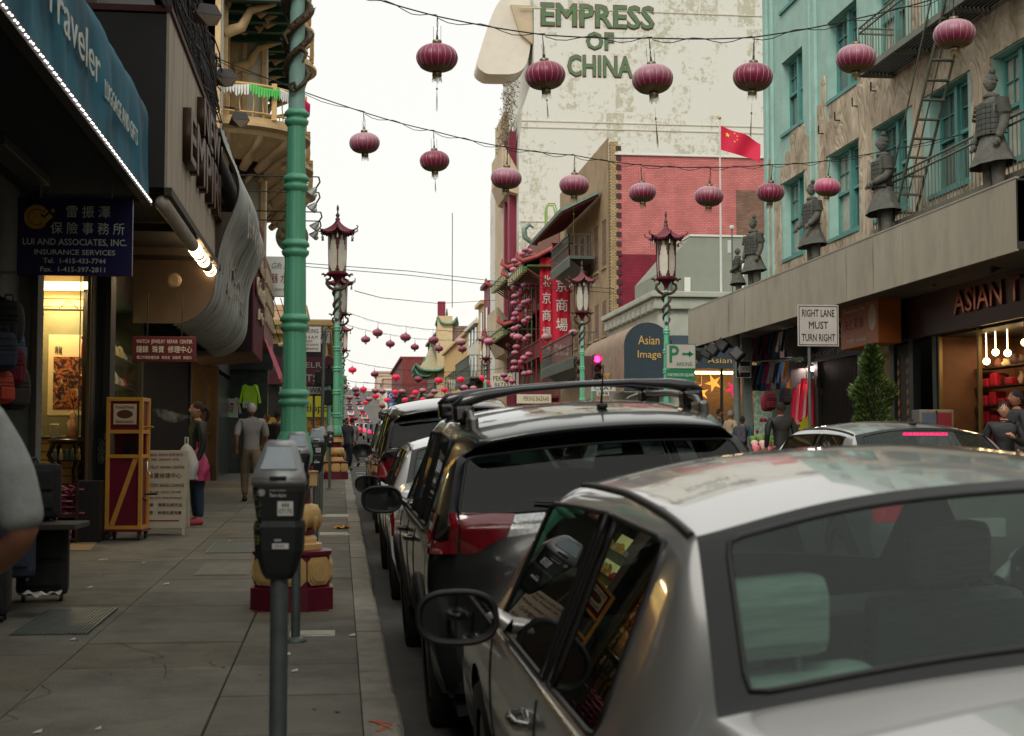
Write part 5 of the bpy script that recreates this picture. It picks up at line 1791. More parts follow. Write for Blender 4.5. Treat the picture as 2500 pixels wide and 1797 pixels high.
 b=MB(); b.lathe([(.05,6.63),(.065,6.68),(.03,6.71),(.05,6.75),(.055,6.78),(.02,6.83),(.018,6.88),(.032,6.92),(.03,6.98),(.01,7.04)],n=12); b.build('finial',fretm,t)
 return t
LP0=lamp_post('nearest dragon lamp post, its red and cream base behind the front parking meter',-.36,11.35)
def lamp_copy(lbl,X,Y):
 c=copy_tree(LP0); c.location=(X,Y,walk_z(Y)); c['label']=lbl; return c
lamp_copy('left kerb lamp post with its whole pagoda lantern against the white sky',-.10,36.9)
lamp_copy('left kerb lamp post half hidden behind the second lantern',-.02,50.5)
lamp_copy('left kerb lamp post farthest down the row, with a dark lantern',.12,76)
lamp_copy('right kerb lamp post carrying the green parking signs',8.52,36.9)
lamp_copy('right kerb lamp post beside the red brick wall, behind the traffic signal',8.25,48.6)
lamp_copy('right kerb lamp post far beyond the crossing, hidden low behind the red lanterns',8.5,84)
# parking meters
galv=mat('galvanised tube',(92,100,98),.55,.35,var=.25,scale=9,dirt=.3,dirtcol=(60,62,60),bump=.1)
mblk=mat('meter black',(30,34,33),.42,.1,var=.2,scale=12,coat=.1,bump=.05)
msil=mat('meter silver',(164,166,166),.38,.45,var=.12,scale=10,bump=.05)
mscr=mat('meter screen',(112,132,142),.3,var=.25,scale=9)
mwht=mat('meter sticker',(212,212,206),.5,var=.03)
def meter(lbl,X,Y,num='07170',graf=False,h=1.37,rz=0):
 t=empty('parking_meter',lbl,'parking meter',(X,Y,walk_z(Y)),rz,'parking meters along the left kerb')
 b=MB(); b.cyl((0,0,-.02),(0,0,.93),.030,n=20); b.build('pole',galv,t)
 b=MB(); b.lathe([(.075,0),(.075,.012),(.045,.03),(.031,.035)],n=20); b.build('foot',galv,t)
 def sect(w_,d_,z,c=.3):
  return [(-w_*(1-c),-d_,z),(w_*(1-c),-d_,z),(w_,-d_*(1-c),z),(w_,d_*(1-c),z),(w_*(1-c),d_,z),(-w_*(1-c),d_,z),(-w_,d_*(1-c),z),(-w_,-d_*(1-c),z)]
 def body(S,c=.3):
  b=MB(); vs=[]
  for s_ in S:vs+=sect(*s_,c)
  k=len(S)
  fs=[(i*8+j,i*8+(j+1)%8,(i+1)*8+(j+1)%8,(i+1)*8+j) for i in range(k-1) for j in range(8)]+[tuple(range(8)),tuple(range((k-1)*8+7,(k-1)*8-1,-1))]
  b.add(vs,fs); return b
 body([(.042,.040,.905),(.055,.05,.925),(.078,.062,1.00),(.083,.066,1.08),(.078,.062,1.10)]).build('vault',mblk,t)
 body([(.070,.058,1.098),(.074,.060,1.115),(.086,.068,1.20),(.086,.068,1.215)],.2).build('mechanism_housing',mblk,t)
 b=MB()
 prof=[(-.075,1.215),(-.077,1.24),(-.062,1.262),(-.020,1.358),(.005,1.372),(.032,1.366),(.055,1.335),(.074,1.25),(.074,1.215)]
 vs=[]
 ws=[.090,.092,.084,.052,.046,.047,.058,.084,.088]
 for s_ in (-1,1):
  for (y,z),w_ in zip(prof,ws):vs.append((s_*w_,y,z))
 k=len(prof)
 b.add(vs,[tuple(range(k)),tuple(range(2*k-1,k-1,-1))]+[(i,i+k,(i+1)%k+k,(i+1)%k) for i in range(k)],False)
 me=b.mesh('head',msil)
 bm=bmesh.new(); bm.from_mesh(me)
 bmesh.ops.bevel(bm,geom=bm.edges[:],offset=.006,segments=2,affect='EDGES')
 for f in bm.faces:f.smooth= True
 bm.to_mesh(me); bm.free()
 hd=mobj('head',me,t)
 a,c=Vector((0,-.062,1.262)),Vector((0,-.020,1.358))
 n_=Vector((0,-(c-a).z,(c-a).y)).normalized()
 def on(u,v,wv,off):
  p_=a.lerp(c,v); return Vector((u*wv,p_.y,p_.z))+n_*off
 b=MB(); b.add([on(-1,.14,.058,.0015),on(1,.14,.058,.0015),on(1,.9,.040,.0015),on(-1,.9,.040,.0015)],[(0,1,2,3)]); b.build('screen',mscr,hd)
 b=MB(); b.tube([on(-1,.12,.060,.001),on(1,.12,.060,.001),on(1,.93,.041,.001),on(-1,.93,.041,.001)],.0028,6,closed=True); b.build('screen_bezel',msil,hd)
 b=MB(); b.bbox(-.028,.028,-.0825,-.072,1.236,1.250,.003); b.build('card_slot',gasket,hd)
 b=MB(); b.cyl((-.055,-.068,1.195),(-.055,-.0705,1.195),.012,n=14); b.build('lock',msil,t)
 b=MB(); b.box(-.032,.030,-.0695,-.0685,1.175,1.208); b.build('hours_plate',gasket,t)
 t_=text('print','7am-6pm',.02,mwht,(-.001,-.0700,1.186),RF,t,ext=.0003,off=.006); fit_text(t_,.055,.015)
 t_=text('print','MONDAY-SATURDAY',.008,mwht,(-.001,-.0700,1.202),RF,t,ext=.0003); fit_text(t_,.055,.005)
 b=MB(); b.box(-.002,.050,-.0665,-.0655,1.118,1.166); b.build('number_sticker',mwht,t)
 t_=text('print','444\n'+num,.024,black_l,(.024,-.0675,1.142),RF,t,ext=.0003,off=.004,line=.85); fit_text(t_,.044,.038)
 b=MB(); b.box(-.018,.036,-.0668,-.0658,1.008,1.026); b.build('bar_sticker',mwht,t)
 for q in range(9):
  pass
 b=MB()
 for q in range(9):b.box(-.012+q*.004,-.0105+q*.004,-.0674,-.0668,1.012,1.022)
 b.build('bar_print',black_l,t)
 b=MB(); b.bbox(-.012,.012,-.070,-.065,1.032,1.040,.002); b.build('slot',msil,t)
 b=MB(); b.box(-.0895,-.0885,-.05,.0,1.228,1.252); b.build('brand_sticker',mwht,t)
 t_=text('print','SFpark',.016,mat('sticker blue',(60,120,170),.5,var=0),(-.0905,-.025,1.24),(PI/2,0,-PI/2),t,ext=.0003,off=.006); fit_text(t_,.042,.016)
 if graf:
  gy=mat('yellow marker',(96,96,32),.7,var=.3,scale=60)
  for body_,x,y,z,s_,r_ in (('Z',-.074,-.061,1.185,.036,.5),('7',-.068,-.0615,1.150,.034,.9),('L',-.060,-.061,1.125,.030,.4),('O',-.0665,-.0645,1.082,.030,0),('E',-.068,-.0655,1.040,.042,PI)):
   o=text('graffiti',body_,s_,gy,(x,y-.0065,z),(PI/2,r_,-.35),t,ext=.0004)
 return t
meter('nearest parking meter, number 07170, with yellow graffiti down its left side',-.20,4.93,'07170',True,rz=-.06)
meter('second parking meter, number 07180, overlapping the first and in front of the lamp base',-.28,9.55,'07180',rz=-.05)
meter('third parking meter, mostly hidden behind the second',-.25,15.2,'07190')
meter('fourth parking meter, small, just clear of the third',-.29,22.5,'07200')
meter('farthest parking meter, standing before the second lamp base',-.22,31.2,'07220')
# no parking sign on its own pole
prk=empty('parking_sign','white no parking sign with red print behind the green lamp post','sign',(-.36,27.2,walk_z(27.2)))
b=MB(); b.cyl((0,0,0),(.05,0,3.10),.032,n=12); b.lathe([(.032,3.08),(.04,3.1),(.04,3.2),(.01,3.25)],(.05,0,0),10); b.build('pole',galv,prk)
q0,q1=P(703,858,27.1),P(783,797,27.1)
b=MB(); b.bbox(q0.x+.36,q1.x+.36,-.05,-.04,q0.z-walk_z(27.2),q1.z-walk_z(27.2),.003); b.build('panel',white_l,prk)
rpr=mat('red print',(120,24,50),.6,var=0)
wS=q1.x-q0.x; zb_=q0.z-walk_z(27.2); cxs=(q0.x+q1.x)/2+.36
for s_,fz,wf,hf in (('NO PARKING',.82,.86,.16),('3 A.M. TO 6 A.M.',.58,.86,.12),('EVERYDAY',.42,.5,.08),('INCLUDING HOLIDAYS',.28,.86,.08),('STREET CLEANING',.12,.86,.09)):
 t_=text('print',s_,.1,rpr,(cxs,-.054,zb_+(q1.z-q0.z)*fz),RF,prk,ext=.001,off=.006); fit_text(t_,wS*wf,(q1.z-q0.z)*hf)
# ornate building with balconies
ochre=mat('ochre trim',(206,176,130),.7,var=.15,scale=4,dirt=.35,dirtcol=(120,92,58))
wmar=mat('marbled white wall',(206,204,190),.6,var=.1,scale=2.2,dirt=.35,dirtcol=(150,150,142))
dgreen=mat('soffit green',(24,66,54),.6,var=.2)
orn=empty('ornate_building','cream and ochre building with stacked round balconies on the left','building',(XL,31.2,6))
b=MB(); b.box(-6,.15,2.2,13,0,20); b.box(-6,.32,2.2,2.6,.0,20); b.box(.15,1.15,6.3,6.6,0,20); b.build('wall',wmar,orn)
for x in (-.9,-.35,.16,.5,1.0):
 yp=0 if x<.4 else 4.1
 b=MB(); b.bbox(x,x+.13,2.1+yp,2.2+yp,.0,20,.015); b.bbox(x-.03,x+.16,2.06+yp,2.2+yp,3.2,3.5,.02); b.build('pilaster',ochre,orn)
for q in range(5):
 b=MB(); b.bbox(.14,.24,3.4+q*2.0,3.6+q*2.0,0,20,.015); b.build('pilaster',ochre,orn)
 b=MB(); b.box(.15,.2,4.0+q*2.0,4.8+q*2.0,.2,2.6); b.box(.15,.2,4.0+q*2.0,4.8+q*2.0,4.0,6.2); b.build('window',mat('old pane',(110,116,108),.15,var=.2),orn)
 b=MB(); b.box(.15,.23,3.95+q*2.0,4.0+q*2.0,.2,2.65); b.box(.15,.23,4.8+q*2.0,4.85+q*2.0,.2,2.65); b.box(.15,.23,4.38+q*2,4.42+q*2,.2,2.6); b.build('window_frame',white_l,orn)
def balcony(y,z,r=1.95,lvl=''):
 bl=MB()
 n_=22
 def rim(rr,zz): return [(.15+rr*math.cos(-PI/2+PI*q/n_)*1.08,y+rr*math.sin(-PI/2+PI*q/n_),zz) for q in range(n_+1)]
 for (r0,z0,r1,z1) in ((r*.55,-.75,r*.92,-.28),(r*.92,-.28,r*.95,-.18),(r*.95,-.18,r*1.03,-.12),(r*1.03,-.12,r*1.03,-.04),(r*1.03,-.04,r*.97,-.02),(r*.97,-.02,r*.97,.12),(r*.97,.12,0,.12)):
  A,B=rim(r0,z+z0),rim(r1,z+z1)
  bl.add(A+B,[(q,q+1,n_+2+q,n_+1+q) for q in range(n_)],True)
 o=bl.build('balcony',ochre,orn)
 m=MB()
 for q in range(n_+1):
  a=-PI/2+PI*q/n_
  x0,y0=.15+r*.97*math.cos(a)*1.08,y+r*.97*math.sin(a)
  if q%5==0:m.box(x0-.06,x0+.06,y0-.06,y0+.06,z+.1,z+.98)
  else:m.tube([(x0,y0,z+.12),(x0+.03*(1 if q%2 else -1),y0+.02,z+.45),(x0,y0,z+.85)],.014,5)
 pts=rim(r*.97,z+.88)
 m.tube(pts,.045,6)
 m.tube(rim(r*.97,z+.22),.025,5)
 m.build('balustrade',lcream,o)
 m=MB()
 for q in range(1,n_,3):
  a=-PI/2+PI*q/n_
  p_= lambda rr,zz:(.15+rr*math.cos(a)*1.08,y+rr*math.sin(a),zz)
  m.tube([p_(.5*r,z-.95),p_(.62*r,z-.75),p_(.7*r,z-.6),p_(.86*r,z-.42),p_(.9*r,z-.24)],[.10,.13,.07,.11,.07],8)
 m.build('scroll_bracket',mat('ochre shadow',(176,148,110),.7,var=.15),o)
 m=MB(); m.ball((.15+0,y-r*.97,z+1.1),.1,12,8); m.cyl((.15,y-r*.97,z+.9),(.15,y-r*.97,z+1.02),.07,n=10)
 m.build('globe_finial',white_l,o)
for lv,z in enumerate((3.35,7.2,11.05)):
 for q in range(3):balcony(4.4+3.9*q,z)
 b=MB(); b.box(.15,1.9,2.4,13,z+3.0,z+3.1)
 for q in range(12):b.box(.2,1.9,2.5+q*.85,2.65+q*.85,z+2.85,z+3.0)
 b.build('soffit',dgreen,orn)
 for q in range(4):
  b=MB(); b.tube([(.3,3.0+q*3.2,z+2.2),(.7,3.0+q*3.2,z+2.35),(.9,3.0+q*3.2,z+2.75),(1.5,3.0+q*3.2,z+2.95)],[.16,.13,.1,.06],8); b.bbox(.2,.38,2.95+q*3.2,3.12+q*3.2,z,z+2.9,.02); b.build('bracket_column',ochre,orn)
fst=empty('festoon','bright pink and green fringe garland on the balcony rail','garland',(XL,31.2,6))
fm=[mat('fringe %d'%i,c,.7,var=.1) for i,c in enumerate([(220,220,216),(80,200,90),(224,20,110)])]
for seg in range(5):
 b=MB()
 for q in range(12):
  u=(seg*12+q)/60
  a=-PI/2+PI*.62*u
  x0,y0=.15+1.97*math.cos(a)*1.08,4.4+1.97*math.sin(a)
  zt=4.22-.05*math.sin((q/12)*PI)
  b.add([(x0-.03,y0-.01,zt),(x0+.03,y0-.01,zt),(x0+.02,y0-.02,zt-rs.uniform(.14,.3)),(x0-.02,y0-.03,zt-rs.uniform(.14,.3))],[(0,1,2,3)])
 b.build('fringe',fm[[0,1,0,2,1][seg]],fst)
q=P(713,578,37.0)
md=empty('medallion','large round carved disc sign behind the green lamp post','sign',q)
b=MB(); b.lathe([(.001,-.04),(.40,-.04),(.42,0),(.40,.04),(.001,.04)],n=32); b.xform(Matrix.Rotation(PI/2,4,'X')); b.build('disc',mat('medallion green',(118,124,100),.6,var=.3,scale=8),md)
for k in range(8):
 b=MB(); a=k*PI/4; b.lathe([(.001,0),(.09,0),(.07,.03),(.001,.035)],n=14); b.xform(Matrix.Translation((.26*math.cos(a),-.04,.26*math.sin(a)))@Matrix.Rotation(PI/2,4,'X')); b.build('boss',mat('medallion tan',(136,104,66),.6,var=.3),md)
grey_l=mat('grey script',(96,110,112),.6,var=0)
t,w_,h_,put=board('gift_shop_sign','white gift shop sign with red characters partly behind the green lamp post',622,627,722,722,36.0,mat('white panel',(204,206,196),.5,var=.05),.25)
put('Ming Gift Shop',.52,.76,1.0,.2,grey_l,shear=.3)
put('玉器 水晶',.6,.43,.78,.24,rpr,off=.01)
put('CRYSTAL AND REAL JADE',.6,.16,.9,.09,grey_l,off=.004)
b=MB()
for k in range(8):b.tube([(-.1+k*.18,.3,-.02),(.3+k*.15,.9,-.9-.1*(k%3))],.012,4)
b.build('bracket_rods',blackm,t)
for k,(x,y,Y) in enumerate(((778,432,33.5),(778,470,34.5),(783,518,36.2),(781,540,37.2))):
 q=P(x,y,Y)
 t=empty('sign_spotlight','%s spotlight on a long arm reaching past the green post'%['highest','upper middle','lower middle','lowest'][k],'spotlight',q,0,'spotlights on long arms')
 L_=q.x-XL-.2
 b=MB(); b.cyl((-L_,0,0),(0,0,0),.016,n=6); b.tube([(0,0,0),(.03,0,-.12),(-.05,0,-.25),(-.12,0,-.33)],.022,6); b.build('arm',blackm,t)
 b=MB(); b.lathe([(.04,.12),(.07,.06),(.12,-.06),(.13,-.08)],n=12); b.xform(Matrix.Translation((-.14,0,-.36))@Matrix.Rotation(.7,4,'Y')); b.build('reflector',mat('spot grey',(150,150,146),.4,.6,var=.1),t)
 b=MB(); b.ball((-.10,0,-.43),.07,10,6); b.build('bulb',mat('dull bulb',(190,186,170),.2),t)
# yellow corner building beyond the crossing
yb_=mat('yellow stucco',(196,166,112),.75,var=.1,scale=1.2,dirt=.25,dirtcol=(140,112,74))
yw=empty('corner_building','low yellow corner building with signboards beyond the crossing on the left','building',(-9,55,SL*55))
q=P(817,778,54.2); ztop=q.z-SL*55
b=MB(); b.box(0,8.45,0,30,0,ztop-.5); b.build('wall',yb_,yw)
b=MB(); b.bbox(-.2,8.65,-.35,30,ztop-.55,ztop-.25,.05); b.bbox(-.3,8.78,-.5,30,ztop-.25,ztop,.06)
b.build('cornice',yb_,yw)
b=MB()
for k in range(44):b.box(k*.2,k*.2+.1,-.42,-.3,ztop-.33,ztop-.25)
b.build('dentils',ochre,yw)
b=MB(); b.box(.1,8.3,-.06,-.01,0.2,4.55); b.build('shop_opening',blackm,yw)
def yboard(x0,y0,x1,y1,Y,m,lines,lbl,nm='signboard',dy=.06):
 t,w_,h_,put=board(nm,lbl,x0,y0,x1,y1,Y,m,dy)
 for (s_,fx,fz,wf,hf,mm,kw) in lines:put(s_,fx,fz,wf,hf,mm,**kw)
 return t
greyl=mat('grey sign letters',(150,146,140),.6,var=.05)
yboard(640,872,806,938,54.6,mat('dark red board',(72,16,30),.6,var=.15),[('JEWELRY',.66,.70,.62,.26,greyl,dict(off=.01)),('ARTS',.62,.22,.40,.26,greyl,dict(off=.01))],'dark red signboard with grey letters on the yellow corner building')
yboard(700,962,805,1018,54.2,mat('acid yellow',(186,178,24),.5,var=.05),[('zippo',.70,.38,.54,.40,black_l,dict(off=.012))],'yellow lighter brand signboard with lower case black letters')
yboard(640,1019,800,1060,54.3,mat('mustard board',(150,120,30),.6,var=.1),[('SHIRTS',.6,.70,.6,.34,redc,dict(off=.012)),('JACKETS',.62,.25,.6,.34,redc,dict(off=.012))],'mustard signboard with red letters below the yellow one')
for k in range(10):
 b=MB(); b.lathe([(.02,0),(.14,-.06),(.14,-.16),(.02,-.2)],(-8.6+k*.8+0,54.6,SL*55+4.6),10)
 tag(b.build('hanging_hat',ochre),'%s woven hat hanging from the left over the corner shop opening'%ORD[k],'hat','hats over the corner shop')
yboard(676,940,812,966,43.6,black_l,[],'black and white one way sign beyond the no parking sign','one_way_sign')
q0,q1=P(684,962,43.55),P(808,944,43.55)
ow=bpy.data.objects['one_way_sign']
b=MB(); o_=Vector(ow.location)
b.prism([(q0.x-o_.x,.22),(q1.x-o_.x-.45,.22),(q1.x-o_.x-.45,.27),(q1.x-o_.x,.16),(q1.x-o_.x-.45,.05),(q1.x-o_.x-.45,.1),(q0.x-o_.x,.1)],'y',-.03,-.01) if False else b.box(.08,q1.x-o_.x,-.03,-.01,.05,.27); b.build('arrow_panel',white_l,ow)
t_=text('lettering','ONE WAY',.2,black_l,(.98,-.035,.16),RF,ow,ext=.002,off=.012); fit_text(t_,.9,.15)
b=MB(); b.cyl((1.1,.08,-3.3),(1.1,.08,.4),.04,n=10); b.build('pole',galv,ow)
t,w_,h_,put=board('street_name_sign','white street name sign ending in Y above the left traffic signal',757,811,806,838,43.4,white_l,.02,frame=galv)
put('CLAY',.5,.5,.8,.62,black_l,off=.012)
sigb=mat('signal black',(24,26,26),.5,var=.1)
def lens(m,p_,r=.1,parent=None,nm='lens'):
 b=MB(); b.ball(p_,r,16,10,(1,.3,1)); return b.build(nm,m,parent)
redon=mat('lit red signal',(255,30,80),.3,emit=14,ecol=(255,24,72),var=0)
sg=empty('traffic_signal','left traffic signal showing red beside the green lamp post','traffic signal',P(803,881,42.6))
b=MB(); b.lathe([(.155,-.06),(.155,.10),(.14,.12)],n=20); b.xform(Matrix.Rotation(PI/2,4,'X')); b.build('lamp_housing',mat('signal red brown',(90,30,44),.5),sg)
lens(redon,(0,-.06,0),.125,sg)
b=MB(); b.bbox(-.25,.24,.1,.4,-.72,-.2,.03); b.bbox(-.42,-.2,.1,.4,-.70,-.3,.03); b.bbox(-.2,.22,.1,.4,-1.3,-.85,.03); b.cyl((0,.12,-.2),(0,.12,-.1),.04,n=8); b.build('signal_head',sigb,sg)
b=MB(); b.cyl((.0,.2,-4.2),(.0,.2,-.3),.06,n=12); b.build('pole',gpole,sg)
q=P(1458,900,54.5)
sg=empty('traffic_signal','right traffic signal showing red above amber and green, before the second right lamp post','traffic signal',q)
b=MB(); b.bbox(-.17,.17,.0,.2,-.52,.55,.02); b.build('signal_head',mat('signal brown',(86,56,50),.5,var=.2),sg)
for k,(m_,z) in enumerate(((redon,.37),(mat('dim amber',(84,34,18),.3),0.02),(mat('dim green',(20,60,44),.3),-.33))):
 lens(m_,(0,-.02,z),.13,sg)
 b=MB(); b.grid(lambda u,v,z=z:(.15*math.cos(PI*(u*1.2-.1)),-.02-.26*v,z+.15*math.sin(PI*(u*1.2-.1))),14,2); b.build('visor',mat('signal brown',(86,56,50)),sg)
b=MB(); b.bbox(-.55,-.2,.02,.3,-.5,.5,.03)
b.build('side_head',_M['signal brown'],sg)
for z in (.35,0,-.35):
 b=MB(); b.lathe([(.14,0),(.15,.3)],n=12,cap=False); b.xform(Matrix.Translation((-.5,.15,z))@Matrix.Rotation(-PI/2,4,'Y')); b.build('side_visor',_M['signal brown'],sg)
b=MB(); b.cyl((-.18,.1,-4.3),(-.18,.1,-.4),.06,n=10); b.build('pole',gpole,sg)
# right side of the street
XF=10.5
ZB,ZT=PX(1681,849,XF).z,PX(1675,762,XF).z
CY0,CY1=PX(2484,604,XF).y,PX(1681,849,XF).y
tealw=mat('teal stucco',(160,196,185),.8,var=.12,scale=1.6,dirt=.28,dirtcol=(70,128,108),bump=.15)
tealt=mat('teal trim',(84,146,138),.6,var=.12,scale=4)
tealb=empty('teal_building','teal stucco building with a tan relief mural and deep sash windows on the right','building',(XR,21.0,0))
YT0,YT1=21.0,PX(1872,500,XR).y
wins=[(PX(a_,500,XR).y,PX(c_,500,XR).y) for a_,c_ in ((1912,1963),(2026,2098),(2138,2217),(2273,2368),(2429,2530))]
rows=[(6.86,8.95),(10.34,12.34),(13.8,15.8)]
def hole_wall(mb,y0,y1,z0,z1,holes,x0=0.0,x1=.5):
 ycuts=sorted(set([y0,y1]+[h[0] for h in holes]+[h[1] for h in holes]))
 zcuts=sorted(set([z0,z1]+[h[2] for h in holes]+[h[3] for h in holes]))
 def isin(ya,yb,za,zb): return any(h[0]-1e-6<=ya and yb<=h[1]+1e-6 and h[2]-1e-6<=za and zb<=h[3]+1e-6 for h in holes)
 for i in range(len(ycuts)-1):
  for j in range(len(zcuts)-1):
   ya,yb,za,zb=ycuts[i],ycuts[i+1],zcuts[j],zcuts[j+1]
   if isin(ya,yb,za,zb):continue
   mb.quad((x0,ya,za),(x0,yb,za),(x0,yb,zb),(x0,ya,zb))
 for (ya,yb,za,zb) in holes:
  mb.quad((x0,ya,za),(x1,ya,za),(x1,ya,zb),(x0,ya,zb))
  mb.quad((x0,yb,za),(x1,yb,za),(x1,yb,zb),(x0,yb,zb))
  mb.quad((x0,ya,zb),(x1,ya,zb),(x1,yb,zb),(x0,yb,zb))
  mb.quad((x0,ya,za),(x1,ya,za),(x1,yb,za),(x0,yb,za))
holes=[(b_-YT0,a_-YT0,z0,z1) for (a_,b_) in wins for (z0,z1) in rows]
b=MB(); hole_wall(b,0,YT1-YT0,4.6,17.5,holes,0,.42)
L_=YT1-YT0
b.quad((0,L_,0),(12,L_,0),(12,L_,17.5),(0,L_,17.5)); b.quad((0,0,0),(12,0,0),(12,0,17.5),(0,0,17.5)); b.quad((0,0,17.5),(12,0,17.5),(12,L_,17.5),(0,L_,17.5)); b.quad((2.6,0,0),(2.6,L_,0),(2.6,L_,4.7),(2.6,0,4.7)); b.quad((.43,0,4.7),(.43,L_,4.7),(.43,L_,17.4),(.43,0,17.4))
b.build('wall',tealw,tealb)
for x_,wd in ((L_-.18,.3),(L_-.75,.12),(L_-4.4,.25),(L_-4.05,.10)):
 b=MB(); b.bbox(-.09,.0,x_-wd/2,x_+wd/2,5.8,17.4,.02); b.build('pilaster',tealw,tealb)
wpane=mat('old sash pane',(84,96,92),.06,var=.35,scale=1.2,coat=.5)
curt=mat('curtain pane',(176,172,158),.25,var=.25,scale=3,coat=.4)
rw=random.Random(9)
for (a_,b0) in wins:
 for (z0,z1) in rows:
  ya,yb=b0-YT0,a_-YT0
  ym=(ya+yb)/2
  for (u0,u1) in ((ya,ym-.07),(ym+.07,yb)):
   f=MB()
   x0=.22
   f.box(x0,x0+.08,u0,u0+.07,z0+.06,z1); f.box(x0,x0+.08,u1-.07,u1,z0+.06,z1)
   f.box(x0,x0+.08,u0+.07,u1-.07,z1-.08,z1); f.box(x0+.02,x0+.1,u0+.07,u1-.07,z0+.06,z0+.16)
   zm=z0+(z1-z0)*.52
   f.box(x0-.03,x0+.08,u0+.07,u1-.07,zm-.03,zm+.04)
   um=(u0+u1)/2
   f.box(x0+.02,x0+.05,um-.012,um+.012,zm+.04,z1-.08); f.box(x0+.02,x0+.05,u0+.07,u1-.07,(zm+z1)/2-.012,(zm+z1)/2+.012)
   fo=f.build('sash',tealt,tealb)
   g_=MB(); g_.quad((x0+.06,u0,z0),(x0+.06,u1,z0),(x0+.06,u1,z1),(x0+.06,u0,z1)); g_.build('pane',curt if rw.random()<.45 else wpane,fo)
  f=MB(); f.box(.16,.30,ym-.07,ym+.07,z0,z1); f.bbox(-.06,.3,ya-.05,yb+.05,z0-.10,z0+.0,.01); f.build('sill',tealt,tealb)
def mural_mat():
 m=bpy.data.materials.new('mural relief'); m.use_nodes= True
 n,l=m.node_tree.nodes,m.node_tree.links
 tc=n.new('ShaderNodeTexCoord'); mp=n.new('ShaderNodeMapping'); mp.inputs['Scale'].default_value=(1,1.2,.7)
 n0=n.new('ShaderNodeTexNoise'); n0.inputs['Scale'].default_value=1.05; n0.inputs['Detail'].default_value=1.5; n0.inputs['Distortion'].default_value=1.1
 mk_=n.new('ShaderNodeMath'); mk_.operation='MULTIPLY'; mk_.inputs[1].default_value=11
 t=n.new('ShaderNodeMath'); t.operation='PINGPONG'; t.inputs[1].default_value=1
 v=n.new('ShaderNodeTexNoise'); v.inputs['Scale'].default_value=1.1; v.inputs['Detail'].default_value=6
 r=n.new('ShaderNodeValToRGB'); e=r.color_ramp.elements
 e[0].position=0; e[0].color=(*lin((162,146,126)),1); e[1].position=1; e[1].color=(*lin((216,206,188)),1)
 for p_,c_ in ((.10,(190,174,152)),(.3,(208,194,172)),(.6,(218,206,186)),(.85,(198,184,162))):
  q=e.new(p_); q.color=(*lin(c_),1)
 x=n.new('ShaderNodeMix'); x.data_type='RGBA'; x.blend_type='MULTIPLY'; x.inputs[0].default_value=.8
 r2=n.new('ShaderNodeValToRGB'); r2.color_ramp.elements[0].color=(*lin((150,138,116)),1); r2.color_ramp.elements[0].position=.3; r2.color_ramp.elements[1].color=(1,.96,.9,1); r2.color_ramp.elements[1].position=.65
 l.new(tc.outputs['Object'],mp.inputs[0]); l.new(mp.outputs[0],n0.inputs[0]); l.new(n0.outputs[0],mk_.inputs[0]); l.new(mk_.outputs[0],t.inputs[0]); l.new(mp.outputs[0],v.inputs[0]); l.new(t.outputs[0],r.inputs[0]); l.new(v.outputs[0],r2.inputs[0])
 l.new(r.outputs[0],x.inputs[6]); l.new(r2.outputs[0],x.inputs[7]); l.new(x.outputs[2],n['Principled BSDF'].inputs['Base Color'])
 bp=n.new('ShaderNodeBump'); bp.inputs['Strength'].default_value=.5; bp.inputs['Distance'].default_value=.03; l.new(t.outputs[0],bp.inputs['Height']); l.new(bp.outputs[0],n['Principled BSDF'].inputs['Normal'])
 n['Principled BSDF'].inputs['Roughness'].default_value=.85
 return m
mm_=mural_mat()
rm=random.Random(21)
segs=[(L_,L_-1.6,7.4,9.9),(36.2-YT0,35.4-YT0,5.8,10.3)]
tops=[]
y=0
while y<L_-.01:
 w__=rm.uniform(.22,.5)
 yb=min(L_,y+w__)
 yc=YT0+(y+yb)/2
 base=9.4+max(0,(38-yc))*.27
 base=min(base,12.9)
 tops.append((y,yb,base+rm.uniform(-.9,.8)))
 y=yb
for (ya,yb,zt) in tops:
 spans=[(5.8,zt)]
 for (h0,h1,z0,z1) in holes:
  if h0<yb-.01 and h1>ya+.01:
   if h0-.02<=ya and yb<=h1+.02 or True:
    ns_=[]
    for (s0,s1) in spans:
     if s1<=z0-.1 or s0>=z1:ns_.append((s0,s1))
     else:
      if s0<z0-.1:ns_.append((s0,z0-.1))
      if s1>z1+.02:ns_.append((z1+.02,s1))
    spans=ns_
 for (s0,s1) in spans:
  if s1-s0<.1:continue
  b=MB()
  d=-.035
  if abs(s1-zt)<1e-6: # rounded or pointed head
   n_=8; yc=(ya+yb)/2; hw_=(yb-ya)/2
   pw=rm.choice([.5,.8,1.4])
   pts=[(ya,s0),(yb,s0)]+[(yc+hw_*math.cos(PI*q/n_),s1-hw_*1.0+hw_*1.6*math.sin(PI*q/n_)**pw) for q in range(n_+1)]
  else:pts=[(ya,s0),(yb,s0),(yb,s1),(ya,s1)]
  b.prism(pts,'x',d,-.002)
  b.build('relief_panel',mm_,tealb)
b=MB()
for q in range(9):b.tube([(-.02,L_-5-q*1.2,9.6+q*.06),(-.16,L_-5-q*1.2,9.6+q*.06),(-.16,L_-5-q*1.2,9.8+q*.06)],.02,5)
b.build('wall_hooks',blackm,tealb); bpy.data.objects['wall_hooks']['kind']='stuff'
cano=empty('street_canopy','long grey metal fascia canopy over the right pavement','canopy',(XF,CY0,ZB))
cgrey=mat('canopy sheet',(166,158,138),.5,.25,var=.12,scale=1.4,stretch=(1,1.5,.5),dirt=.35,dirtcol=(96,88,74),bump=.12,bscale=2.2)
CL=CY1-CY0
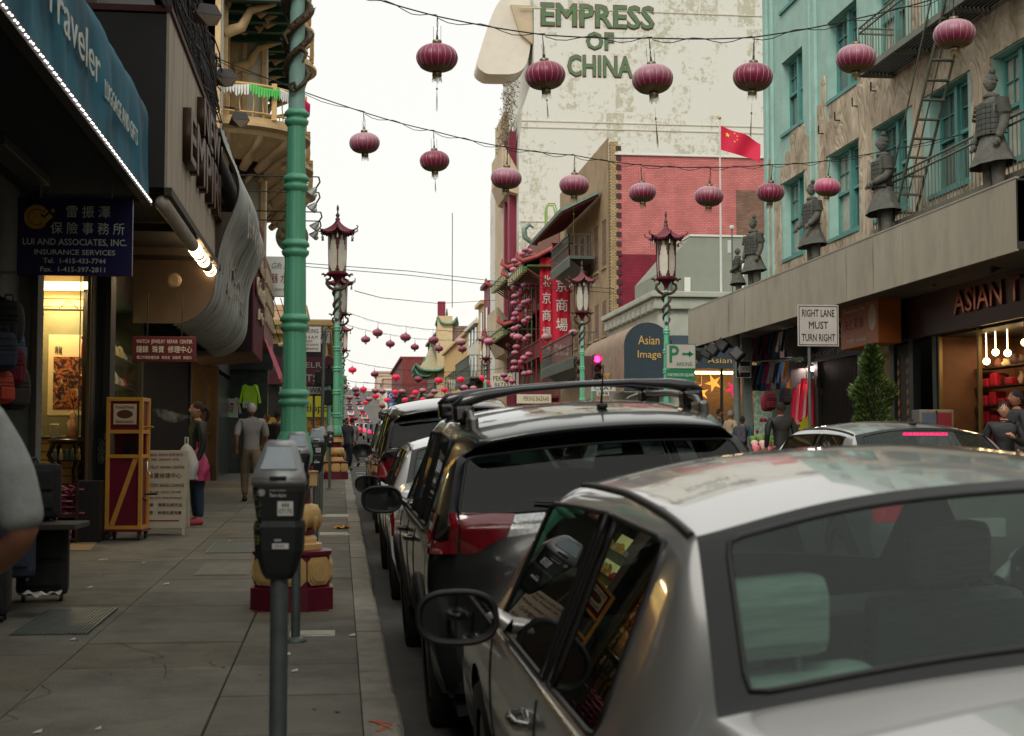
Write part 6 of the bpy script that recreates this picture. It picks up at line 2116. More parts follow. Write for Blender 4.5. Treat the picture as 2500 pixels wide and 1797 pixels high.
for q in range(14):
 b=MB(); y0=q*CL/14
 b.grid(lambda u,v,y0=y0:(-.004+.004*math.sin(u*5+q)*math.sin(v*PI),y0+.002+(CL/14-.004)*u,(ZT-ZB)*v),6,4)
 b.build('fascia_sheet',cgrey,cano)
b=MB(); b.box(.02,1.58,0,CL,.12,ZT-ZB-.03); b.box(.01,1.58,.0,.02,0,ZT-ZB); b.box(.01,1.58,CL-.02,CL,0,ZT-ZB); b.build('box',mat('canopy dark end',(60,58,52),.6,.2),cano)
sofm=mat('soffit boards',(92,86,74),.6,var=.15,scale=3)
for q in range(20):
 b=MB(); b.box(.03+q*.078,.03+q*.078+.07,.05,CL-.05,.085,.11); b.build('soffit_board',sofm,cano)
b=MB(); b.box(-.02,.02,0,CL,-.03,0.0); b.box(-.015,.05,0,CL,ZT-ZB,ZT-ZB+.03); b.build('edge_trim',cgrey,cano)
for k,(x,y,Y) in enumerate(((1702,865,41.5),(1728,862,40.5),(1742,853,39.6),(1764,843,38.8),(1800,865,37.6),(2171,704,29.3),(2283,668,26.6),(2428,632,24.0))):
 q=P(x,y,Y)
 nm2=['first','second','third','fourth','fifth','sixth','seventh','eighth'][k]
 t=empty('spot_box','%s black spot box from the far end under the grey canopy'%nm2,'lamp',q,0,'spot boxes under the canopy')
 s_=.8 if k<5 else .85
 Mx=Matrix.Rotation(.5+.1*k,4,'Y')@Matrix.Rotation(-.5,4,'Z')@Matrix.Rotation(.2,4,'X')
 b=MB(); b.bbox(-.2*s_,.2*s_,-.17*s_,.17*s_,-.2*s_,.2*s_,.03,Mx); b.build('housing',blackpl,t)
 b=MB(); b.tube([(0,0,.15),(.02,0,.3),(0,0,ZB+.1-q.z)],.016,5); b.build('arm',blackm,t)
 b=MB(); b.bbox(-.16*s_,.16*s_,-.185*s_,-.168*s_,-.16*s_,.16*s_,.003,Mx); b.build('lens',mat('spot lens',(40,38,36),.15),t)
iron=mat('painted iron',(104,106,92),.5,.3,var=.15)
fe=empty('fire_escape','grey iron fire escape with two platforms and a leaning ladder on the teal building','fire escape',(XR,21.0,0))
def platform(z,ya,yb,xo=-.80):
 m=MB()
 for q in range(11):m.box(xo+.02+q*.085,xo+.075+q*.085,ya,yb,z,z+.03)
 m.build('grating',blackm,fe)
 m=MB(); m.box(xo-.02,xo+.02,ya,yb,z-.08,z+.05); m.box(xo,0,yb-.04,yb,z-.1,z+.05)
 for q in range(int((yb-ya)/1.4)):m.box(xo,0,ya+q*1.4,ya+q*1.4+.05,z-.1,z)
 m.build('platform_frame',iron,fe)
 n_=int((yb-ya)/.16)
 for q in range(n_):
  m=MB(); m.cyl((xo,ya+q*.16,z),(xo,ya+q*.16,z+1.0),.010,n=5); m.build('baluster',iron,fe)
 m=MB()
 for q in range(7):m.cyl((xo+q*.15,yb,z),(xo+q*.15,yb,z+1.0),.010,n=5)
 for zz in (.88,1.0):m.cyl((xo,ya,z+zz),(xo,yb,z+zz),.022,n=6); m.cyl((xo,yb,z+zz),(0,yb,z+zz),.022,n=6)
 m.build('handrail',iron,fe)
platform(6.25,.6,8.3)
platform(9.9,.0,9.0)
b=MB()
A0,A1=Vector((-.62,7.1,6.3)),Vector((-.62,4.0,10.6))
for dx in (-.22,.22):
 b.tube([A0+Vector((dx,0,0)),A1+Vector((dx,0,0))],.03,6)
 b.tube([A0+Vector((dx,.3,.55)),A1+Vector((dx,.3,.75))],.018,6)
b.build('stringer',iron,fe)
for q in range(13):
 p_=A0.lerp(A1,(q+.5)/13)
 b=MB(); b.box(p_.x-.22,p_.x+.22,p_.y-.07,p_.y+.07,p_.z-.01,p_.z+.015); b.build('tread',iron,fe)
# street level shops under the canopy
shp=empty('canopy_shops','row of dark shop fronts under the grey canopy','shop',(XR,22,0))
blk2=mat('shop dark',(30,27,24),.6,var=.3,scale=2)
b=MB()
b.box(-.0,.3,0,8.2,3.95,4.74); b.box(0,.3,8.2,18.6,4.2,4.74); b.box(2.3,2.55,0,18.7,0,4.74); b.box(0,2.5,8.3,8.5,0,4.7); b.box(0,2.5,13.4,13.6,0,4.7); b.box(0,.5,18.3,18.7,0,4.7)
b.build('wall',blk2,shp)
for ya,yb in ((5.9,6.1),(7.1,7.35),(8.15,8.35),(9.6,9.75),(10.2,10.4),(13.2,13.5)):
 b=MB(); b.bbox(-.06,.12,ya,yb,.3,4.2,.01); b.build('pier',mat('shop trim green',(42,50,44),.5,var=.2),shp)
for q in range(12):
 for s in (0,1):
  b=MB(); y_=7.5+s*.5; z_=1.1+q*.22
  b.prism([(y_-.07,z_),(y_,z_+.1),(y_+.07,z_),(y_,z_-.1)],'x',-.02,.0); b.build('diamond',mat('diamond tan',(150,100,60),.6,var=.2),shp)
b=MB(); b.box(0,.06,7.35,8.15,.3,3.9); b.box(0,.06,8.4,9.6,.3,1.2); b.build('dark_panel',blackm,shp)
b=MB(); b.box(.01,.03,8.45,9.55,1.3,4.1); b.build('side_window',wpane,shp)
for q in range(30):
 b=MB(); b.box(.02,.05,10.5+q*.09,10.5+q*.09+.025,.7,4.1); b.build('gate_bar',_M['gate steel'],shp)
wx=empty('lit_shop_window','large lit window crowded with red goods at the right edge','shop window',(XR,22,0))
b=MB(); b.box(1.6,1.65,.2,5.9,.8,3.95); b.box(0,1.6,5.85,5.9,.8,3.95); b.build('back_wall',mat('shop lit brown',(96,60,38),.7,var=.25,scale=3),wx)
b=MB(); b.box(0,1.6,.2,5.9,3.9,3.95); b.build('ceiling',blk2,wx)
for ya in (.2,2.1,4.0,5.8):
 b=MB(); b.bbox(-.04,.04,ya,ya+.06,.9,3.95,.008); b.build('mullion',mat('brass frame',(110,92,56)),wx)
b=MB(); b.quad((0,.2,.9),(0,5.9,.9),(0,5.9,3.95),(0,.2,3.95)); b.build('pane',_M['shop glass'],wx)
b=MB(); b.box(-.05,.02,.2,5.9,.45,.9); b.build('stall_riser',blackm,wx)
for r_ in range(7):
 z=.95+r_*.38
 b=MB(); b.box(.7,1.1,.3,5.8,z,z+.02); b.build('shelf',brownm,wx)
rg_=random.Random(13)
gds=[mat('goods %d'%i,c,.5,var=.2,scale=20) for i,c in enumerate([(170,20,50),(200,30,60),(196,150,80),(60,40,34),(120,70,50),(220,200,160)])]
for r_ in range(7):
 for q in range(15):
  y=.45+q*.355+rg_.uniform(-.04,.04); z=.97+r_*.38; h=rg_.uniform(.12,.3)
  k=rg_.randrange(2) if r_<6 and rg_.random()<.7 else 2+rg_.randrange(4)
  b=MB()
  if k<2:b.bbox(XR+.72,XR+.98,22+y-.13,22+y+.13,z,z+h,.03)
  else:b.lathe([(.06,0),(.1,h*.4),(.05,h*.8),(.07,h)],(XR+.85,22+y,z),8)
  tag(b.build('shop_item',gds[k]),'%s article from the right on the %s shelf of the lit window'%(ORD[q],ORD[r_]),'goods','goods in the lit window')
for k,(y,z) in enumerate(((3.2,3.6),(3.9,3.45),(4.4,3.5),(4.8,3.35),(2.6,3.55))):
 b=MB(); b.ball((XR+.5,22+y,z),.07,10,8); b.cyl((XR+.5,22+y,z),(XR+.5,22+y,3.9),.01,n=5)
 tag(b.build('shop_lamp',mat('shop bulb',(255,226,170),.4,emit=14,ecol=(255,214,150),var=0)),'%s small bright bulb inside the lit window'%ORD[k],'lamp','bulbs in the lit window')
area('window_light',(XR+.8,25.0,3.8),1.0,5.0,70,(1,.72,.42))
asn=empty('asian_t_sign','dark maroon fascia sign with copper letters above the lit window','sign',(XR-.12,22.2,3.95))
b=MB(); b.bbox(-.04,.1,0,7.5,0,.98,.01); b.build('panel',mat('maroon fascia',(46,18,20),.5,var=.15),asn)
cop=mat('copper letters',(120,70,48),.3,.8,var=.1)
t_=text('lettering','ASIAN T',.5,cop,(-.06,(PX(2340,700,12).y+PX(2505,700,12).y)/2-22.2,.5),RRt,asn,ext=.03,bevel=.004); fit_text(t_,PX(2340,700,12).y-PX(2505,700,12).y,.46)
area('fascia_glow',(XR-.9,26.2,4.55),.1,3,1.2,(1,.6,.4),(0,math.radians(-60),0))
pc=empty('peach_sign','peach coloured sign box with a round face emblem under the canopy','sign',(11.3,29.1,3.88))
b=MB(); b.bbox(0,.5,0,2.3,0,.95,.01); b.build('box',mat('orange side',(176,96,34),.6,var=.05),pc)
b=MB(); b.box(-.006,0,.02,2.28,.02,.93); b.build('panel',mat('peach face',(176,110,84),.6,var=.1),pc)
t_=text('lettering','天仁茗茶',.3,rpr,(-.012,1.45,.5),RRt,pc,ext=.001); fit_text(t_,1.2,.24)
t_=text('lettering','Traditional Tea',.1,white_l,(-.012,1.45,.82),RRt,pc,ext=.001,shear=.3); fit_text(t_,1.3,.08)
t_=text('lettering','TASTES TRADING',.1,white_l,(-.012,1.3,.14),RRt,pc,ext=.001); fit_text(t_,1.2,.08)
b=MB(); b.ball((-.006,.35,.58),.24,20,8,(.03,1,1.2)); b.build('emblem',mat('emblem cream',(200,180,160),.6,var=.3,scale=14),pc)
js=empty('jewelry_sign','black jewelry company sign board behind the peach sign','sign',(XR-.1,31.6,3.85))
b=MB(); b.bbox(0,.08,0,4.6,0,.85,.01); b.build('panel',blackm,js)
t_=text('lettering','珠寶公司',.3,greyl,(-.01,2.3,.58),RRt,js,ext=.004); fit_text(t_,2.8,.30)
t_=text('lettering','LUNG GIFT JEWELRY',.2,greyl,(-.01,2.3,.18),RRt,js,ext=.004); fit_text(t_,4.0,.16)
b=MB(); q=P(1825,1000,38.5); b.bbox(q.x-.12,q.x+.12,38.4,38.64,walk_z(38.5),ZB,.02); b.lathe([(.1,0),(.1,3.9)],(q.x-.3,38.5,walk_z(38.5)),12)
tag(b.build('canopy_column',mat('column grey',(104,112,106),.6,var=.2)),'grey steel column holding the far end of the canopy','column')
def floral():
 m=bpy.data.materials.new('floral panel'); m.use_nodes= True
 n,l=m.node_tree.nodes,m.node_tree.links
 tc=n.new('ShaderNodeTexCoord'); v=n.new('ShaderNodeTexVoronoi'); v.inputs['Scale'].default_value=6; v.feature='DISTANCE_TO_EDGE'
 r=n.new('ShaderNodeValToRGB'); e=r.color_ramp.elements; e[0].color=(*lin((206,200,160)),1); e[1].color=(*lin((120,164,150)),1); e[1].position=.08
 l.new(tc.outputs['Object'],v.inputs[0]); l.new(v.outputs[0],r.inputs[0]); l.new(r.outputs[0],n['Principled BSDF'].inputs['Base Color'])
 return m
q0,q1=P(1842,1110,38.2),P(1884,955,38.2)
fp=empty('floral_panel','pale green floral mosaic panel beside the clothes','panel',q0)
b=MB(); b.bbox(0,q1.x-q0.x,0,.05,-1.2,q1.z-q0.z,.01); b.build('panel',floral(),fp)
for k in range(7):
 b=MB(); b.ball((rs.uniform(.06,.4),-.005,rs.uniform(-.2,1.5)),rs.uniform(.03,.06),10,6,(1,.2,1)); b.build('flower',redc,fp)
lf=MB()
for k in range(160):
 c_=Vector((rs.uniform(-.1,.5),-rs.uniform(.05,.25),rs.uniform(-1.1,.35)))
 a=rs.uniform(0,6.28); d_=Vector((math.cos(a),.2*math.sin(a*2),math.sin(a)))*.14; n2=Vector((-d_.z,.1,d_.x))*.35
 lf.add([c_-d_,c_+n2,c_+d_,c_-n2],[(0,1,2,3)])
o=lf.build('potted_leaves',mat('bright leaf',(86,160,50),.6,var=.3)); o.location=q0; tag(o,'bright green leafy plant standing before the floral panel','plant')
clm=[mat('cloth %d'%i,c,.85,var=.15,scale=10) for i,c in enumerate([(96,98,96),(150,30,84),(40,56,96),(30,32,34),(70,110,120),(110,112,108),(190,120,30),(60,66,50),(150,148,144),(44,88,128),(120,20,60)])]
rnm=[('grey',0),('magenta',1),('navy',2),('black',3),('teal',4),('mid grey',5),('amber',6),('olive',7),('light grey',8),('blue',9),('crimson',10)]
ordc=[6,4,1,5,3,10,7,9,3,8,2,5,0]
for k in range(13):
 Y=40.6-k*.42
 x=1836+k*9.6
 q=P(x,824-k*1.9,Y)
 lb='hoodie number %s from the far end of the upper rail, %s'%(ORD[k],rnm[ordc[k]][0])
 shirt('hanging_hoodie',lb.replace('number ',''),(q.x,Y,q.z),clm[ordc[k]],1.0,rz=.15*math.sin(k*2),hood=True,cat='hoodie',grp='hoodies on the upper rail')
ord2=[3,3,9,1,8,3,9,6,0]
for k in range(9):
 Y=39.6-k*.45
 x=1852+k*12
 q=P(x,892-k*1.5,Y)
 shirt('hanging_sweatshirt','%s sweatshirt from the far end of the lower rail, %s'%(ORD[k],rnm[ord2[k]][0]),(q.x,Y,q.z),clm[ord2[k]],1.0,rz=.12*math.sin(k*3),cat='sweatshirt',grp='sweatshirts on the lower rail')
b=MB(); b.cyl(P(1832,818,40.8),P(1965,795,35.2),.025,n=6); tag(b.build('clothes_rail',steel),'upper rail carrying the hanging hoodies','rail')
b=MB(); b.cyl(P(1845,884,39.9),P(1960,872,35.4),.025,n=6); tag(b.build('clothes_rail',steel),'lower rail carrying the hanging sweatshirts','rail')
for k,(x,y,Y) in enumerate(((1873,958,37),(1880,955,36.8))):
 q=P(x,y,Y); backpack('hanging_bag',['red rucksack hanging under the sweatshirts','dark red rucksack behind the red one'][k],(q.x,q.y,q.z-.5),redc if not k else bagm[1],1.0,grp='bags under the sweatshirts')
q=P(1918,970,36.5); backpack('hanging_bag','black printed tote hanging under the sweatshirts',(q.x,q.y,q.z-.2),bagm[0],.95)
drm=[mat('dress %d'%i,c,.7,var=.15,stretch=(8,8,1)) for i,c in enumerate([(220,20,70),(232,130,140),(226,30,80),(240,190,190),(200,10,50)])]
for k in range(6):
 x=1945+k*9
 q=P(x,925+(k%2)*12,36.0-k*.1)
 t=empty('hanging_dress','%s dress from the left in the brightly lit red row'%ORD[k],'dress',q,0,'lit red dresses')
 b=MB(); b.grid(lambda u,v:((u-.5)*(.16+.2*v),.03*math.sin(u*16)*(v+.2),-1.05*v),12,5); b.build('cloth',drm[k%5],t)
 b=MB(); b.tube([(-.08,0,0),(0,0,.06),(.08,0,0)],.01,5); b.build('hanger',gasket,t)
b=MB(); q=P(1975,900,36.4); b.bbox(q.x-.45,q.x+.45,q.y,q.y+.3,q.z-.05,q.z+.06,.01); tag(b.build('strip_light',mat('pink white tube',(255,226,220),.4,emit=6,ecol=(255,214,205),var=0)),'bright strip light over the red dresses','light')
area('dress_light',(q.x,q.y-.5,q.z),.8,.3,22,(1,.72,.66),(math.radians(-20),0,0))
for k in range(4):
 q=P(2005+k*6,930+k*22,35.2); backpack('hanging_bag','%s black bag down the dark column right of the red dresses'%ORD[k],(q.x,q.y,q.z-.2),bagm[0],.8,grp='black bags in a column')
b=MB(); q=P(1973,1040,35.6)
n_=20
b.add([(q.x+(.28 if i%2 else .2)*math.cos(2*PI*i/n_),q.y,q.z+(.28 if i%2 else .2)*math.sin(2*PI*i/n_)) for i in range(n_)],[tuple(range(n_))])
tag(b.build('star_placard',mat('yellow card',(206,200,40),.6,var=0)),'yellow starburst price card under the red dresses','placard')
for k,x in enumerate((2268,2305)):
 q=P(x,1000,27.4)
 t=empty('news_box',['pale newspaper box left of the dark red one','newspaper box with a dark red front'][k],'newspaper box',(q.x,27.4,walk_z(27.4)))
 b=MB(); b.bbox(-.2,.2,0,.4,.1,q.z-walk_z(27.4),.02); b.build('box',mat('news grey',(120,118,112),.6,var=.1),t)
 b=MB(); b.box(-.15,.15,-.012,0,q.z-walk_z(27.4)-.5,q.z-walk_z(27.4)-.06); b.build('front_window',[mat('news blue',(80,96,120),.3,var=.3),rpr][k],t)
 b=MB(); b.box(-.15,.15,.02,.3,0,.1); b.build('foot',gasket,t)
cb=empty('cone_shrub','clipped cone shaped evergreen in a planter under the canopy','shrub',(10.72,28.0,walk_z(28)))
b=MB(); b.lathe([(.22,0),(.3,.45),(.32,.5),(.28,.5)],n=16); b.build('planter',mat('planter dark',(60,54,48),.7),cb)
b=MB(); b.cyl((0,0,.45),(0,0,2.6),.04,.015,n=8); b.build('trunk',brownm,cb)
lf=MB(); rc=random.Random(4)
lfm=[mat('shrub leaf',(56,80,34),.55,var=.35,scale=9),mat('shrub leaf light',(104,122,54),.55,var=.3,scale=9)]
for k in range(6000):
 u=rc.random()**.8
 z=.55+2.45*u
 lob=.82+.26*math.sin(z*7.5+2*math.sin(z*2.3))
 rmax=(.74*(1-u)**.85+.04)*lob
 a=rc.uniform(0,2*PI)
 rmax*=1+.3*math.sin(a*3+z*5)*math.sin(z*4+a)
 r_=rmax*(.55+.45*rc.random()**.4)
 c_=Vector((r_*math.cos(a),r_*math.sin(a),z))
 out=Vector((math.cos(a),math.sin(a),rc.uniform(.2,1.3))).normalized()
 sd_=out.cross(Vector((rc.uniform(-1,1),rc.uniform(-1,1),rc.uniform(-1,1)))).normalized()
 ln,wd=rc.uniform(.08,.15),rc.uniform(.014,.026)
 lf.m=1 if (r_>rmax*.88 and rc.random()<.4) else 0
 lf.add([c_,c_+out*ln*.5+sd_*wd,c_+out*ln,c_+out*ln*.5-sd_*wd],[(0,1,2,3)])
me=bpy.data.meshes.new('crown'); me.from_pydata(lf.v,[],lf.f)
for m_ in lfm:me.materials.append(m_)
me.polygons.foreach_set('material_index',lf.mi)
mobj('crown',me,cb)
rsn=empty('right_lane_sign','white road sign reading right lane must turn right on the right kerb','sign',(8.75,26.6,walk_z(26.6)))
q0,q1=P(1948,845,26.5),P(2047,745,26.5)
ox,oz=8.75,walk_z(26.6)
b=MB(); b.bbox(q0.x-ox,q1.x-ox,-.10,-.085,q0.z-oz,q1.z-oz,.006); b.build('panel',mat('sign white',(186,180,172),.45,var=.08,dirt=.2),rsn)
b=MB(); A=[(q0.x-ox+.03,q0.z-oz+.03),(q1.x-ox-.03,q0.z-oz+.03),(q1.x-ox-.03,q1.z-oz-.03),(q0.x-ox+.03,q1.z-oz-.03)]
for i in range(4):
 (xa,za),(xb,zb)=A[i],A[(i+1)%4]
 b.box(min(xa,xb)-.006,max(xa,xb)+.006,-.105,-.1005,min(za,zb)-.006,max(za,zb)+.006)
b.build('border',black_l,rsn)
for s_,fz in (('RIGHT LANE',.79),('MUST',.5),('TURN RIGHT',.2)):
 t_=text('lettering',s_,.16,black_l,((q0.x+q1.x)/2-ox,-.104,q0.z-oz+(q1.z-q0.z)*fz),RF,rsn,ext=.002,off=.012)
 fit_text(t_,{'RIGHT LANE':.64,'MUST':.38,'TURN RIGHT':.66}[s_],.14)
b=MB(); xm=(q0.x+q1.x)/2-ox-.17; b.cyl((xm,-.05,0),(xm,-.05,q1.z-oz-.05),.03,n=10); b.build('pole',galv,rsn)
gsn=mat('parking green',(20,120,76),.5,var=.06)
t,w_,h_,put=board('parking_garage_sign','white and green parking sign with an arrow on the right lamp post',1627,841,1697,899,36.5,mat('sign white',(186,180,172)),.02,frame=gsn,fw=.012)
put('P',.25,.55,.34,.72,gsn,off=.03); put('ARKING',.62,.17,.56,.17,gsn,off=.01)
b=MB(); b.box(w_*.55,w_*.82,-.008,-.002,h_*.55,h_*.65); b.prism([(w_*.78,h_*.47),(w_*.95,h_*.6),(w_*.78,h_*.73)],'y',-.008,-.002); b.build('arrow',gsn,t)
t,w_,h_,put=board('garage_name_sign','green garage name sign below the white parking sign on the right lamp post',1627,902,1697,945,36.5,gsn,.02)
put('PORTSMOUTH SQUARE',.5,.68,.92,.2,white_l,off=.006); put('GARAGE',.5,.33,.36,.2,white_l,off=.006)
t,w_,h_,put=board('one_way_sign','small black one way sign with a left arrow on the canopy column',1798,882,1832,921,38.1,black_l,.02,frame=white_l,fw=.01)
b=MB(); b.prism([(.03,h_*.5),(w_*.26,h_*.9),(w_*.26,h_*.7),(w_*.95,h_*.7),(w_*.95,h_*.3),(w_*.26,h_*.3),(w_*.26,h_*.1)],'y',-.008,-.002); b.build('arrow',white_l,t)
put('ONE WAY',.62,.5,.6,.26,black_l,off=.01)
t,w_,h_,put=board('street_name_sign','white street name sign above the roof bars of the grey crossover',1444,940,1503,955,53.8,white_l,.03)
put('CLAY',.5,.5,.8,.6,black_l,off=.01)
t,w_,h_,put=board('street_name_sign','small sign with Chinese characters under the Clay name sign',1457,956,1487,966,53.8,white_l,.03)
put('企李街',.5,.5,.85,.75,black_l)
# low corner building with the rounded awning, beyond the crossing
lw=empty('corner_shop_building','low white cornice corner building with a rounded blue awning beyond the crossing','building',(XR,53.7,SL*53.7))
lz=7.5-SL*53.7
lwall=mat('pale green stucco',(176,178,164),.8,var=.12,scale=1.5,dirt=.35,dirtcol=(120,122,112),bump=.15)
b=MB(); b.box(0,1.3,0,10.3,0,lz); b.box(1.3,9,1.4,10.3,0,lz); b.box(1.3,9,0,1.4,4.3,lz); b.box(1.3,9,0,1.4,-.3,.35); b.build('wall',lwall,lw)
b=MB(); b.bbox(-.35,9,-.35,10.4,lz,lz+.22,.04); b.bbox(-.2,9,-.2,10.4,lz-.45,lz-.02,.04); b.build('cornice',lwall,lw)
for q in range(10):
 b=MB(); b.tube([(-.15,.4+q*1.0,lz-.5),(-.3,.4+q*1.0,lz-.3),(-.15,.4+q,lz-.1)],.03,5); b.build('cornice_bracket',lwall,lw)
b=MB(); b.box(1.3,5.2,1.3,1.38,.35,4.3); b.build('shop_back',mat('warm slat back',(120,88,58),.7,var=.35,scale=3,stretch=(1,1,6)),lw)
b=MB(); b.quad((1.3,.02,.35),(5.2,.02,.35),(5.2,.02,4.3),(1.3,.02,4.3)); b.build('pane',_M['shop glass'],lw)
for x in (1.3,2.4,5.1):
 b=MB(); b.bbox(x,x+.1,-.03,.06,.3,4.3,.01); b.build('mullion',gasket,lw)
b=MB(); b.box(1.35,5.1,.5,.62,3.5,3.6); b.build('strip_light',mat('warm tube',(255,240,200),.4,emit=9,ecol=(255,226,170),var=0),lw)
area('star_window_light',(XR+3.2,53.7+.6,SL*53.7+3.3),3.4,.4,16,(1,.76,.45))
for k,(x,y,c,s_) in enumerate(((1696,945,0,.30),(1713,960,0,.30),(1742,935,0,.36),(1790,950,1,.36))):
 q=P(x,y,53.95)
 stc=[mat('star gold',(224,160,80),.5,emit=1.3,ecol=(240,160,70),var=.3),mat('star pink',(224,30,90),.5,emit=.8,ecol=(230,40,100),var=.3)]
 b=MB(); vs=[]
 for i in range(10):
  a=PI/2+i*PI/5+.2*k; r_=s_*(1 if i%2==0 else .36)
  vs.append((q.x+r_*math.cos(a),q.y,q.z+r_*math.sin(a)))
 vs+=[(q.x,q.y-.07,q.z),(q.x,q.y+.07,q.z)]
 b.add(vs,[(i,(i+1)%10,10) for i in range(10)]+[((i+1)%10,i,11) for i in range(10)])
 b.cyl(q+Vector((0,0,s_)),Vector((q.x,q.y,4.7)),.006,n=4)
 tag(b.build('paper_star',stc[c]),['leftmost paper star lamp in the corner shop window','dull gold paper star second from the left in the corner window','highest gold paper star in the corner window','pink paper star in the corner window'][k],'star lamp')
b=MB(); b.box(XR+1.4,XR+5.1,54.0,54.4,SL*54+.8,SL*54+1.5); tag(b.build('counter',mat('counter',(60,44,34),.6,var=.3)),'dark display counter inside the corner shop window','counter')
awd=mat('slate canvas',(46,60,68),.8,var=.12,scale=5)
awb=mat('sunlit tan canvas',(150,128,108),.8,var=.18,scale=3,dirt=.3)
ra=empty('rounded_awning','slate blue round ended awning lettered in gold at the corner shop','awning',(10.62,53.1,3.86))
AW,AH=1.82,2.62
def dome(u): # profile of the end: vertical sides then a half round top
 if u<.25: return (0,1.75*u/.25)
 if u>.75: return (AW,1.75*(1-u)/.25)
 a=PI*(1-(u-.25)/.5)
 return (AW/2+AW/2*math.cos(a),1.75+(AH-1.75)*math.sin(a))
pts=[dome(q/40) for q in range(41)]
b=MB(); b.prism(pts,'y',-.02,0); b.build('end_panel',awd,ra)
b=MB(); b.grid(lambda u,v:(dome(u)[0]+(.02*math.cos(v*2*PI*11) if u<.5 else 0),9.6*v,dome(u)[1]),40,66); b.build('ribbed_canvas',awb,ra)
gl_=mat('gold print',(214,170,96),.5,.2,var=.05)
for s_,z,wd,hh in (('Asian',1.93,.82,.34),('Image',1.40,.9,.36)):
 t_=text('lettering',s_,.4,gl_,(AW/2+.05,-.035,z),RF,ra,ext=.004,off=.006); fit_text(t_,wd,hh)
t_=text('lettering','Asian Image',.3,gl_,(-.04,4.2,.8),RRt,ra,ext=.004); fit_text(t_,3.2,.4)
b=MB(); b.box(-.025,-.02,6.2,7.0,.3,1.4); b.build('logo_patch',rpr,ra)
for q in range(30):
 b=MB(); b.ball((q*AW/30+.03,-.02,-.02),.022,6,4); b.build('fringe_bead',goldl,ra)
fa=empty('front_awning','slate blue straight awning over the star window','awning',(12.5,53.1,4.75))
b=MB(); b.add([(0,0,0),(4.2,0,0),(4.2,.0,.9),(0,0,.9),(0,.6,1.3),(4.2,.6,1.3),(0,.6,0),(4.2,.6,0)],[(0,1,2,3),(3,2,5,4),(0,3,4,6),(1,7,5,2)]); b.build('canvas',awd,fa)
t_=text('lettering','亞   Asian Image',.3,gl_,(2.0,-.02,.3),RF,fa,ext=.004); fit_text(t_,2.9,.3)
rt=empty('rooftop_block','grey stucco rooftop block behind the flagpole','building',(12.9,57,7.3))
gst=mat('grey stucco',(138,142,130),.8,var=.08,scale=1,dirt=.25,dirtcol=(104,106,96))
b=MB(); b.prism([(.0,0),(.0,1.6),(1.3,3.1),(5.2,3.1),(5.2,0)],'y',0,5); b.build('wall',gst,rt)
b=MB(); b.box(1.25,5.3,-.05,5,3.1,3.18); b.build('coping',white_l,rt)
b=MB(); b.cyl((.35,-.2,.5),(.35,-.2,2.9),.12,n=10); b.lathe([(.2,2.9),(.2,3.0),(.05,3.1)],(.35,-.2,0),10); b.build('flue',galv,rt)
b=MB(); b.box(1.0,1.25,-.1,-.02,0,1.4); b.box(3.4,3.5,-.1,-.02,.3,2.2); b.build('downpipe',white_l,rt)
q=P(1760,640,54.6); qt=P(1754,292,54.6)
fl=empty('flag','red flag with five yellow stars flying from a white pole','flag',(q.x,54.6,q.z-1.2))
b=MB(); b.cyl((0,0,0),(0,0,qt.z-q.z+1.2),.045,.03,n=10); b.build('pole',mat('white pole',(206,204,196),.5,var=.05),fl)
b=MB(); b.ball((0,0,qt.z-q.z+1.27),.07,10,8); b.build('finial',goldm,fl)
ftop=P(1757,306,54.6).z-q.z+1.2
def flagf(u,v,off=0):
 x=.05+1.62*u*(1-.06*v)
 z=ftop-(.98-.1*u)*v*(1-.12*u)-.72*u**1.3-.05*math.sin(u*6)
 y=.10*math.sin(u*9+v*2.2)*(.3+u)+off
 return (x,y,z)
b=MB(); b.grid(flagf,36,18); b.build('cloth',mat('flag red',(206,12,60),.7,var=.06),fl)
ysm=mat('star yellow',(250,214,40),.6,var=0)
for (u0,v0,r_) in ((.17,.27,.11),(.34,.10,.04),(.40,.20,.04),(.40,.36,.04),(.34,.47,.04)):
 b=MB(); vs=[]
 for i in range(10):
  a=PI/2+i*PI/5; rr_=r_*(1 if i%2==0 else .4)
  vs.append(flagf(u0+rr_*.62*math.cos(a),v0-rr_*math.sin(a),-.012))
 vs.append(flagf(u0,v0,-.013))
 b.add(vs,[(i,(i+1)%10,10) for i in range(10)]); b.build('star',ysm,fl)
q=P(1787,560,43.0)
sc_=empty('antenna_box','white antenna panel on a thin mast at the far end of the canopy','antenna',(q.x,43.0,ZT))
b=MB(); b.cyl((0,0,0),(0,0,q.z-ZT),.02,n=6); b.build('mast',galv,sc_)
b=MB(); b.lathe([(.06,0),(.09,.05),(.06,.12)],(0,0,q.z-ZT),10); b.bbox(-.14,-.04,-.05,.05,q.z-ZT-.75,q.z-ZT-.35,.015); b.build('panel',white_l,sc_)
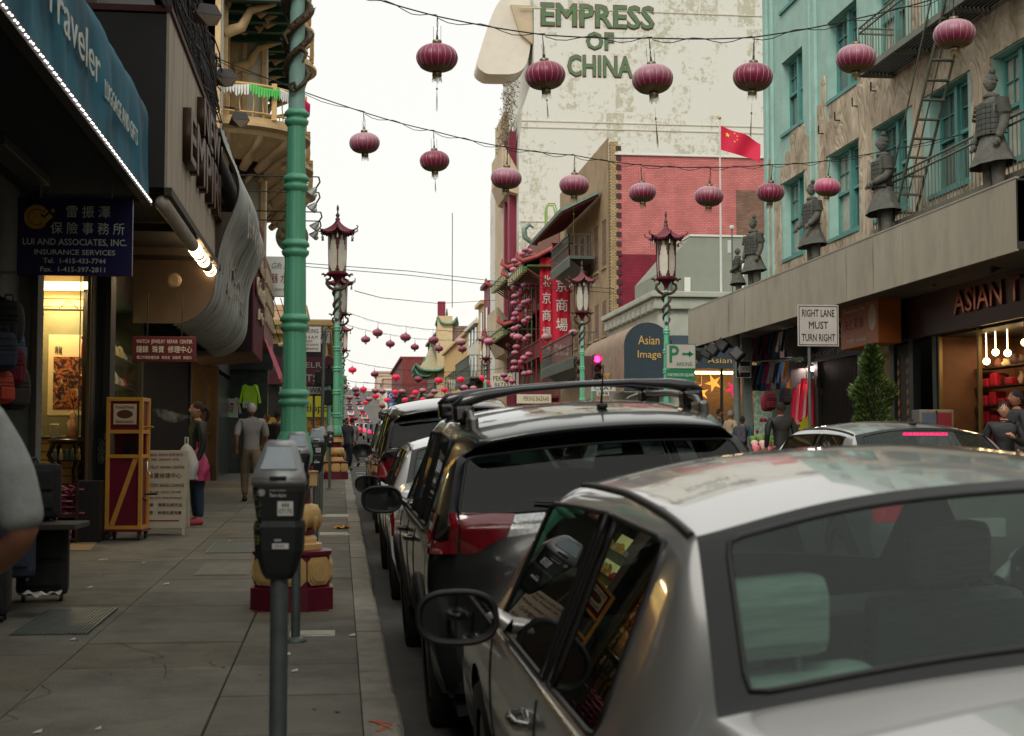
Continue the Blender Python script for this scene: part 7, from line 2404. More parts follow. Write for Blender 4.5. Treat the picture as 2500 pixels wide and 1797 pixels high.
# red brick building
def brickmat(name,c1,c2,mortar,sx=1,bump=.5):
 m=bpy.data.materials.new(name); m.use_nodes= True
 n,l=m.node_tree.nodes,m.node_tree.links
 tc=n.new('ShaderNodeTexCoord'); mp=n.new('ShaderNodeMapping'); mp.inputs['Rotation'].default_value=(PI/2,0,0)
 t=n.new('ShaderNodeTexBrick'); t.inputs['Scale'].default_value=1; t.inputs['Brick Width'].default_value=.22; t.inputs['Row Height'].default_value=.078; t.inputs['Mortar Size'].default_value=.012
 t.inputs['Color1'].default_value=(*lin(c1),1); t.inputs['Color2'].default_value=(*lin(c2),1); t.inputs['Mortar'].default_value=(*lin(mortar),1)
 l.new(tc.outputs['Object'],mp.inputs[0]); l.new(mp.outputs[0],t.inputs[0])
 nz=n.new('ShaderNodeTexNoise'); nz.inputs['Scale'].default_value=1.3; nz.inputs['Detail'].default_value=8
 r=n.new('ShaderNodeMapRange'); r.inputs[1].default_value=.3; r.inputs[2].default_value=.7; r.inputs[3].default_value=.8; r.inputs[4].default_value=1.15
 l.new(tc.outputs['Object'],nz.inputs[0]); l.new(nz.outputs[0],r.inputs[0])
 x=n.new('ShaderNodeVectorMath'); x.operation='SCALE'; l.new(t.outputs[0],x.inputs[0]); l.new(r.outputs[0],x.inputs['Scale'])
 l.new(x.outputs[0],n['Principled BSDF'].inputs['Base Color'])
 bp=n.new('ShaderNodeBump'); bp.inputs['Strength'].default_value=bump; bp.inputs['Distance'].default_value=.02; l.new(t.outputs[1],bp.inputs['Height']); bp.invert= True; l.new(bp.outputs[0],n['Principled BSDF'].inputs['Normal'])
 n['Principled BSDF'].inputs['Roughness'].default_value=.85
 return m
bkr=brickmat('painted red brick',(204,124,118),(192,112,108),(160,90,88))
bkd=brickmat('dark red brick',(146,36,58),(132,30,52),(100,24,40))
bky=brickmat('yellow brick',(186,164,120),(166,142,98),(112,92,66))
bkb=brickmat('bare brown brick',(140,104,84),(116,84,70),(100,84,72))
ZR=P(1600,381,64).z
bb_=empty('red_brick_building','tall building with a painted red brick side wall beyond the corner shop','building',(XR+.1,64,0))
zs_=P(1600,622,64).z
b=MB(); b.box(.35,12,0,.3,zs_,ZR); b.build('upper_wall',bkr,bb_)
b=MB(); b.box(.35,12,0.004,.3,6,zs_); b.build('lower_wall',bkd,bb_)
b=MB(); b.box(5.9,12,-.008,.0,7,ZR-1.5); b.build('bare_patch',bkb,bb_)
b=MB(); b.bbox(.2,12,-.1,.4,ZR,ZR+.1,.02); b.build('coping',white_l,bb_)
for k in range(60):
 z=7+k*(P(1478,345,64).z-7)/60
 b=MB(); dz=(P(1478,345,64).z-7)/60
 if k==0:b.box(0,.35,-.03,.3,6.5,P(1478,345,64).z); b.build('corner_pier',bky,bb_)
 if k%3==0:
  b=MB(); b.box(.26,.5,-.045,-.031,z,z+dz*1.6); b.build('dark_quoin',mat('quoin maroon',(70,40,44),.8),bb_)
b=MB(); b.box(0,12,.3,15,0,ZR-.2); b.build('core',bkb,bb_)
tanf=mat('tan facade',(150,128,98),.85,var=.2,scale=1.2,dirt=.4,dirtcol=(104,84,62),bump=.2)
b=MB(); hl=[(1.0+2.0*c_,2.1+2.0*c_,z0,z1) for c_ in range(7) for (z0,z1) in ((7.0,8.6),(10.2,12.4),(13.6,13.61))][:21]
hl=[h for h in hl if h[3]-h[2]>.1]
hole_wall(b,.3,15,1.5,ZR+.9,hl,-.02,.4)
b.build('street_front',tanf,bb_)
for h in hl:
 f=MB(); f.box(.12,.18,h[0],h[1],h[2],h[3]); f.build('window',wpane,bb_)
 f=MB(); f.box(-.1,.1,h[0]-.06,h[1]+.06,h[2]-.12,h[2]); f.box(.06,.12,(h[0]+h[1])/2-.03,(h[0]+h[1])/2+.03,h[2],h[3]); f.build('window_sill',tanf,bb_)
ev=empty('pagoda_eave','projecting tiled eave with a red slatted underside on the tan front','eave',(XR-.02,66,13.0))
jade=mat('jade metal',(118,140,128),.5,.3,var=.2)
b=MB(); b.add([(0,0,.9),(-1.9,0,.0),(-1.9,11,0),(0,11,.9),(0,0,.78),(-1.85,0,-.14),(-1.85,11,-.14),(0,11,.78)],[(0,1,2,3),(4,7,6,5),(0,4,5,1),(1,5,6,2),(2,6,7,3)]); b.build('eave_sheet',jade,ev)
for q in range(18):
 b=MB(); y_=.15+q*.6; b.add([(-.05,y_,.72),(-1.8,y_,-.12),(-1.8,y_+.22,-.12),(-.05,y_+.22,.72),(-.05,y_,.62),(-1.8,y_,-.22),(-1.8,y_+.22,-.22),(-.05,y_+.22,.62)],[(4,5,6,7),(0,1,5,4),(1,2,6,5),(3,7,6,2)]); b.build('red_slat',mat('slat maroon',(110,44,46),.7),ev)
b=MB()
for (cx_,cz_,r_) in ((-1.9,.15,.45),):b.tube([(cx_+.45,11,-.1),(cx_+.1,11,.0),(cx_-.25,11,.3),(cx_-.3,11,.75),(cx_-.0,11,1.0),(cx_+.22,11,.8)],[.08,.12,.16,.16,.13,.05],8)
b.build('curled_ridge_end',jade,ev)
pb=empty('bazaar_building','green and red pagoda fronted bazaar with tiled eaves and vertical banners','building',(XR,79,0))
b=MB(); b.box(0,9,0,17.8,0,15); b.build('wall',mat('bazaar wall',(120,74,60),.8,var=.25),pb)
pgreen=mat('bazaar green',(76,104,54),.6,var=.25,scale=4)
tilem=mat('grey roof tile',(132,142,140),.5,.2,var=.2)
pink=mat('coral trim',(170,76,76),.6,var=.2)
for (z,ya,yb,xo) in ((12.2,.3,7.5,2.0),(12.8,7.8,17.6,2.0),(9.3,8.0,17.6,2.2)):
 b=MB()
 b.grid(lambda u,v:(-xo*v-.0,ya+(yb-ya)*u,z+1.0*(1-v)**1.6+.05*math.cos(u*2*PI*(yb-ya)/.35)+.35*max(0,abs(2*u-1)-.8)/.2*v),120,8)
 b.build('tiled_eave',tilem,pb)
 b=MB(); b.box(-xo+.05,0,ya,yb,z-.2,z-.1); b.build('eave_soffit',pgreen,pb)
 for q in range(int((yb-ya)/.45)):
  b=MB(); b.box(-xo-.02,-xo+.25,ya+q*.45,ya+q*.45+.2,z-.5,z-.1); b.build('rafter_end',[pgreen,mat('rafter cream',(190,176,130),.6)][q%2],pb)
 for yy in (ya,yb):
  b=MB(); b.tube([(-.2,yy,z+.9),(-xo*.6,yy,z+.35),(-xo,yy,z+.1),(-xo-.35,yy,z+.3),(-xo-.3,yy,z+.6)],[.12,.12,.14,.12,.05],8); b.build('dragon_ridge',pink,pb)
 b=MB()
 for q in range(12):
  y_=ya+(yb-ya)*q/12
  b.tube([(-.2,y_,z-1.6),(-.6,y_,z-1.0),(-1.2,y_,z-.7),(-xo+.2,y_,z-.3)],.05,5)
 o=b.build('scroll_brackets',mat('bracket brown',(112,70,56),.7),pb); o['kind']='stuff'
for k in range(9):
 b=MB(); b.cyl((-.85,1+k*2.0,.5),(-.85,1+k*2.0,11.9),.05,n=6); b.build('post',rpr if k%2 else pgreen,pb)
for z in (4.6,7.0):
 b=MB(); b.box(-.9,0,0,17.5,z,z+.12); b.box(-.95,-.88,0,17.5,z+.9,z+.98)
 for q in range(70):b.box(-.93,-.9,q*.25,q*.25+.05,z+.12,z+.9)
 b.build('gallery',rpr if z<5 else mat('rust iron',(110,46,44),.7),pb)
b=MB()
for dx in (0,.7):
 b.tube([(.2,6+dx,13),(.2,6+dx,16.2),(.3,6.1+dx,16.6),(.7,6.1+dx,16.6),(.8,6+dx,16.2),(.8,6+dx,13)],.05,6)
b.cyl((.2,6,15),(.2,6.7,15),.04,n=6); b.build('ladder_cage',mat('lime iron',(126,160,74),.6),pb)
irn2=mat('verdigris iron',(88,96,88),.6,.2,var=.2)
def ironbal(lbl,Y0,Y1,z,h=1.0):
 t=empty('iron_balcony',lbl,'balcony',(XR-.02,Y0,z))
 m=MB(); m.box(-1.25,0,0,Y1-Y0,-.15,0); m.add([(-1.2,0,-.15),(-1.2,Y1-Y0,-.15),(-.4,Y1-Y0,-.8),(-.4,0,-.8)],[(0,1,2,3)]); m.build('floor',irn2,t)
 for q in range(int((Y1-Y0)/.3)):
  m=MB(); m.box(-1.25,-1.22,q*.3,q*.3+.03,0,h); m.box(-1.27,-1.2,q*.3-.02,q*.3+.1,-.55,-.1); m.build('baluster',irn2,t)
 m=MB(); m.box(-1.27,-1.2,0,Y1-Y0,h,h+.06); m.box(-1.27,0,0,.05,h,h+.06); m.box(-1.27,0,0,.03,h*.5,h*.5+.03); m.box(-1.27,-1.2,0,Y1-Y0,h*.5,h*.5+.04)
 for q in range(5):m.box(-1.25+q*.25,-1.22+q*.25,0,.03,0,h)
 m.build('rail',irn2,t)
ironbal('upper grey iron balcony with scalloped skirt on the tan front',67.5,73.5,11.0)
ironbal('lower long grey iron balcony on the tan front',66.5,77,6.1,1.1)
bnr=mat('banner red',(196,14,50),.7,var=.12,scale=2,stretch=(3,1,.3))
wch=mat('banner white',(222,214,206),.7,var=0)
for k,(x0,x1,y0,y1,Y,lb) in enumerate(((1349,1392,595,884,74.6,'nearest and widest tall red bazaar banner with white characters'),(1318,1349,628,882,79.6,'middle tall red bazaar banner with white characters'),(1266,1300,678,900,89,'farthest tall red bazaar banner, half hidden by small lanterns'))):
 q0,q1=P(x0,y1,Y),P(x1,y0,Y)
 t=empty('banner',lb,'banner',q0)
 W__,H__=q1.x-q0.x,q1.z-q0.z
 b=MB(); b.grid(lambda u,v:(W__*u,.03*math.sin(u*11+v*3),H__*v),14,20); b.build('cloth',bnr,t)
 for i,ch in enumerate('北京商場'):
  t_=text('lettering',ch,.8,wch,(W__*.52,-.06,H__*(.80-i*.165 if k==0 else .76-.165*i)),RF,t,ext=.004,off=.022); fit_text(t_,W__*.66,H__*.11)
 t_=text('lettering','Peking\nBazaar',.4,wch,(W__*.5,-.06,H__*.10),RF,t,ext=.003,off=.016); fit_text(t_,W__*.78,H__*.09)
 b=MB(); b.cyl((-.05,0,H__),(W__+.4,0,H__),.03,n=6); b.build('pole',blackm,t)
t,w_,h_,put=board('bazaar_sign','white sign board with black letters and a row of bulbs, low under the lanterns',1200,912,1252,952,90,mat('sign cream',(214,206,180),.6,var=.08),.1)
put('PEKING',.5,.68,.84,.3,black_l,off=.012); put('BAZAAR',.56,.28,.84,.3,black_l,off=.012)
t,w_,h_,put=board('bazaar_sign','long cream fascia reading bazaar just above the crossover roof bars',1262,963,1346,985,72,mat('sign cream',(214,206,180)),.1)
put('PEKING BAZAAR',.56,.5,.74,.5,mat('ochre letters',(120,92,50),.6),off=.012)
# Empress building
def weather():
 m=bpy.data.materials.new('weathered cream wall'); m.use_nodes= True
 n,l=m.node_tree.nodes,m.node_tree.links
 tc=n.new('ShaderNodeTexCoord')
 n1=n.new('ShaderNodeTexNoise'); n1.inputs['Scale'].default_value=2.1; n1.inputs['Detail'].default_value=10; n1.inputs['Roughness'].default_value=.74
 mp=n.new('ShaderNodeMapping'); mp.inputs['Rotation'].default_value=(PI/2,0,0)
 br=n.new('ShaderNodeTexBrick'); br.inputs['Scale'].default_value=1; br.inputs['Brick Width'].default_value=1.35; br.inputs['Row Height'].default_value=2.1; br.inputs['Mortar Size'].default_value=.04
 br.inputs['Color1'].default_value=(0,0,0,1); br.inputs['Color2'].default_value=(1,1,1,1); br.inputs['Mortar'].default_value=(.2,.2,.2,1); br.inputs['Bias'].default_value=-.1
 l.new(tc.outputs['Object'],n1.inputs[0]); l.new(tc.outputs['Object'],mp.inputs[0]); l.new(mp.outputs[0],br.inputs[0])
 n2=n.new('ShaderNodeTexNoise'); n2.inputs['Scale'].default_value=.22; n2.inputs['Detail'].default_value=3; l.new(tc.outputs['Object'],n2.inputs[0])
 a1=n.new('ShaderNodeMath'); a1.operation='MULTIPLY_ADD'; a1.inputs[1].default_value=.16; l.new(br.outputs[0],a1.inputs[0]); l.new(n1.outputs[0],a1.inputs[2])
 a2=n.new('ShaderNodeMath'); a2.operation='MULTIPLY_ADD'; a2.inputs[1].default_value=.38; l.new(n2.outputs[0],a2.inputs[0]); l.new(a1.outputs[0],a2.inputs[2])
 r=n.new('ShaderNodeMapRange'); r.inputs[1].default_value=.79; r.inputs[2].default_value=.87; l.new(a2.outputs[0],r.inputs[0])
 r.inputs[4].default_value=.85
 x=n.new('ShaderNodeMix'); x.data_type='RGBA'; x.inputs[6].default_value=(*lin((210,211,201)),1); x.inputs[7].default_value=(*lin((172,170,146)),1)
 l.new(r.outputs[0],x.inputs[0]); l.new(x.outputs[2],n['Principled BSDF'].inputs['Base Color']); n['Principled BSDF'].inputs['Roughness'].default_value=.85
 return m
wth=weather()
emp=empty('restaurant_tower','tall weathered cream tower with faded green painted lettering on its side wall','building',(XR,97,0))
ep=[(0,0),(0,14.5),(-.0,22.2),(.25,25.2),(1.05,27.6),(1.05,36),(22,36),(22,0)]
b=MB(); b.prism(ep,'y',0,19); b.build('side_wall',wth,emp)
b=MB()
for z in (31.0+1.35,24.4,23.95,17.4,13.2):b.box(.05,22,-.05,-.004,z,z+.07)
b.build('string_course',mat('cream concrete',(196,190,170),.8,var=.1),emp)
ccr=mat('front concrete',(184,168,140),.8,var=.14,scale=.8,dirt=.3,dirtcol=(140,124,98))
b=MB()
sc2=[(1.05,32.2),(-.6,32.2),(-1.6,31.6),(-2.8,27.6),(-2.85,27.0),(-2.3,26.6),(-1.9,26.55),(.2,26.6),(.9,28.0)]
sc2=[(x_,z_+1.2) for x_,z_ in sc2]
for _ in range(3):sc2=[tuple(sc2[i][k]*w0+sc2[(i+1)%len(sc2)][k]*(1-w0) for k in (0,1)) for i in range(len(sc2)) for w0 in (.75,.25)]
b.prism(sc2,'y',.5,3.2); b.build('scooped_eave',mat('pale scoop',(214,208,192),.7,var=.08,scale=.6,dirt=.3,dirtcol=(176,168,148)),emp)
b=MB(); b.prism([(1.0,32.6),(-.55,32.62),(.1,30.6),(1.0,29.9)],'y',.2,.5); b.build('eave_end',ccr,emp)
for (z,xo,h) in ((20.8,1.15,2.0),(9.6,1.5,1.9),(4.6,1.4,1.5)):
 b=MB(); b.prism([(0,z-1.4),(-xo*.6,z-1.2),(-xo,z),(-xo,z+h),(-xo+.15,z+h),(0,z+.2)],'y',.4,7); b.build('balcony',ccr,emp)
b=MB(); b.box(-.35,0,6.0,12,.5,26.5); b.build('front_pier',ccr,emp)
b=MB(); b.box(-.5,-.02,1.4,2.4,10,24); b.box(-.5,-.02,4.4,5.0,10,24); b.build('red_column',rpr,emp)
for z in (11.5,15,18.3,22.5):
 b=MB(); b.box(-.06,-.01,2.6,4.2,z,z+2.2); b.build('window',wpane,emp)
gpt_=mat('faded green paint',(86,116,80),.8,var=.15,scale=2)
gpr_=mat('faded maroon outline',(120,74,70),.8,var=.15,scale=2)
for s_,x0,x1,y0,y1 in (('EMPRESS',1320,1594,19,68),('OF',1430,1498,82,125),('CHINA',1384,1543,141,190)):
 q0,q1=P(x0,y1,97),P(x1,y0,97)
 wd,hh=q1.x-q0.x,q1.z-q0.z
 for (m_,o_,y_,k_) in ((gpr_,.075,-.012,1.02),(gpt_,.03,-.09,.97)):
  t_=text('painted_lettering',s_,hh*1.3,m_,((q0.x+q1.x)/2-XR,y_,(q0.z+q1.z)/2),RF,emp,ext=.004,off=o_,spacing=1.0); fit_text(t_,wd*(k_ if k_>1 else 1),hh*(1+(k_-1)*2.4))
b=MB()
rv=random.Random(2)
for k in range(900):
 z=rv.uniform(22.4,27.4); x=-.4+(z-25)*.0+rv.uniform(-.4,.4)-(27-z)*.12
 c_=Vector((x,rv.uniform(.3,3),z)); d_=Vector((rv.uniform(-1,1),rv.uniform(-1,1),rv.uniform(-1,1)))*.3
 b.add([c_,c_+d_,c_+d_+Vector((.03,0,.05))],[(0,1,2)])
o=b.build('creeper',mat('dry creeper',(92,74,54),.8,var=.3)); o.location=(XR,97,0); tag(o,'brown creeper hanging under the scooped eave of the cream tower','creeper')
# buildings farther down the right side
def blk(name,lbl,Y0,Y1,z,m,x0=XR,winm=wpane,floors=3,fm=None,depth=14,cols=None):
 t=empty(name,lbl,'building',(x0,Y0,0))
 m_=MB(); m_.box(0,depth,0,Y1-Y0,0,z); m_.build('wall',m,t)
 m_=MB(); m_.bbox(-.35,depth,-.05,Y1-Y0,z,z+.35,.05); m_.build('cornice',fm or m,t)
 n_=cols or int((Y1-Y0)/2.8)
 for f_ in range(floors):
  for q in range(n_):
   y_=1+q*(Y1-Y0-1.5)/n_
   m_=MB(); m_.box(-.08,-.005,y_,y_+1.2,5+f_*3.3,7.0+f_*3.3); m_.build('window',winm,t)
 return t
blk('far_building','dark red front squeezed beside the cream tower',116.5,121,15.3,rpr)
blk('far_building','cream front with an iron balcony down the right side',121,126,14.2,mat('cream paint',(206,182,138),.8,var=.1))
ironbal('dark balcony far down the right side',121,136,8.0,1.8)
blk('far_building','white walled building with arched windows down the right side',126,137,13.0,mat('white paint wall',(206,202,188),.8,var=.1))
blk('far_building','yellow topped building with tall narrow windows down the right side',137.2,168,12.9,mat('yellow wall',(200,164,106),.8,var=.12),floors=2,fm=ochre,cols=12)
b=MB(); b.box(XR-.02,XR+6,137.05,137.18,2,9.2); tag(b.build('stone_wall',mat('grey stone',(140,136,114),.8,var=.3,scale=2)),'grey stone lower wall below the yellow topped building','wall')
gb=blk('far_building','grey brick tower with small jade pagoda roofs and an antenna',170,200,16.3,brickmat('grey brick',(130,108,100),(118,98,92),(100,88,84)))
b=MB(); b.box(-.7,1.1,-.3,2,0,17.8); b.build('tower',mat('tower cream',(196,176,140),.8,var=.1),gb)
jd=mat('jade tile',(60,120,96),.5,var=.2)
def pag(cx,cy,z,r,t,h=1.6):
 m_=MB()
 def f(u,v):
  a=u*2*PI
  k4=abs((a/(PI/2)+.5)%1-.5)*2
  rr=(.1+r*v)*(1+.3*(1-k4)*v)
  return (cx+rr*math.cos(a+PI/4),cy+rr*math.sin(a+PI/4),z+h*(1-v)**1.7+.8*(1-k4)**4*v**3)
 m_.grid(f,32,8); m_.grid(lambda u,v:(f(u,1)[0]*v+cx*(1-v),f(u,1)[1]*v+cy*(1-v),f(u,1)[2]-.3*v-.4*(1-v)),32,2)
 m_.build('pagoda_roof',mat('roof tile tan',(150,146,116),.6,var=.2),t)
 m_=MB(); m_.tube([f(q/32,1) for q in range(32)],.14,6,closed=True); m_.cyl((cx,cy,z+h),(cx,cy,z+h+.8),.15,.05,n=8); m_.build('jade_ridge',jd,t)
pag(.5,.8,16.8,1.1,gb,1.2); pag(-1.4,1.0,11.2,1.9,gb,3.0); pag(-.9,1.0,8.0,1.7,gb,1.2)
pag(-2.2,.5,10.6,1.1,gb,1.6)
b=MB(); b.box(-.6,.3,.4,1.2,17.8,19.6); b.build('red_block',rpr,gb)
b=MB(); b.cyl((1.2,1.6,19.0),(1.2,1.6,30.5),.06,n=6); b.build('antenna',mat('antenna grey',(120,120,116),.6),gb)
blk('far_building','plain red brick building at the far end of the right side',215,260,15.6,brickmat('far red brick',(140,62,58),(128,54,52),(100,56,52)),x0=9.2,floors=1)
blk('far_building','pale stucco building beyond the plain red brick one',262,290,12,hill_m[0],x0=10)
q=P(955,985,180)
hb=board('blue_banner','blue upright banner sign far down the street',946,955,962,1010,150,mat('banner blue',(40,96,156),.6),.1)
hb[3]('C',.5,.8,.6,.2,white_l,off=.01); hb[3]('CBSC',.5,.3,.5,.3,white_l)
for k,(Y0,Y1,z,c) in enumerate(((86,110,10,(176,150,120)),(110,140,12,(160,120,96)),(140,180,9,(196,186,166)),(180,240,11,(170,150,130)),(240,290,10,(200,190,170)))):
 blk('far_building','%s block beyond the yellow corner building on the left'%ORD[k],Y0,Y1,z,mat('left far %d'%k,c,.85,var=.1),x0=-15,floors=2,depth=13 if k<1 else 12.4)
# strings of red lanterns
LD=.56
def lanmat(name,top,bot,emit=0):  # paler top colour: part real fading, part sky reflection painted in
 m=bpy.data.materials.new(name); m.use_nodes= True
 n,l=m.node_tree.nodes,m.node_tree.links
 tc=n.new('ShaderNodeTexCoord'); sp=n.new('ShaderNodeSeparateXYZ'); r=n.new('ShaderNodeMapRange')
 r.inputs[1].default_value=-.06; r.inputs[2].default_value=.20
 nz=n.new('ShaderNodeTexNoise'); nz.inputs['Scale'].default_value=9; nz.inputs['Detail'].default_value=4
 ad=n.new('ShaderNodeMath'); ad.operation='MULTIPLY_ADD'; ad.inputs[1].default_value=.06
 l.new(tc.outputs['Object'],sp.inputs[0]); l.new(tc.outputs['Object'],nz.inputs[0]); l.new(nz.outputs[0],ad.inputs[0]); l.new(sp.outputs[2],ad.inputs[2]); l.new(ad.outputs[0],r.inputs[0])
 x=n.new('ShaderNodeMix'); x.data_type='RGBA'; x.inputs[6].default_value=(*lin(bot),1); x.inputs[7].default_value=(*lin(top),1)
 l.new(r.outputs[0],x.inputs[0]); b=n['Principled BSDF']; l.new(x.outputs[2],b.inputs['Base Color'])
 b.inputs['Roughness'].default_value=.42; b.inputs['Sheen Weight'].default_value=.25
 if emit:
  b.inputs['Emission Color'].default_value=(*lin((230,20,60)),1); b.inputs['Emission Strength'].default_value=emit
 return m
lm_=[lanmat('lantern crimson',(142,58,86),(122,0,52)),lanmat('lantern faded sky sheen',(184,142,156),(128,8,58)),lanmat('lantern pale',(190,150,152),(160,84,104)),lanmat('lantern lit',(206,20,74),(206,0,62),.2),lanmat('lantern pink',(206,140,156),(178,44,96))]
lgold=mat('lantern gold trim',(120,104,62),.5,.35,var=.3,scale=40)
lsil=mat('lantern silver wire',(206,186,176),.4,.4,var=.05)
lcap=mat('lantern cap',(126,118,92),.35,.6,var=.2)
def lprof(v): # v 0 bottom .. 1 top
 a=(v-.5)*PI
 r=.28*max(0,math.cos(a))**.80
 z=.185*math.sin(a)*(1.04 if v<.5 else 1.0)
 return max(r,.062),z
LSEG=18
def lantern_body():
 b=MB()
 def f(u,v):
  r,z=lprof(.03+.94*v)
  k_=1-.035*abs(math.cos(u*PI*LSEG))**3*math.sin(PI*v)**.5
  a=u*2*PI
  return (r*k_*math.cos(a),r*k_*math.sin(a),z)
 b.grid(f,LSEG*5,20)
 return b
_lb=lantern_body()
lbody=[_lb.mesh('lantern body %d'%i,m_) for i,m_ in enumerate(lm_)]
b=MB()
for q in range(LSEG):
 a=2*PI*q/LSEG+.0
 b.tube([((r_*.967+.001)*math.cos(a),(r_*.967+.001)*math.sin(a),z_) for (r_,z_) in [lprof(.06+.88*k/14) for k in range(15)]],.0026,4,cap=False)
lribs=b.mesh('ribs',lsil)
b=MB()
b.lathe([(.062,-.20),(.066,-.235),(.060,-.25),(.001,-.25)],n=18)
b.lathe([(.058,.18),(.062,.20),(.062,.228),(.05,.235),(.001,.235)],n=18)
lcaps=b.mesh('caps',lcap)
b=MB()
for q in range(9): # scalloped gold lace round the lower shoulder
 a0=2*PI*q/9
 def f(u,v,a0=a0):
  a=a0+(u-.5)*2*PI/9
  vv=.03+.94*(.04+(.13+.09*math.sin(PI*u))*v)
  r,z=lprof(vv); r+=.004
  return (r*math.cos(a),r*math.sin(a),z)
 b.grid(f,6,4)
lskirt=b.mesh('gold_skirt',lgold)
b=MB()
for q in range(30):
 a=2*PI*q/30
 c_,s_=math.cos(a),math.sin(a); h=.07+.02*math.sin(q*5)
 b.add([(.06*c_-.004*s_,.06*s_+.004*c_,-.245),(.06*c_+.004*s_,.06*s_-.004*c_,-.245),(.066*c_+.003*s_,.066*s_,-.245-h),(.066*c_-.003*s_,.066*s_,-.245-h)],[(0,1,2,3)])
lfring=b.mesh('fringe',mat('fringe gold',(126,110,64),.7,var=.3,scale=60))
b=MB(); b.cyl((-.055,0,.22),(-.055,0,.42),.003,n=4); b.cyl((.055,0,.22),(.055,0,.42),.003,n=4)
b.tube([(0,0,.23),(.006,0,.36),(-.004,0,.44),(.0,0,.56)],.0055,5); b.tube([(0,0,.23),(-.012,0,.32),(.01,.01,.45),(0,0,.56)],.004,4); b.lathe([(.018,.25),(.014,.29),(.006,.31)],n=8)
lhook=b.mesh('hook_wire',blackpl)
b=MB(); b.cyl((0,0,-.25),(.0,0,-.33),.002,n=4); b.ball((0,0,-.345),.014,8,6)
for q in range(7):b.cyl((0,0,-.36),(.012*math.cos(q),.012*math.sin(q),-.56-.02*(q%3)),.0028,.0018,4)
ltass=b.mesh('tassel',mat('tassel olive',(96,92,46),.8,var=.3))
def lantern(lbl,p,s,kind,grp,full=True,tassel=0,tilt=0,rz=0):
 t=empty('paper_lantern',lbl,'lantern',p,rz,grp)
 t.scale=(s,s,s)
 t.rotation_euler=(tilt,tilt*.5,rz)
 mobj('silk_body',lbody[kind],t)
 mobj('cap',lcaps,t)
 if full:
  o=mobj('rib_wire',lribs,t); o['kind']='stuff'
  mobj('gold_skirt',lskirt,t)
 o=mobj('fringe',lfring,t); o['kind']='stuff'
 mobj('hook_wire',lhook,t)
 if tassel:o=mobj('tassel',ltass,t); o.scale=(1,1,tassel)
 return t
wirem=mat('black cable',(26,22,24),.7,var=0)
def cable(lbl,pts,r=.008,hang=None):
 b=MB()
 for i in range(len(pts)-1):
  a,c=Vector(pts[i]),Vector(pts[i+1])
  L_=(c-a).length
  seg=[a.lerp(c,k/10)-Vector((0,0,.012*L_*math.sin(PI*k/10))) for k in range(11)]
  b.tube(seg,r,5)
  if r>.006:b.tube([p_+Vector((0,0,-.02-.04*math.sin(k*1.1))) for k,p_ in enumerate(seg)],r*.6,4)
 tag(b.build('lantern_cable',wirem),lbl,'cable')
rl2=random.Random(17)
def string(nm,items,grp,ends=None,full=True,D=LD,tas=None):
 """items: (x, y, width in photo pixels, kind)"""
 tops=[]
 for i,it in enumerate(items):
  x,y,w_,k=it[:4]
  Y=D*FOC/w_
  q=P(x,y,Y)
  s=D/LD*rl2.uniform(.96,1.04)
  lantern('%s red lantern from the left on %s'%(ORD[i],nm),q,s,k,grp,full,tassel=(tas[i] if tas else 0),tilt=rl2.uniform(-.11,.11),rz=rl2.uniform(0,6))
  tops.append(q+Vector((0,0,.56*s)))
 pts=list(tops)
 if ends:
  pts=([ends[0]] if ends[0] else [])+tops+([ends[1]] if ends[1] else [])
 cable('sagging cable carrying the lanterns of %s'%nm,pts,.010 if full else .012)
string('the nearest and highest string',[(1067,141,104,0),(1331,184,104,0),(1593,193,103.5,1),(1838,188,103,0),(2090,143,103.5,1),(2330,83,104,1)],'lanterns on the nearest string',
 (P(860,-22,19.2),P(2560,-60,18.6)),tas=[1.2,1,1.6,1.5,0,0])
string('the second string, above the red brick wall',[(890,349,78,1),(1061,393,76,0),(1236,435,74.5,1),(1402,452,73,1),(1568,470,71.5,1),(1731,479,70.5,1),(1881,470,69.5,0),(2020,457,68.5,4)],'lanterns on the second string',
 (P(520,138,24.0),P(2375,322,26.5)),tas=[0,1,0,1.6,0,0,0,0])
def c6(x,y,w_): return (820+x/5.274,700+y/5.274,w_/5.274)
def row(nm,L6,kinds,grp,e0,e1,full=False):
 its=[(*c6(*q),kinds[i]) for i,q in enumerate(L6)]
 string(nm,its,grp,(e0,e1),full)
row('the third string, level with the far lantern post',[(537,592,138),(896,650,138),(1257,688,136),(1612,708,134),(1968,705,132),(2345,650,128)],[0,0,0,2,4,4],'lanterns on the third string',P(842,760,74),P(1430,790,85),True)
row('the fourth string, just below the third',[(383,678,118),(700,735,117),(1016,776,116),(1326,795,115),(1628,802,114),(1942,790,113),(2240,752,112),(2540,690,111)],[0,0,0,0,0,0,4,4],'lanterns on the fourth string',P(845,792,88),P(1400,800,94),True)
row('the fifth string, bright red against the brick',[(213,1072,108),(500,1125,107),(773,1167,106),(1060,1192,106),(1326,1207,105),(1611,1195,104),(1895,1174,103),(2163,1142,102)],[3,0,3,0,3,3,3,0],'lanterns on the fifth string',P(838,872,97),P(1290,905,101))
row('the sixth string',[(107,1290,97),(255,1322,96),(507,1337,95),(853,1352,95),(1118,1339,95),(1398,1327,94),(1655,1298,94),(1943,1232,92)],[1,1,1,1,1,3,4,3],'lanterns on the sixth string',None,None)
row('the seventh string',[(354,1322,93),(598,1347,93),(762,1357,92),(1026,1362,92),(1267,1352,91),(1771,1307,90),(2020,1267,90),(2207,1202,88)],[3,1,3,3,1,4,4,4],'lanterns on the seventh string',None,None)
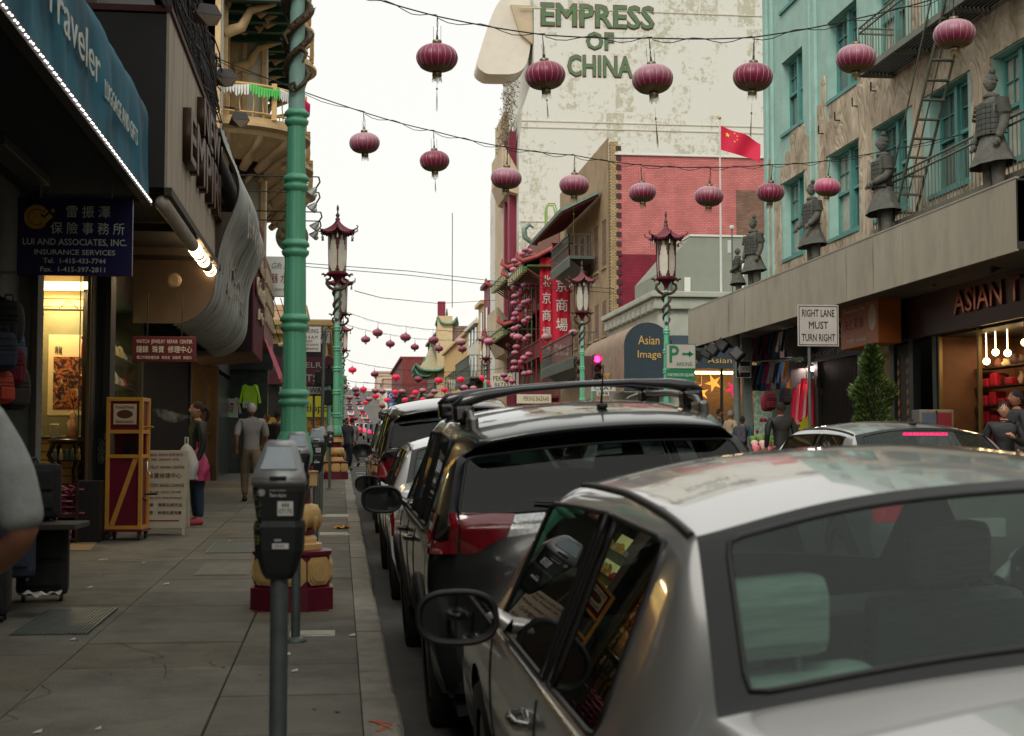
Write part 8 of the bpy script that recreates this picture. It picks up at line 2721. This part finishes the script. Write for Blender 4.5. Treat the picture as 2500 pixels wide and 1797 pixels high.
row('the eighth string',[(177,1427,90),(426,1447,88),(663,1459,87),(890,1457,88),(1124,1452,88),(1364,1427,87),(1608,1382,84),(1850,1332,82)],[1,1,3,3,3,1,2,4],'lanterns on the eighth string',None,None)
row('the ninth string',[(267,1380,86),(514,1410,85),(757,1420,85),(984,1422,84),(1226,1412,84),(1466,1387,84),(1707,1352,84),(1936,1317,82)],[0,3,0,0,0,0,0,0],'lanterns on the ninth string',None,None)
row('the lowest string before the hill',[(384,1490,74),(600,1537,80),(820,1556,80),(1060,1560,78)],[3,0,1,1],'lanterns on the lowest string',None,None)
string('the tiny string over the distant cars',[(867,1022,15,1),(856,1065,16,0),(857,1054,13,1),(879,1063,12,1),(1400,811,24,2)],'tiny lanterns over the distant cars',None,False) if False else None
for k,(x,y,w_) in enumerate(((867,1022,15),(856,1066,16),(879,1062,12),(848,1058,10))):
 lantern(['small lantern alone above the distant cars','small lantern lowest over the distant cars','tiny lantern right of the lowest small one','tiny lantern left of the lowest small one'][k],P(x,y,.56*FOC/w_),1,k%2,'tiny lanterns over the distant cars',False)
lantern('pale pink lantern alone beside the red brick corner, left of the second right lamp post',P(1400,812,70),.85,2,'lone lanterns',True)
lantern('pale lantern hanging in front of the middle red banner',P(1335,823,72.6),1,2,'lone lanterns',True)
bun=[(245,475),(272,484),(220,505),(168,555),(200,575),(158,617),(238,605),(272,608),(225,636),(170,684),(205,686),(165,748),(240,731),(270,736),(225,765),(170,811),(203,800),(165,860),(240,855),(273,843),(222,881),(195,910),(175,936),(165,976),(270,970),(240,990),(215,1006),(195,1032),(165,1045),(160,1095),(270,1100),(240,1120),(180,1176),(170,1221),(270,1230),(235,1256),(165,1287),(215,1286),(165,1330),(240,1371),(275,1364),(110,1412),(90,1381),(150,1424)]
colw={0:'left',1:'middle',2:'right'}
cnt=[0,0,0]
for k,(x,y) in enumerate(bun):
 X_,Y_=1200+x/2.963,450+y/2.963
 c_=0 if x<190 else (1 if x<230 else 2)
 yy=(84,86.5,82)[c_]+(k%3)*.7
 lantern('%s lantern from the top in the %s column of small pink lanterns at the bazaar'%(ORD[cnt[c_]],colw[c_]),P(X_,Y_,yy),18.5*yy/3500/LD,4 if k%3 else 1,'small lanterns hung in columns at the bazaar',False,rz=k)
 cnt[c_]+=1
for k,(x,a,c_) in enumerate(((1255,600,905),(1275,610,915),(1290,600,910))):
 b=MB(); b.cyl(P(x,a,84),P(x,c_,84),.012,n=4); tag(b.build('lantern_cable',wirem),'%s cord of the columns of small lanterns'%['left','middle','right'][k],'cord')
def wire(lbl,pts,r=.012):
 b=MB(); b.tube(pts,r,4); tag(b.build('overhead_wire',wirem),lbl,'wire','overhead wires')
wire('upper thin wire crossing the white sky behind the lanterns',[P(735,642,48),P(1000,662,52),P(1240,690,58),P(1500,705,63.5)])
wire('lower thin wire crossing the white sky behind the lanterns',[P(735,650,48),P(1000,672,52),P(1240,700,58),P(1500,715,63.5)])
wire('sagging thin wire from the second lantern post to the bazaar',[P(866,710,40),P(930,727,50),P(1070,741,70),P(1210,733,90)])
# terracotta warrior statues on the canopy
stone=mat('statue stone',(96,96,88),.85,var=.3,scale=9,bump=.6,bscale=30,dirt=.5,dirtcol=(56,56,50))
stone2=mat('statue plates',(76,78,72),.85,var=.3,scale=12,bump=.4)
def skin_mesh(name,pts,edges,m,parent,sub=2,root=0):
 """pts: (x, y, z, r) or (x, y, z, rx, ry); one continuous surface"""
 me=bpy.data.meshes.new(name)
 me.from_pydata([p_[:3] for p_ in pts],edges,[])
 o=bpy.data.objects.new(name,me); COL.objects.link(o)
 md=o.modifiers.new('skin','SKIN'); md.use_smooth_shade= True
 for i,p_ in enumerate(pts):
  sv=me.skin_vertices[0].data[i]
  sv.radius=(p_[3],p_[4] if len(p_)>4 else p_[3]); sv.use_root=(i==root)
 s2=o.modifiers.new('sub','SUBSURF'); s2.levels=s2.render_levels=sub
 dg=bpy.context.evaluated_depsgraph_get()
 r=bpy.data.meshes.new_from_object(o.evaluated_get(dg))
 bpy.data.objects.remove(o)
 for p_ in r.polygons:p_.use_smooth= True
 r.materials.clear(); r.materials.append(m)
 return mobj(name,r,parent)
def head_mesh(parent,c,s,m,name='head',face=True,topknot=False):
 """a head looking along -y"""
 b=MB()
 def f(u,v):
  a,e=u*2*PI,(v-.5)*PI
  x,y,z=math.cos(a)*math.cos(e),math.sin(a)*math.cos(e),math.sin(e)
  sx_,sy_,sz_=.072,.092,.115
  k_=1-.28*max(0,-z)**1.2
  X,Y_,Z=x*sx_*k_,y*sy_*(1-.12*max(0,-z)),z*sz_
  if y<-.2:
   fr=(-y-.2)
   Y_-=.028*math.exp(-((X/.013)**2))*math.exp(-((Z+.012)/.026)**2)*(1.0)
   Y_+=.010*(math.exp(-((abs(X)-.03)/.014)**2))*math.exp(-((Z-.014)/.012)**2)
   Y_-=.006*math.exp(-((Z-.036)/.010)**2)*fr
   Y_-=.007*math.exp(-((X/.024)**2))*math.exp(-((Z+.052)/.010)**2)
   Y_-=.008*math.exp(-((X/.022)**2))*math.exp(-((Z+.095)/.016)**2)
  return (c[0]+X*s,c[1]+Y_*s,c[2]+Z*s)
 b.grid(f,40,32)
 for sg_ in (-1,1):b.ball((c[0]+sg_*.073*s,c[1]+.008*s,c[2]-.004*s),.026*s,8,6,(.35,.7,1.1))
 o=b.build(name,m,parent)
 if topknot:
  b=MB(); b.grid(lambda u,v:(c[0]+.078*s*math.cos(u*2*PI)*math.cos(v*PI/2),c[1]+(.012+.096*math.sin(u*2*PI)*math.cos(v*PI/2))*s,c[2]+(.028+.098*math.sin(v*PI/2))*s),20,8)
  b.ball((c[0]+.02*s,c[1]+.02*s,c[2]+.15*s),.045*s,10,8,(1,1,1.1)); b.lathe([(.03,.10),(.02,.12)],(c[0]+.02*s,c[1]+.02*s,c[2]),8)
  b.build('topknot',stone2,parent)
 return o
def warrior(lbl,x,y_base,Y,rz=-PI/2,s=1.0,pose=0,knot=True):
 q=P(x,y_base,Y)
 t=empty('warrior_statue',lbl,'statue',(q.x,Y,ZT+.02),rz,'stone warrior statues on the canopy')
 t.scale=(s,s,s)
 b=MB(); b.bbox(-.24,.24,-.2,.22,0,.06,.01); b.build('base',stone,t)
 for sg_ in (-1,1):
  b=MB(); b.lathe([(.10,.06),(.085,.2),(.10,.5),(.11,.6)],(sg_*.105,.02,0),14); b.bbox(sg_*.105-.06,sg_*.105+.06,-.20,.06,.06,.13,.025); b.build('leg',stone,t)
 b=MB()
 def skirt(u,v):
  a=u*2*PI
  r_=.17+.16*(1-v)**1.3+.012*math.sin(a*9)*(1-v)
  return (r_*1.12*math.cos(a),r_*.86*math.sin(a),.48+.42*v+.03*math.sin(a+1)*(1-v))
 b.grid(skirt,54,10); b.build('coat_skirt',stone,t)
 pts=[(0,.0,.92,.19,.145),(0,.0,1.08,.185,.15),(0,.0,1.26,.21,.155),(0,.0,1.38,.17,.12),(0,0,1.46,.07,.07),(0,0,1.52,.062,.062)]
 ed=[(i,i+1) for i in range(5)]
 k=len(pts)
 for sg_ in (-1,1):
  if pose==0:A=[(.215,0,1.34,.085),(.27,.02,1.18,.082),(.29,.0,1.02,.07),(.28,-.06,.88,.062),(.275,-.09,.80,.05)]
  elif pose==1:A=[(.215,0,1.34,.085),(.28,.03,1.18,.08),(.29,-.02,1.04,.07),(.20,-.16,.98,.062),(.12,-.2,.96,.05)]
  else:A=[(.215,0,1.34,.085),(.28,.02,1.18,.08),(.29,-.04,1.04,.07),(.28,-.16,.92,.06),(.27,-.22,.86,.05)]
  pts+=[(sg_*a[0],a[1],a[2],a[3]) for a in A]
  ed+=[(2,k)]+[(k+i,k+i+1) for i in range(4)]
  k=len(pts)
 skin_mesh('torso',pts,ed,stone,t,2,1)
 for r_ in range(6):
  for c_ in range(9):
   a=-PI/2+(c_-4)*.33
   z=.92+r_*.075
   b=MB(); Mx=Matrix.Translation((.222*math.cos(a)*1.0,.182*math.sin(a),z))@Matrix.Rotation(a+PI/2,4,'Z')
   b.bbox(-.032,.032,-.012,.008,-.036,.034,.006,Mx); b.build('armour_plate',stone2,t)
 for sg_ in (-1,1):
  for r_ in range(4):
   b=MB(); b.grid(lambda u,v:(sg_*(.235+.02*r_)+sg_*.088*math.sin(u*PI),.0+.105*math.cos(u*PI),1.38-r_*.055-.05*v),10,1); b.build('shoulder_plate',stone2,t)
 b=MB(); b.tube([(.085*math.cos(a),.08*math.sin(a),1.45) for a in [2*PI*i/16 for i in range(16)]],.035,8,closed=True); b.build('collar',stone,t)
 head_mesh(t,(0,-.01,1.64),1.05,stone,topknot=knot)
 for sg_ in (-1,1):
  e_={0:(.275,-.10,.77),1:(.09,-.22,.95),2:(.27,-.24,.84)}[pose]
  b=MB(); b.ball((sg_*e_[0],e_[1],e_[2]),.05,10,8,(.7,.9,1.1))
  for f_ in range(4):b.tube([(sg_*e_[0]+(f_-1.5)*.02,e_[1]-.03,e_[2]),(sg_*e_[0]+(f_-1.5)*.02,e_[1]-.05,e_[2]-.04),(sg_*e_[0]+(f_-1.5)*.02,e_[1]-.03,e_[2]-.065)],.012,6)
  b.build('fist',stone,t)
warrior('tallest looking stone warrior, rightmost on the canopy',2424,445,23.2,-PI/2+.15,1.24,0)
warrior('stone warrior with folded hands standing second from the right on the canopy',2158,545,28.1,-PI/2-.1,1.24,1)
warrior('stone warrior in the middle of the row before the first window',1984,610,32.6,-PI/2+.1,1.16,2)
warrior('stone warrior with a topknot near the far end of the canopy',1840,680,37.3,-PI/2+.35,1.12,0)
kn=warrior('low stone warrior partly hidden at the far end of the canopy',1802,700,38.9,-PI/2-.4,.80,1,False)
# people
skin_a=mat('skin tan',(150,102,78),.6,var=.08,scale=8)
skin_b=mat('skin light',(188,142,116),.6,var=.06,scale=8)
hair_d=mat('dark hair',(30,20,17),.9,var=.3,scale=60,stretch=(1,1,.1))
hair_w=mat('white hair',(176,166,158),.7,var=.25,scale=60,stretch=(1,1,.2))
denim=mat('blue denim',(44,62,84),.85,var=.2,scale=20)
khaki=mat('khaki cloth',(118,104,80),.85,var=.14,scale=12)
shirt_g=mat('pale grey shirt',(150,148,146),.85,var=.1,scale=9,bump=.3,bscale=9)
jacket_b=mat('black jacket',(28,28,28),.6,var=.25,scale=14,bump=.4,bscale=14)
tee=mat('heather grey t-shirt',(146,150,148),.9,var=.14,scale=30,bump=1,bscale=4)
darkp=mat('dark trousers',(24,28,38),.85,var=.2,scale=10)
def person(lbl,loc,rz,H=1.72,skin=skin_a,top=jacket_b,legs=denim,hair=hair_d,pose='stand',sleeve='long',shoe=None,hairstyle='short',head_turn=0,grp=None,lean=0,w=1.0):
 t=empty('person',lbl,'person',loc,rz,grp)
 s=H/1.75
 t.scale=(s*w,s*w,s)
 if pose in ('walk','bent'):
  La=[(.09,0,.92,.105),(.10,-.06,.70,.095),(.10,-.10,.50,.062),(.10,-.07,.30,.058),(.10,-.0,.10,.042),(.10,-.10,.04,.035),(.10,-.18,.03,.028)]
  Lb=[(-.09,0,.92,.105),(-.10,.08,.70,.095),(-.10,.14,.50,.062),(-.10,.28,.34,.058),(-.10,.40,.20,.042),(-.10,.37,.10,.035),(-.10,.33,.05,.028)]
 else:
  La=[(.09,0,.92,.105),(.10,-.01,.70,.095),(.105,-.0,.50,.062),(.11,.01,.30,.058),(.11,.02,.10,.042),(.115,-.07,.04,.035),(.12,-.16,.03,.028)]
  Lb=[(-.09,0,.92,.105),(-.10,-.01,.70,.095),(-.105,.0,.50,.062),(-.11,.01,.30,.058),(-.11,.02,.10,.042),(-.115,-.07,.04,.035),(-.12,-.16,.03,.028)]
 sh=.18
 arms={'stand':([(sh,0,1.42,.052),(.235,.01,1.28,.048),(.25,.02,1.14,.04),(.25,-.03,1.0,.034),(.25,-.07,.88,.026)],)*2,
   'bent':([(sh,0,1.42,.052),(.235,.06,1.28,.048),(.25,.12,1.15,.04),(.25,.08,1.02,.034),(.25,.03,.92,.026)],[(sh,0,1.42,.056),(.24,.03,1.28,.052),(.27,.06,1.12,.045),(.25,-.10,1.03,.037),(.21,-.24,.98,.027)]),
   'walk':([(sh,0,1.42,.052),(.235,.06,1.28,.048),(.25,.12,1.15,.04),(.25,.08,1.02,.034),(.25,.03,.92,.026)],[(sh,0,1.42,.052),(.235,-.02,1.28,.048),(.25,-.03,1.14,.04),(.25,-.12,1.02,.034),(.24,-.20,.92,.026)]),
   'pockets':([(sh,0,1.42,.052),(.25,.05,1.28,.048),(.27,.08,1.14,.04),(.23,-.0,1.02,.034),(.18,-.08,.96,.026)],)*2,
   'hand_up':([(sh,0,1.42,.052),(.24,-.02,1.28,.048),(.25,-.04,1.15,.04),(.18,-.2,1.20,.034),(.10,-.28,1.26,.026)],[(sh,0,1.42,.052),(.235,.01,1.28,.048),(.25,.02,1.14,.04),(.25,-.03,1.0,.034),(.25,-.07,.88,.026)])}
 A=arms.get(pose,arms['stand'])
 Aa,Ab=A[0],[(-a[0],*a[1:]) for a in A[1]]
 sp=[(0,0,.95,.125,.10),(0,0,1.08,.115,.09),(0,.0,1.22,.13,.10),(0,.01,1.38,.13,.095),(0,.0,1.47,.062,.058),(0,-.01,1.53,.052,.052)]
 def chain(parts,grow=0,lim=None):
  pts,ed=[],[]
  return pts,ed
 pts=[(*p_[:3],*[v_*(.82 if i_<4 else 1) for v_ in p_[3:]]) for i_,p_ in enumerate(sp)]; ed=[(i,i+1) for i in range(5)]
 for ch,root in ((La,0),(Lb,0),(Aa,3),(Ab,3)):
  k=len(pts); pts+=[(*a[:3],a[3]*(.84 if root==0 else 1)) for a in ch]; ed+=[(root,k)]+[(k+i,k+i+1) for i in range(len(ch)-1)]
 body=skin_mesh('body',pts,ed,skin,t,1,0)
 g=1.16
 n_=3 if sleeve=='short' else 5
 pts=[(p_[0],p_[1],p_[2],p_[3]*g+.006,(p_[4] if len(p_)>4 else p_[3])*g+.006) for p_ in sp[:4]]
 pts[0]=(0,0,.88,.172,.135)
 pts[1]=(0,0,1.06,.150,.118)
 pts+=[(0,0,1.445,.125,.10),(0,0,1.50,.080,.076)]
 ed=[(0,1),(1,2),(2,3),(3,4),(4,5)]
 for ch in (Aa,Ab):
  k=len(pts); cc=ch[:n_]
  pts+=[(a[0],a[1],a[2],a[3]*(1.22 if sleeve=='long' else 1.28)+.006) for a in cc]
  if sleeve=='short':
   pass
  ed+=[(3,k)]+[(k+i,k+i+1) for i in range(len(cc)-1)]
 skin_mesh('jacket' if sleeve=='long' else 'shirt',pts,ed,top,t,2,1)
 pts=[(0,0,.96,.138,.112),(0,0,.90,.14,.115)]; ed=[(0,1)]
 for ch in (La,Lb):
  k=len(pts); cc=ch[:5]
  pts+=[(a[0],a[1],a[2]+(.0),a[3]*1.14+.006) for a in cc]
  ed+=[(1,k)]+[(k+i,k+i+1) for i in range(len(cc)-1)]
 skin_mesh('trousers',pts,ed,legs,t,2,0)
 for ch in (La,Lb):
  hl_,tp=Vector(ch[4][:3]),Vector(ch[6][:3])
  ft=Vector(ch[5][:3])
  b=MB(); b.tube([hl_+Vector((0,.04,-.05)),hl_+Vector((0,.02,-.055)),ft+Vector((0,-.01,-.0)),tp+Vector((0,-.02,0)),tp+Vector((0,-.07,-.002))],[.02,.046,.046,.042,.02],10); b.build('shoe',shoe or gasket,t)
 hz_=1.635
 ht=bpy.data.objects.new('head_group',None) if False else None
 hd=head_mesh(t,(0,-.02,hz_),1.0,skin)
 b=MB()
 if hairstyle=='bald':pass
 def cap(u,v):
  a=u*2*PI
  back=(math.sin(a)+1)/2 # 1 at the back
  low=-.045*back+.045*(1-back)
  ph=v*PI/2
  z=low+(.128-low)*math.sin(ph)
  r_=math.cos(ph)**.6 if v<1 else 0
  nz=.004*math.sin(a*17+v*9)
  zz=max(-1,min(1,z/.125));
  rr=math.sqrt(max(0,1-zz*zz))
  return ((.080+nz)*rr*math.cos(a),-.02+.010+(.100+nz)*rr*math.sin(a),hz_+z)
 b.grid(cap,32,14)
 if hairstyle=='ponytail':
  b.ball((0,.085,hz_+.03),.035,8,6)
  b.tube([(0,.09,hz_+.03),(0,.14,hz_+.0),(0,.15,hz_-.06),(0,.13,hz_-.13),(0,.12,hz_-.17)],[.022,.032,.034,.026,.008],8)
 b.build('hair',hair,t)
 b=MB()
 for sg_ in (-1,1):b.ball((sg_*.029,-.095,hz_+.012),.009,8,6,(1.3,.5,.7))
 b.build('eye',gasket,t)
 for ch,sg_ in ((Aa,1),(Ab,-1)):
  p1,p0=Vector(ch[-1][:3]),Vector(ch[-2][:3])
  d=(p1-p0).normalized()
  side=Vector((0,-1,0))-d*d.dot(Vector((0,-1,0)))
  side=side.normalized() if side.length>.1 else Vector((0,0,1))
  nn=d.cross(side)
  b=MB()
  b.tube([p1-d*.02,p1+d*.03,p1+d*.07,p1+d*.085],[.024,.034,.034,.026],8)
  for f_ in range(4):
   o_=side*(.026-f_*.017)+d*.075
   ln=(.055,.065,.06,.045)[f_]
   b.tube([p1+o_,p1+o_+d*ln*.5-nn*.006*sg_,p1+o_+d*ln*.9-nn*.025*sg_],[.009,.0085,.006],6)
  b.tube([p1+side*.028+d*.02,p1+side*.048+d*.045,p1+side*.05+d*.07],[.011,.010,.007],6)
  b.build('hand',skin,t)
 return t
def pack(parent,m,z=1.0,s=1.0):
 b=MB(); b.bbox(-.15*s,.15*s,.10,.28,z,z+.46*s,.05); b.build('backpack',m,parent)
 b=MB()
 for sg_ in (-1,1):b.tube([(sg_*.1,.12,z+.42),(sg_*.11,.0,z+.49),(sg_*.11,-.13,z+.38),(sg_*.13,-.10,z+.2),(sg_*.13,.1,z+.08)],.018,6)
 b.build('strap',m,parent)
def fl(x,y,side=-1):
 q=gpt(x,y); return (q.x,q.y,walk_z(q.y))
wq=fl(480,1281)
wo=person('woman in a dark quilted jacket with a ponytail, breathing out smoke and facing the wall',wq,-PI/2+.35,1.72,skin_b,jacket_b,denim,hair_d,'stand',shoe=mat('pink trainers',(190,60,90),.6,var=.4,scale=20),hairstyle='ponytail',w=1.0)
def carrier(lbl,loc,m,s=1):
 t=empty('carrier_bag',lbl,'bag',loc)
 b=MB()
 def f(u,v):
  a=u*2*PI
  r_=(.02+.15*math.sin(min(1,v*1.15)*PI*.62)**.8)*(1+.10*math.sin(a*5+v*7)+.05*math.sin(a*11))*(1 if v>.02 else .1)
  return (r_*math.cos(a)*s,r_*.75*math.sin(a)*s,-(.08+.50*v**.9)*s)
 b.grid(f,34,16); b.build('plastic',m,t)
 b=MB(); b.tube([(-.02,0,-.1*s),(-.015,0,0),(.015,0,0),(.02,0,-.1*s)],.012,6); b.build('handles',m,t)
 return t
pl1=mat('white plastic film',(176,178,174),.4,var=.12,scale=9,bump=.4,bscale=12)
pl2=mat('pink plastic film',(170,50,96),.4,var=.2,scale=9,bump=.4,bscale=12)
q=P(458,1068,wq[1]-.15); carrier('white carrier bag held by the smoking woman',(q.x,wq[1]-.28,q.z),pl1,1.0)
q=P(486,1080,wq[1]-.1); carrier('pink carrier bag held by the smoking woman',(q.x,wq[1]-.18,q.z),pl2,.92)
def smoke():
 m=bpy.data.materials.new('smoke'); m.use_nodes= True
 n,l=m.node_tree.nodes,m.node_tree.links
 n.remove(n['Principled BSDF']); v=n.new('ShaderNodeVolumePrincipled'); v.inputs['Color'].default_value=(.8,.8,.8,1); v.inputs['Anisotropy'].default_value=.2
 tc=n.new('ShaderNodeTexCoord'); nz=n.new('ShaderNodeTexNoise'); nz.inputs['Scale'].default_value=9; nz.inputs['Detail'].default_value=5; nz.inputs['Distortion'].default_value=1
 r=n.new('ShaderNodeMapRange'); r.inputs[1].default_value=.40; r.inputs[2].default_value=.85; r.inputs[4].default_value=7
 l.new(tc.outputs['Object'],nz.inputs[0]); l.new(nz.outputs[0],r.inputs[0]); l.new(r.outputs[0],v.inputs['Density']); l.new(v.outputs[0],n['Material Output'].inputs['Volume'])
 return m
q=P(474,1017,wq[1]-.05)
b=MB(); b.tube([(0,0,0),(-.12,0,-.005),(-.25,0,-.02),(-.36,0,.01),(-.48,0,.06),(-.56,0,.10)],[.012,.03,.075,.085,.06,.01],12)
o=b.build('smoke_puff',smoke()); o.location=q; tag(o,'puff of white smoke before the woman with the ponytail','smoke')
mq_=fl(612,1224)
person('white haired man in a grey short sleeved shirt and khaki trousers walking away',mq_,PI+.1,1.78,skin_a,shirt_g,khaki,hair_w,'walk','short',w=1.05)
p_=person('person in an olive shirt with a black and red backpack behind the green post',fl(676,1200),PI-.5,1.68,skin_a,mat('olive shirt',(96,98,86),.85,var=.1),denim,hair_d,'stand','short'); pack(p_,bagm[0])
person('person with brown hair half hidden between the white haired man and the post',fl(650,1178),PI,1.64,skin_a,jacket_b,darkp,mat('brown hair',(92,56,40),.7,var=.2))
fg=person('man in a heather grey t-shirt passing close by at the left edge',(-1.14,4.05,walk_z(4.05)),PI+.55,1.75,skin_a,tee,darkp,hair_d,'bent','short',w=1.04)
def pr(lbl,x,ytop,Y,rz,H,**k):
 q=P(x,ytop,Y)
 return person(lbl,(q.x,Y,q.z-H),rz,H,**k)
pr('man in a black hooded top walking away past the red dresses',1906,983,27.6,PI,1.80,top=jacket_b,legs=darkp,w=1.1,pose='stand')
pr('grey haired man in a beige jacket looking into the shops',1783,1002,37.5,PI/2+.4,1.70,top=mat('beige jacket',(170,150,122),.85,var=.12),legs=darkp,hair=mat('grey hair',(120,114,106),.7,var=.2))
p_=pr('person in a teal jacket with a dark backpack beside the beige jacketed man',1812,1016,36.6,PI-.5,1.62,top=mat('teal jacket',(34,72,82),.85,var=.12),legs=darkp); pack(p_,mat('patterned pack',(70,66,72),.8,var=.6,scale=20))
pr('dark haired person in black left of the beige jacketed man',1756,998,39.5,PI/2,1.72,top=jacket_b,legs=darkp)
pr('young man in a dark jacket with one hand raised at the right edge',2450,981,18.8,-.4,1.74,top=jacket_b,legs=darkp,pose='hand_up',skin=skin_b)
pr('taller man in a dark shirt behind the young man at the right edge',2482,952,20.0,-PI/2,1.84,top=mat('charcoal shirt',(50,52,56),.8,var=.1),legs=darkp,skin=skin_a)
for k,(x,Y,c) in enumerate(((846,47,(60,60,66)),(858,50,(140,134,120)),(843,62,(44,44,46)),(836,70,(90,60,70)))):
 X_=(x-VX)/FOC*Y
 person(['walker in dark clothes on the crossing','walker in a pale coat on the crossing','walker in black beyond the crossing','walker in plum beyond the crossing'][k],(X_,Y,road_z(X_,Y)+.02),PI*(k%2)+.4,1.7,top=mat('walker coat %d'%k,c,.8),legs=darkp,pose='walk')
lf=MB(); q=P(1765,1085,34)
for k in range(240):
 c_=Vector((q.x+rs.uniform(-.22,.25),34+rs.uniform(-.2,.2),q.z+rs.uniform(-.7,.25)))
 a=rs.uniform(0,6.28); d_=Vector((math.cos(a),.3,math.sin(a)))*.07; n2=Vector((-d_.z,.1,d_.x))*.3
 lf.add([c_-d_,c_+n2,c_+d_,c_-n2],[(0,1,2,3)])
tag(lf.build('leafy_plant',mat('olive leaf',(92,112,40),.6,var=.4)),'leafy plant with small yellow flowers at the feet of the beige jacketed man','plant')
q=P(1880,1075,30)
t=empty('bouquet_stand','stand of pink wrapped bouquets behind the parked cars','flower stand',(q.x,30,walk_z(30)))
b=MB(); b.bbox(-.3,.2,0,.4,0,q.z-walk_z(30)-.3,.02); b.build('stand',brownm,t)
for k in range(12):
 b=MB(); b.lathe([(.02,0),(.09,.16),(.05,.2)],(-.3+(k%4)*.15,.05+(k//4)*.1,q.z-walk_z(30)-.3+.1*(k%3)),8); b.build('bouquet',[drm[1],drm[3],mat('bouquet green',(96,140,50),.6)][k%3],t)
def tree(lbl,X,Y,h,r,m,n=1500):
 t=empty('street_tree',lbl,'tree',(X,Y,land(Y)+.3))
 b=MB(); b.tube([(0,0,0),(.05,0,h*.3),(0,.1,h*.6),(.1,0,h*.85)],[.22,.17,.12,.04],8)
 for k in range(5):
  a=k*1.3; b.tube([(0,0,h*(.4+.08*k)),(r*.4*math.cos(a),r*.4*math.sin(a),h*(.6+.06*k)),(r*.7*math.cos(a),r*.7*math.sin(a),h*(.72+.06*k))],[.08,.05,.02],6)
 b.build('trunk',brownm,t)
 rt_=random.Random(int(Y))
 cl=[(rt_.uniform(-.6,.6)*r,rt_.uniform(-.6,.6)*r,h*rt_.uniform(.5,.95),r*rt_.uniform(.35,.6)) for _ in range(9)]
 b=MB()
 for k in range(n):
  c_=cl[k%9]
  v=Vector((rt_.gauss(0,1),rt_.gauss(0,1),rt_.gauss(0,1))).normalized()*c_[3]*rt_.random()**.4
  p0=Vector(c_[:3])+v
  d_=Vector((rt_.uniform(-1,1),rt_.uniform(-1,1),rt_.uniform(-1,1))).normalized()*.28
  n2=d_.orthogonal().normalized()*.14
  b.add([p0-d_,p0+n2,p0+d_,p0-n2],[(0,1,2,3)])
 o=b.build('crown',m,t)
tm=mat('tree leaf',(84,96,52),.8,var=.4,scale=1)
tree('bushy olive tree left of the far street, behind the last left lamp post',-1.6,150,6.5,2.4,tm)
tree('second bushy tree farther behind on the left of the far street',-1.0,215,8,3.0,tm)
tree('dark green tree standing on the hill skyline above the traffic',26,330,10,5.0,tm,2200)
tree('small tree at the right kerb before the red brick end building',9.4,200,6,2.2,mat('tree leaf dark',(40,66,46),.8,var=.4,scale=1))
# cars
pg=mat('graphite paint',(62,64,64),.28,.7,var=.03,coat=1)
ptaupe=mat('taupe silver paint',(190,188,184),.32,.7,var=.03,coat=1)
pwhite=mat('white paint',(214,216,216),.35,0,var=.03,coat=1)
pblack=mat('black paint car',(26,26,28),.25,.4,var=.03,coat=1)
psilver=mat('silver paint',(178,180,178),.3,.7,var=.03,coat=1)
def cz(x,y,L=4.57): return road_z(x,y+L/2)-SL*L/2
def tilt(x): return (road_z(x+.8,10)-road_z(x-.8,10))/1.6
def put_car(name,label,kind,paint,xl,y,hw,H,**k):
 x=xl+hw
 return make_car(name,label,kind,paint,(x,y,cz(x,y)),hw=hw,H=H,roll=tilt(x)+.03,**k)
s1=put_car('parked_sedan','taupe silver sedan parked nearest the viewer, filling the bottom right','sedan',ptaupe,.55,1.66,.90,1.47,scaleL=1.0,sub=3)
s2=put_car('parked_suv','dark grey crossover with roof bars and big red tail lamps ahead of the near sedan','suv',pg,.46,6.65,.92,1.66,rack=True,claddings=True,lamp='suv',antenna=(.08,.68),glass_r=privglass,sub=3)
s3=put_car('parked_sedan','white sedan parked between the grey crossover and the tall dark wagon','sedan',pwhite,.46,11.9,.88,1.46)
s4=put_car('parked_suv','tall dark wagon with a pale roof edge parked third ahead of the near sedan','suv',pblack,.50,17.0,.97,1.86,lamp='tall',glass_r=privglass)
s5=put_car('parked_suv','silver wagon farthest ahead in the kerbside row before the crossing','suv',psilver,.52,22.4,.92,1.70,lamp='tall',rack=True,glass_r=privglass)
s6=put_car('moving_sedan','silver sedan with a lit row of red brake lamps in the traffic lane','sedan',psilver,4.25,11.0,.90,1.48,lit=True,antenna=(0,1.5))
s8=put_car('moving_sedan','white sedan with lit tail lamps waiting in the lane beyond the silver sedan','sedan',pwhite,3.5,19.5,.90,1.46,lit=True)
# lettering becomes plain mesh
bpy.context.view_layer.update()
dg_=bpy.context.evaluated_depsgraph_get()
for o in [o for o in bpy.data.objects if o.type=='FONT']:
 me=bpy.data.meshes.new_from_object(o.evaluated_get(dg_))
 nm_o=o.name
 o.name='old'
 n_=bpy.data.objects.new(nm_o.split('.')[0],me)
 COL.objects.link(n_)
 n_.parent=o.parent
 n_.location,n_.rotation_euler,n_.scale=o.location,o.rotation_euler,o.scale
 if 'label' in o:n_['label']=o['label']
 bpy.data.objects.remove(o)
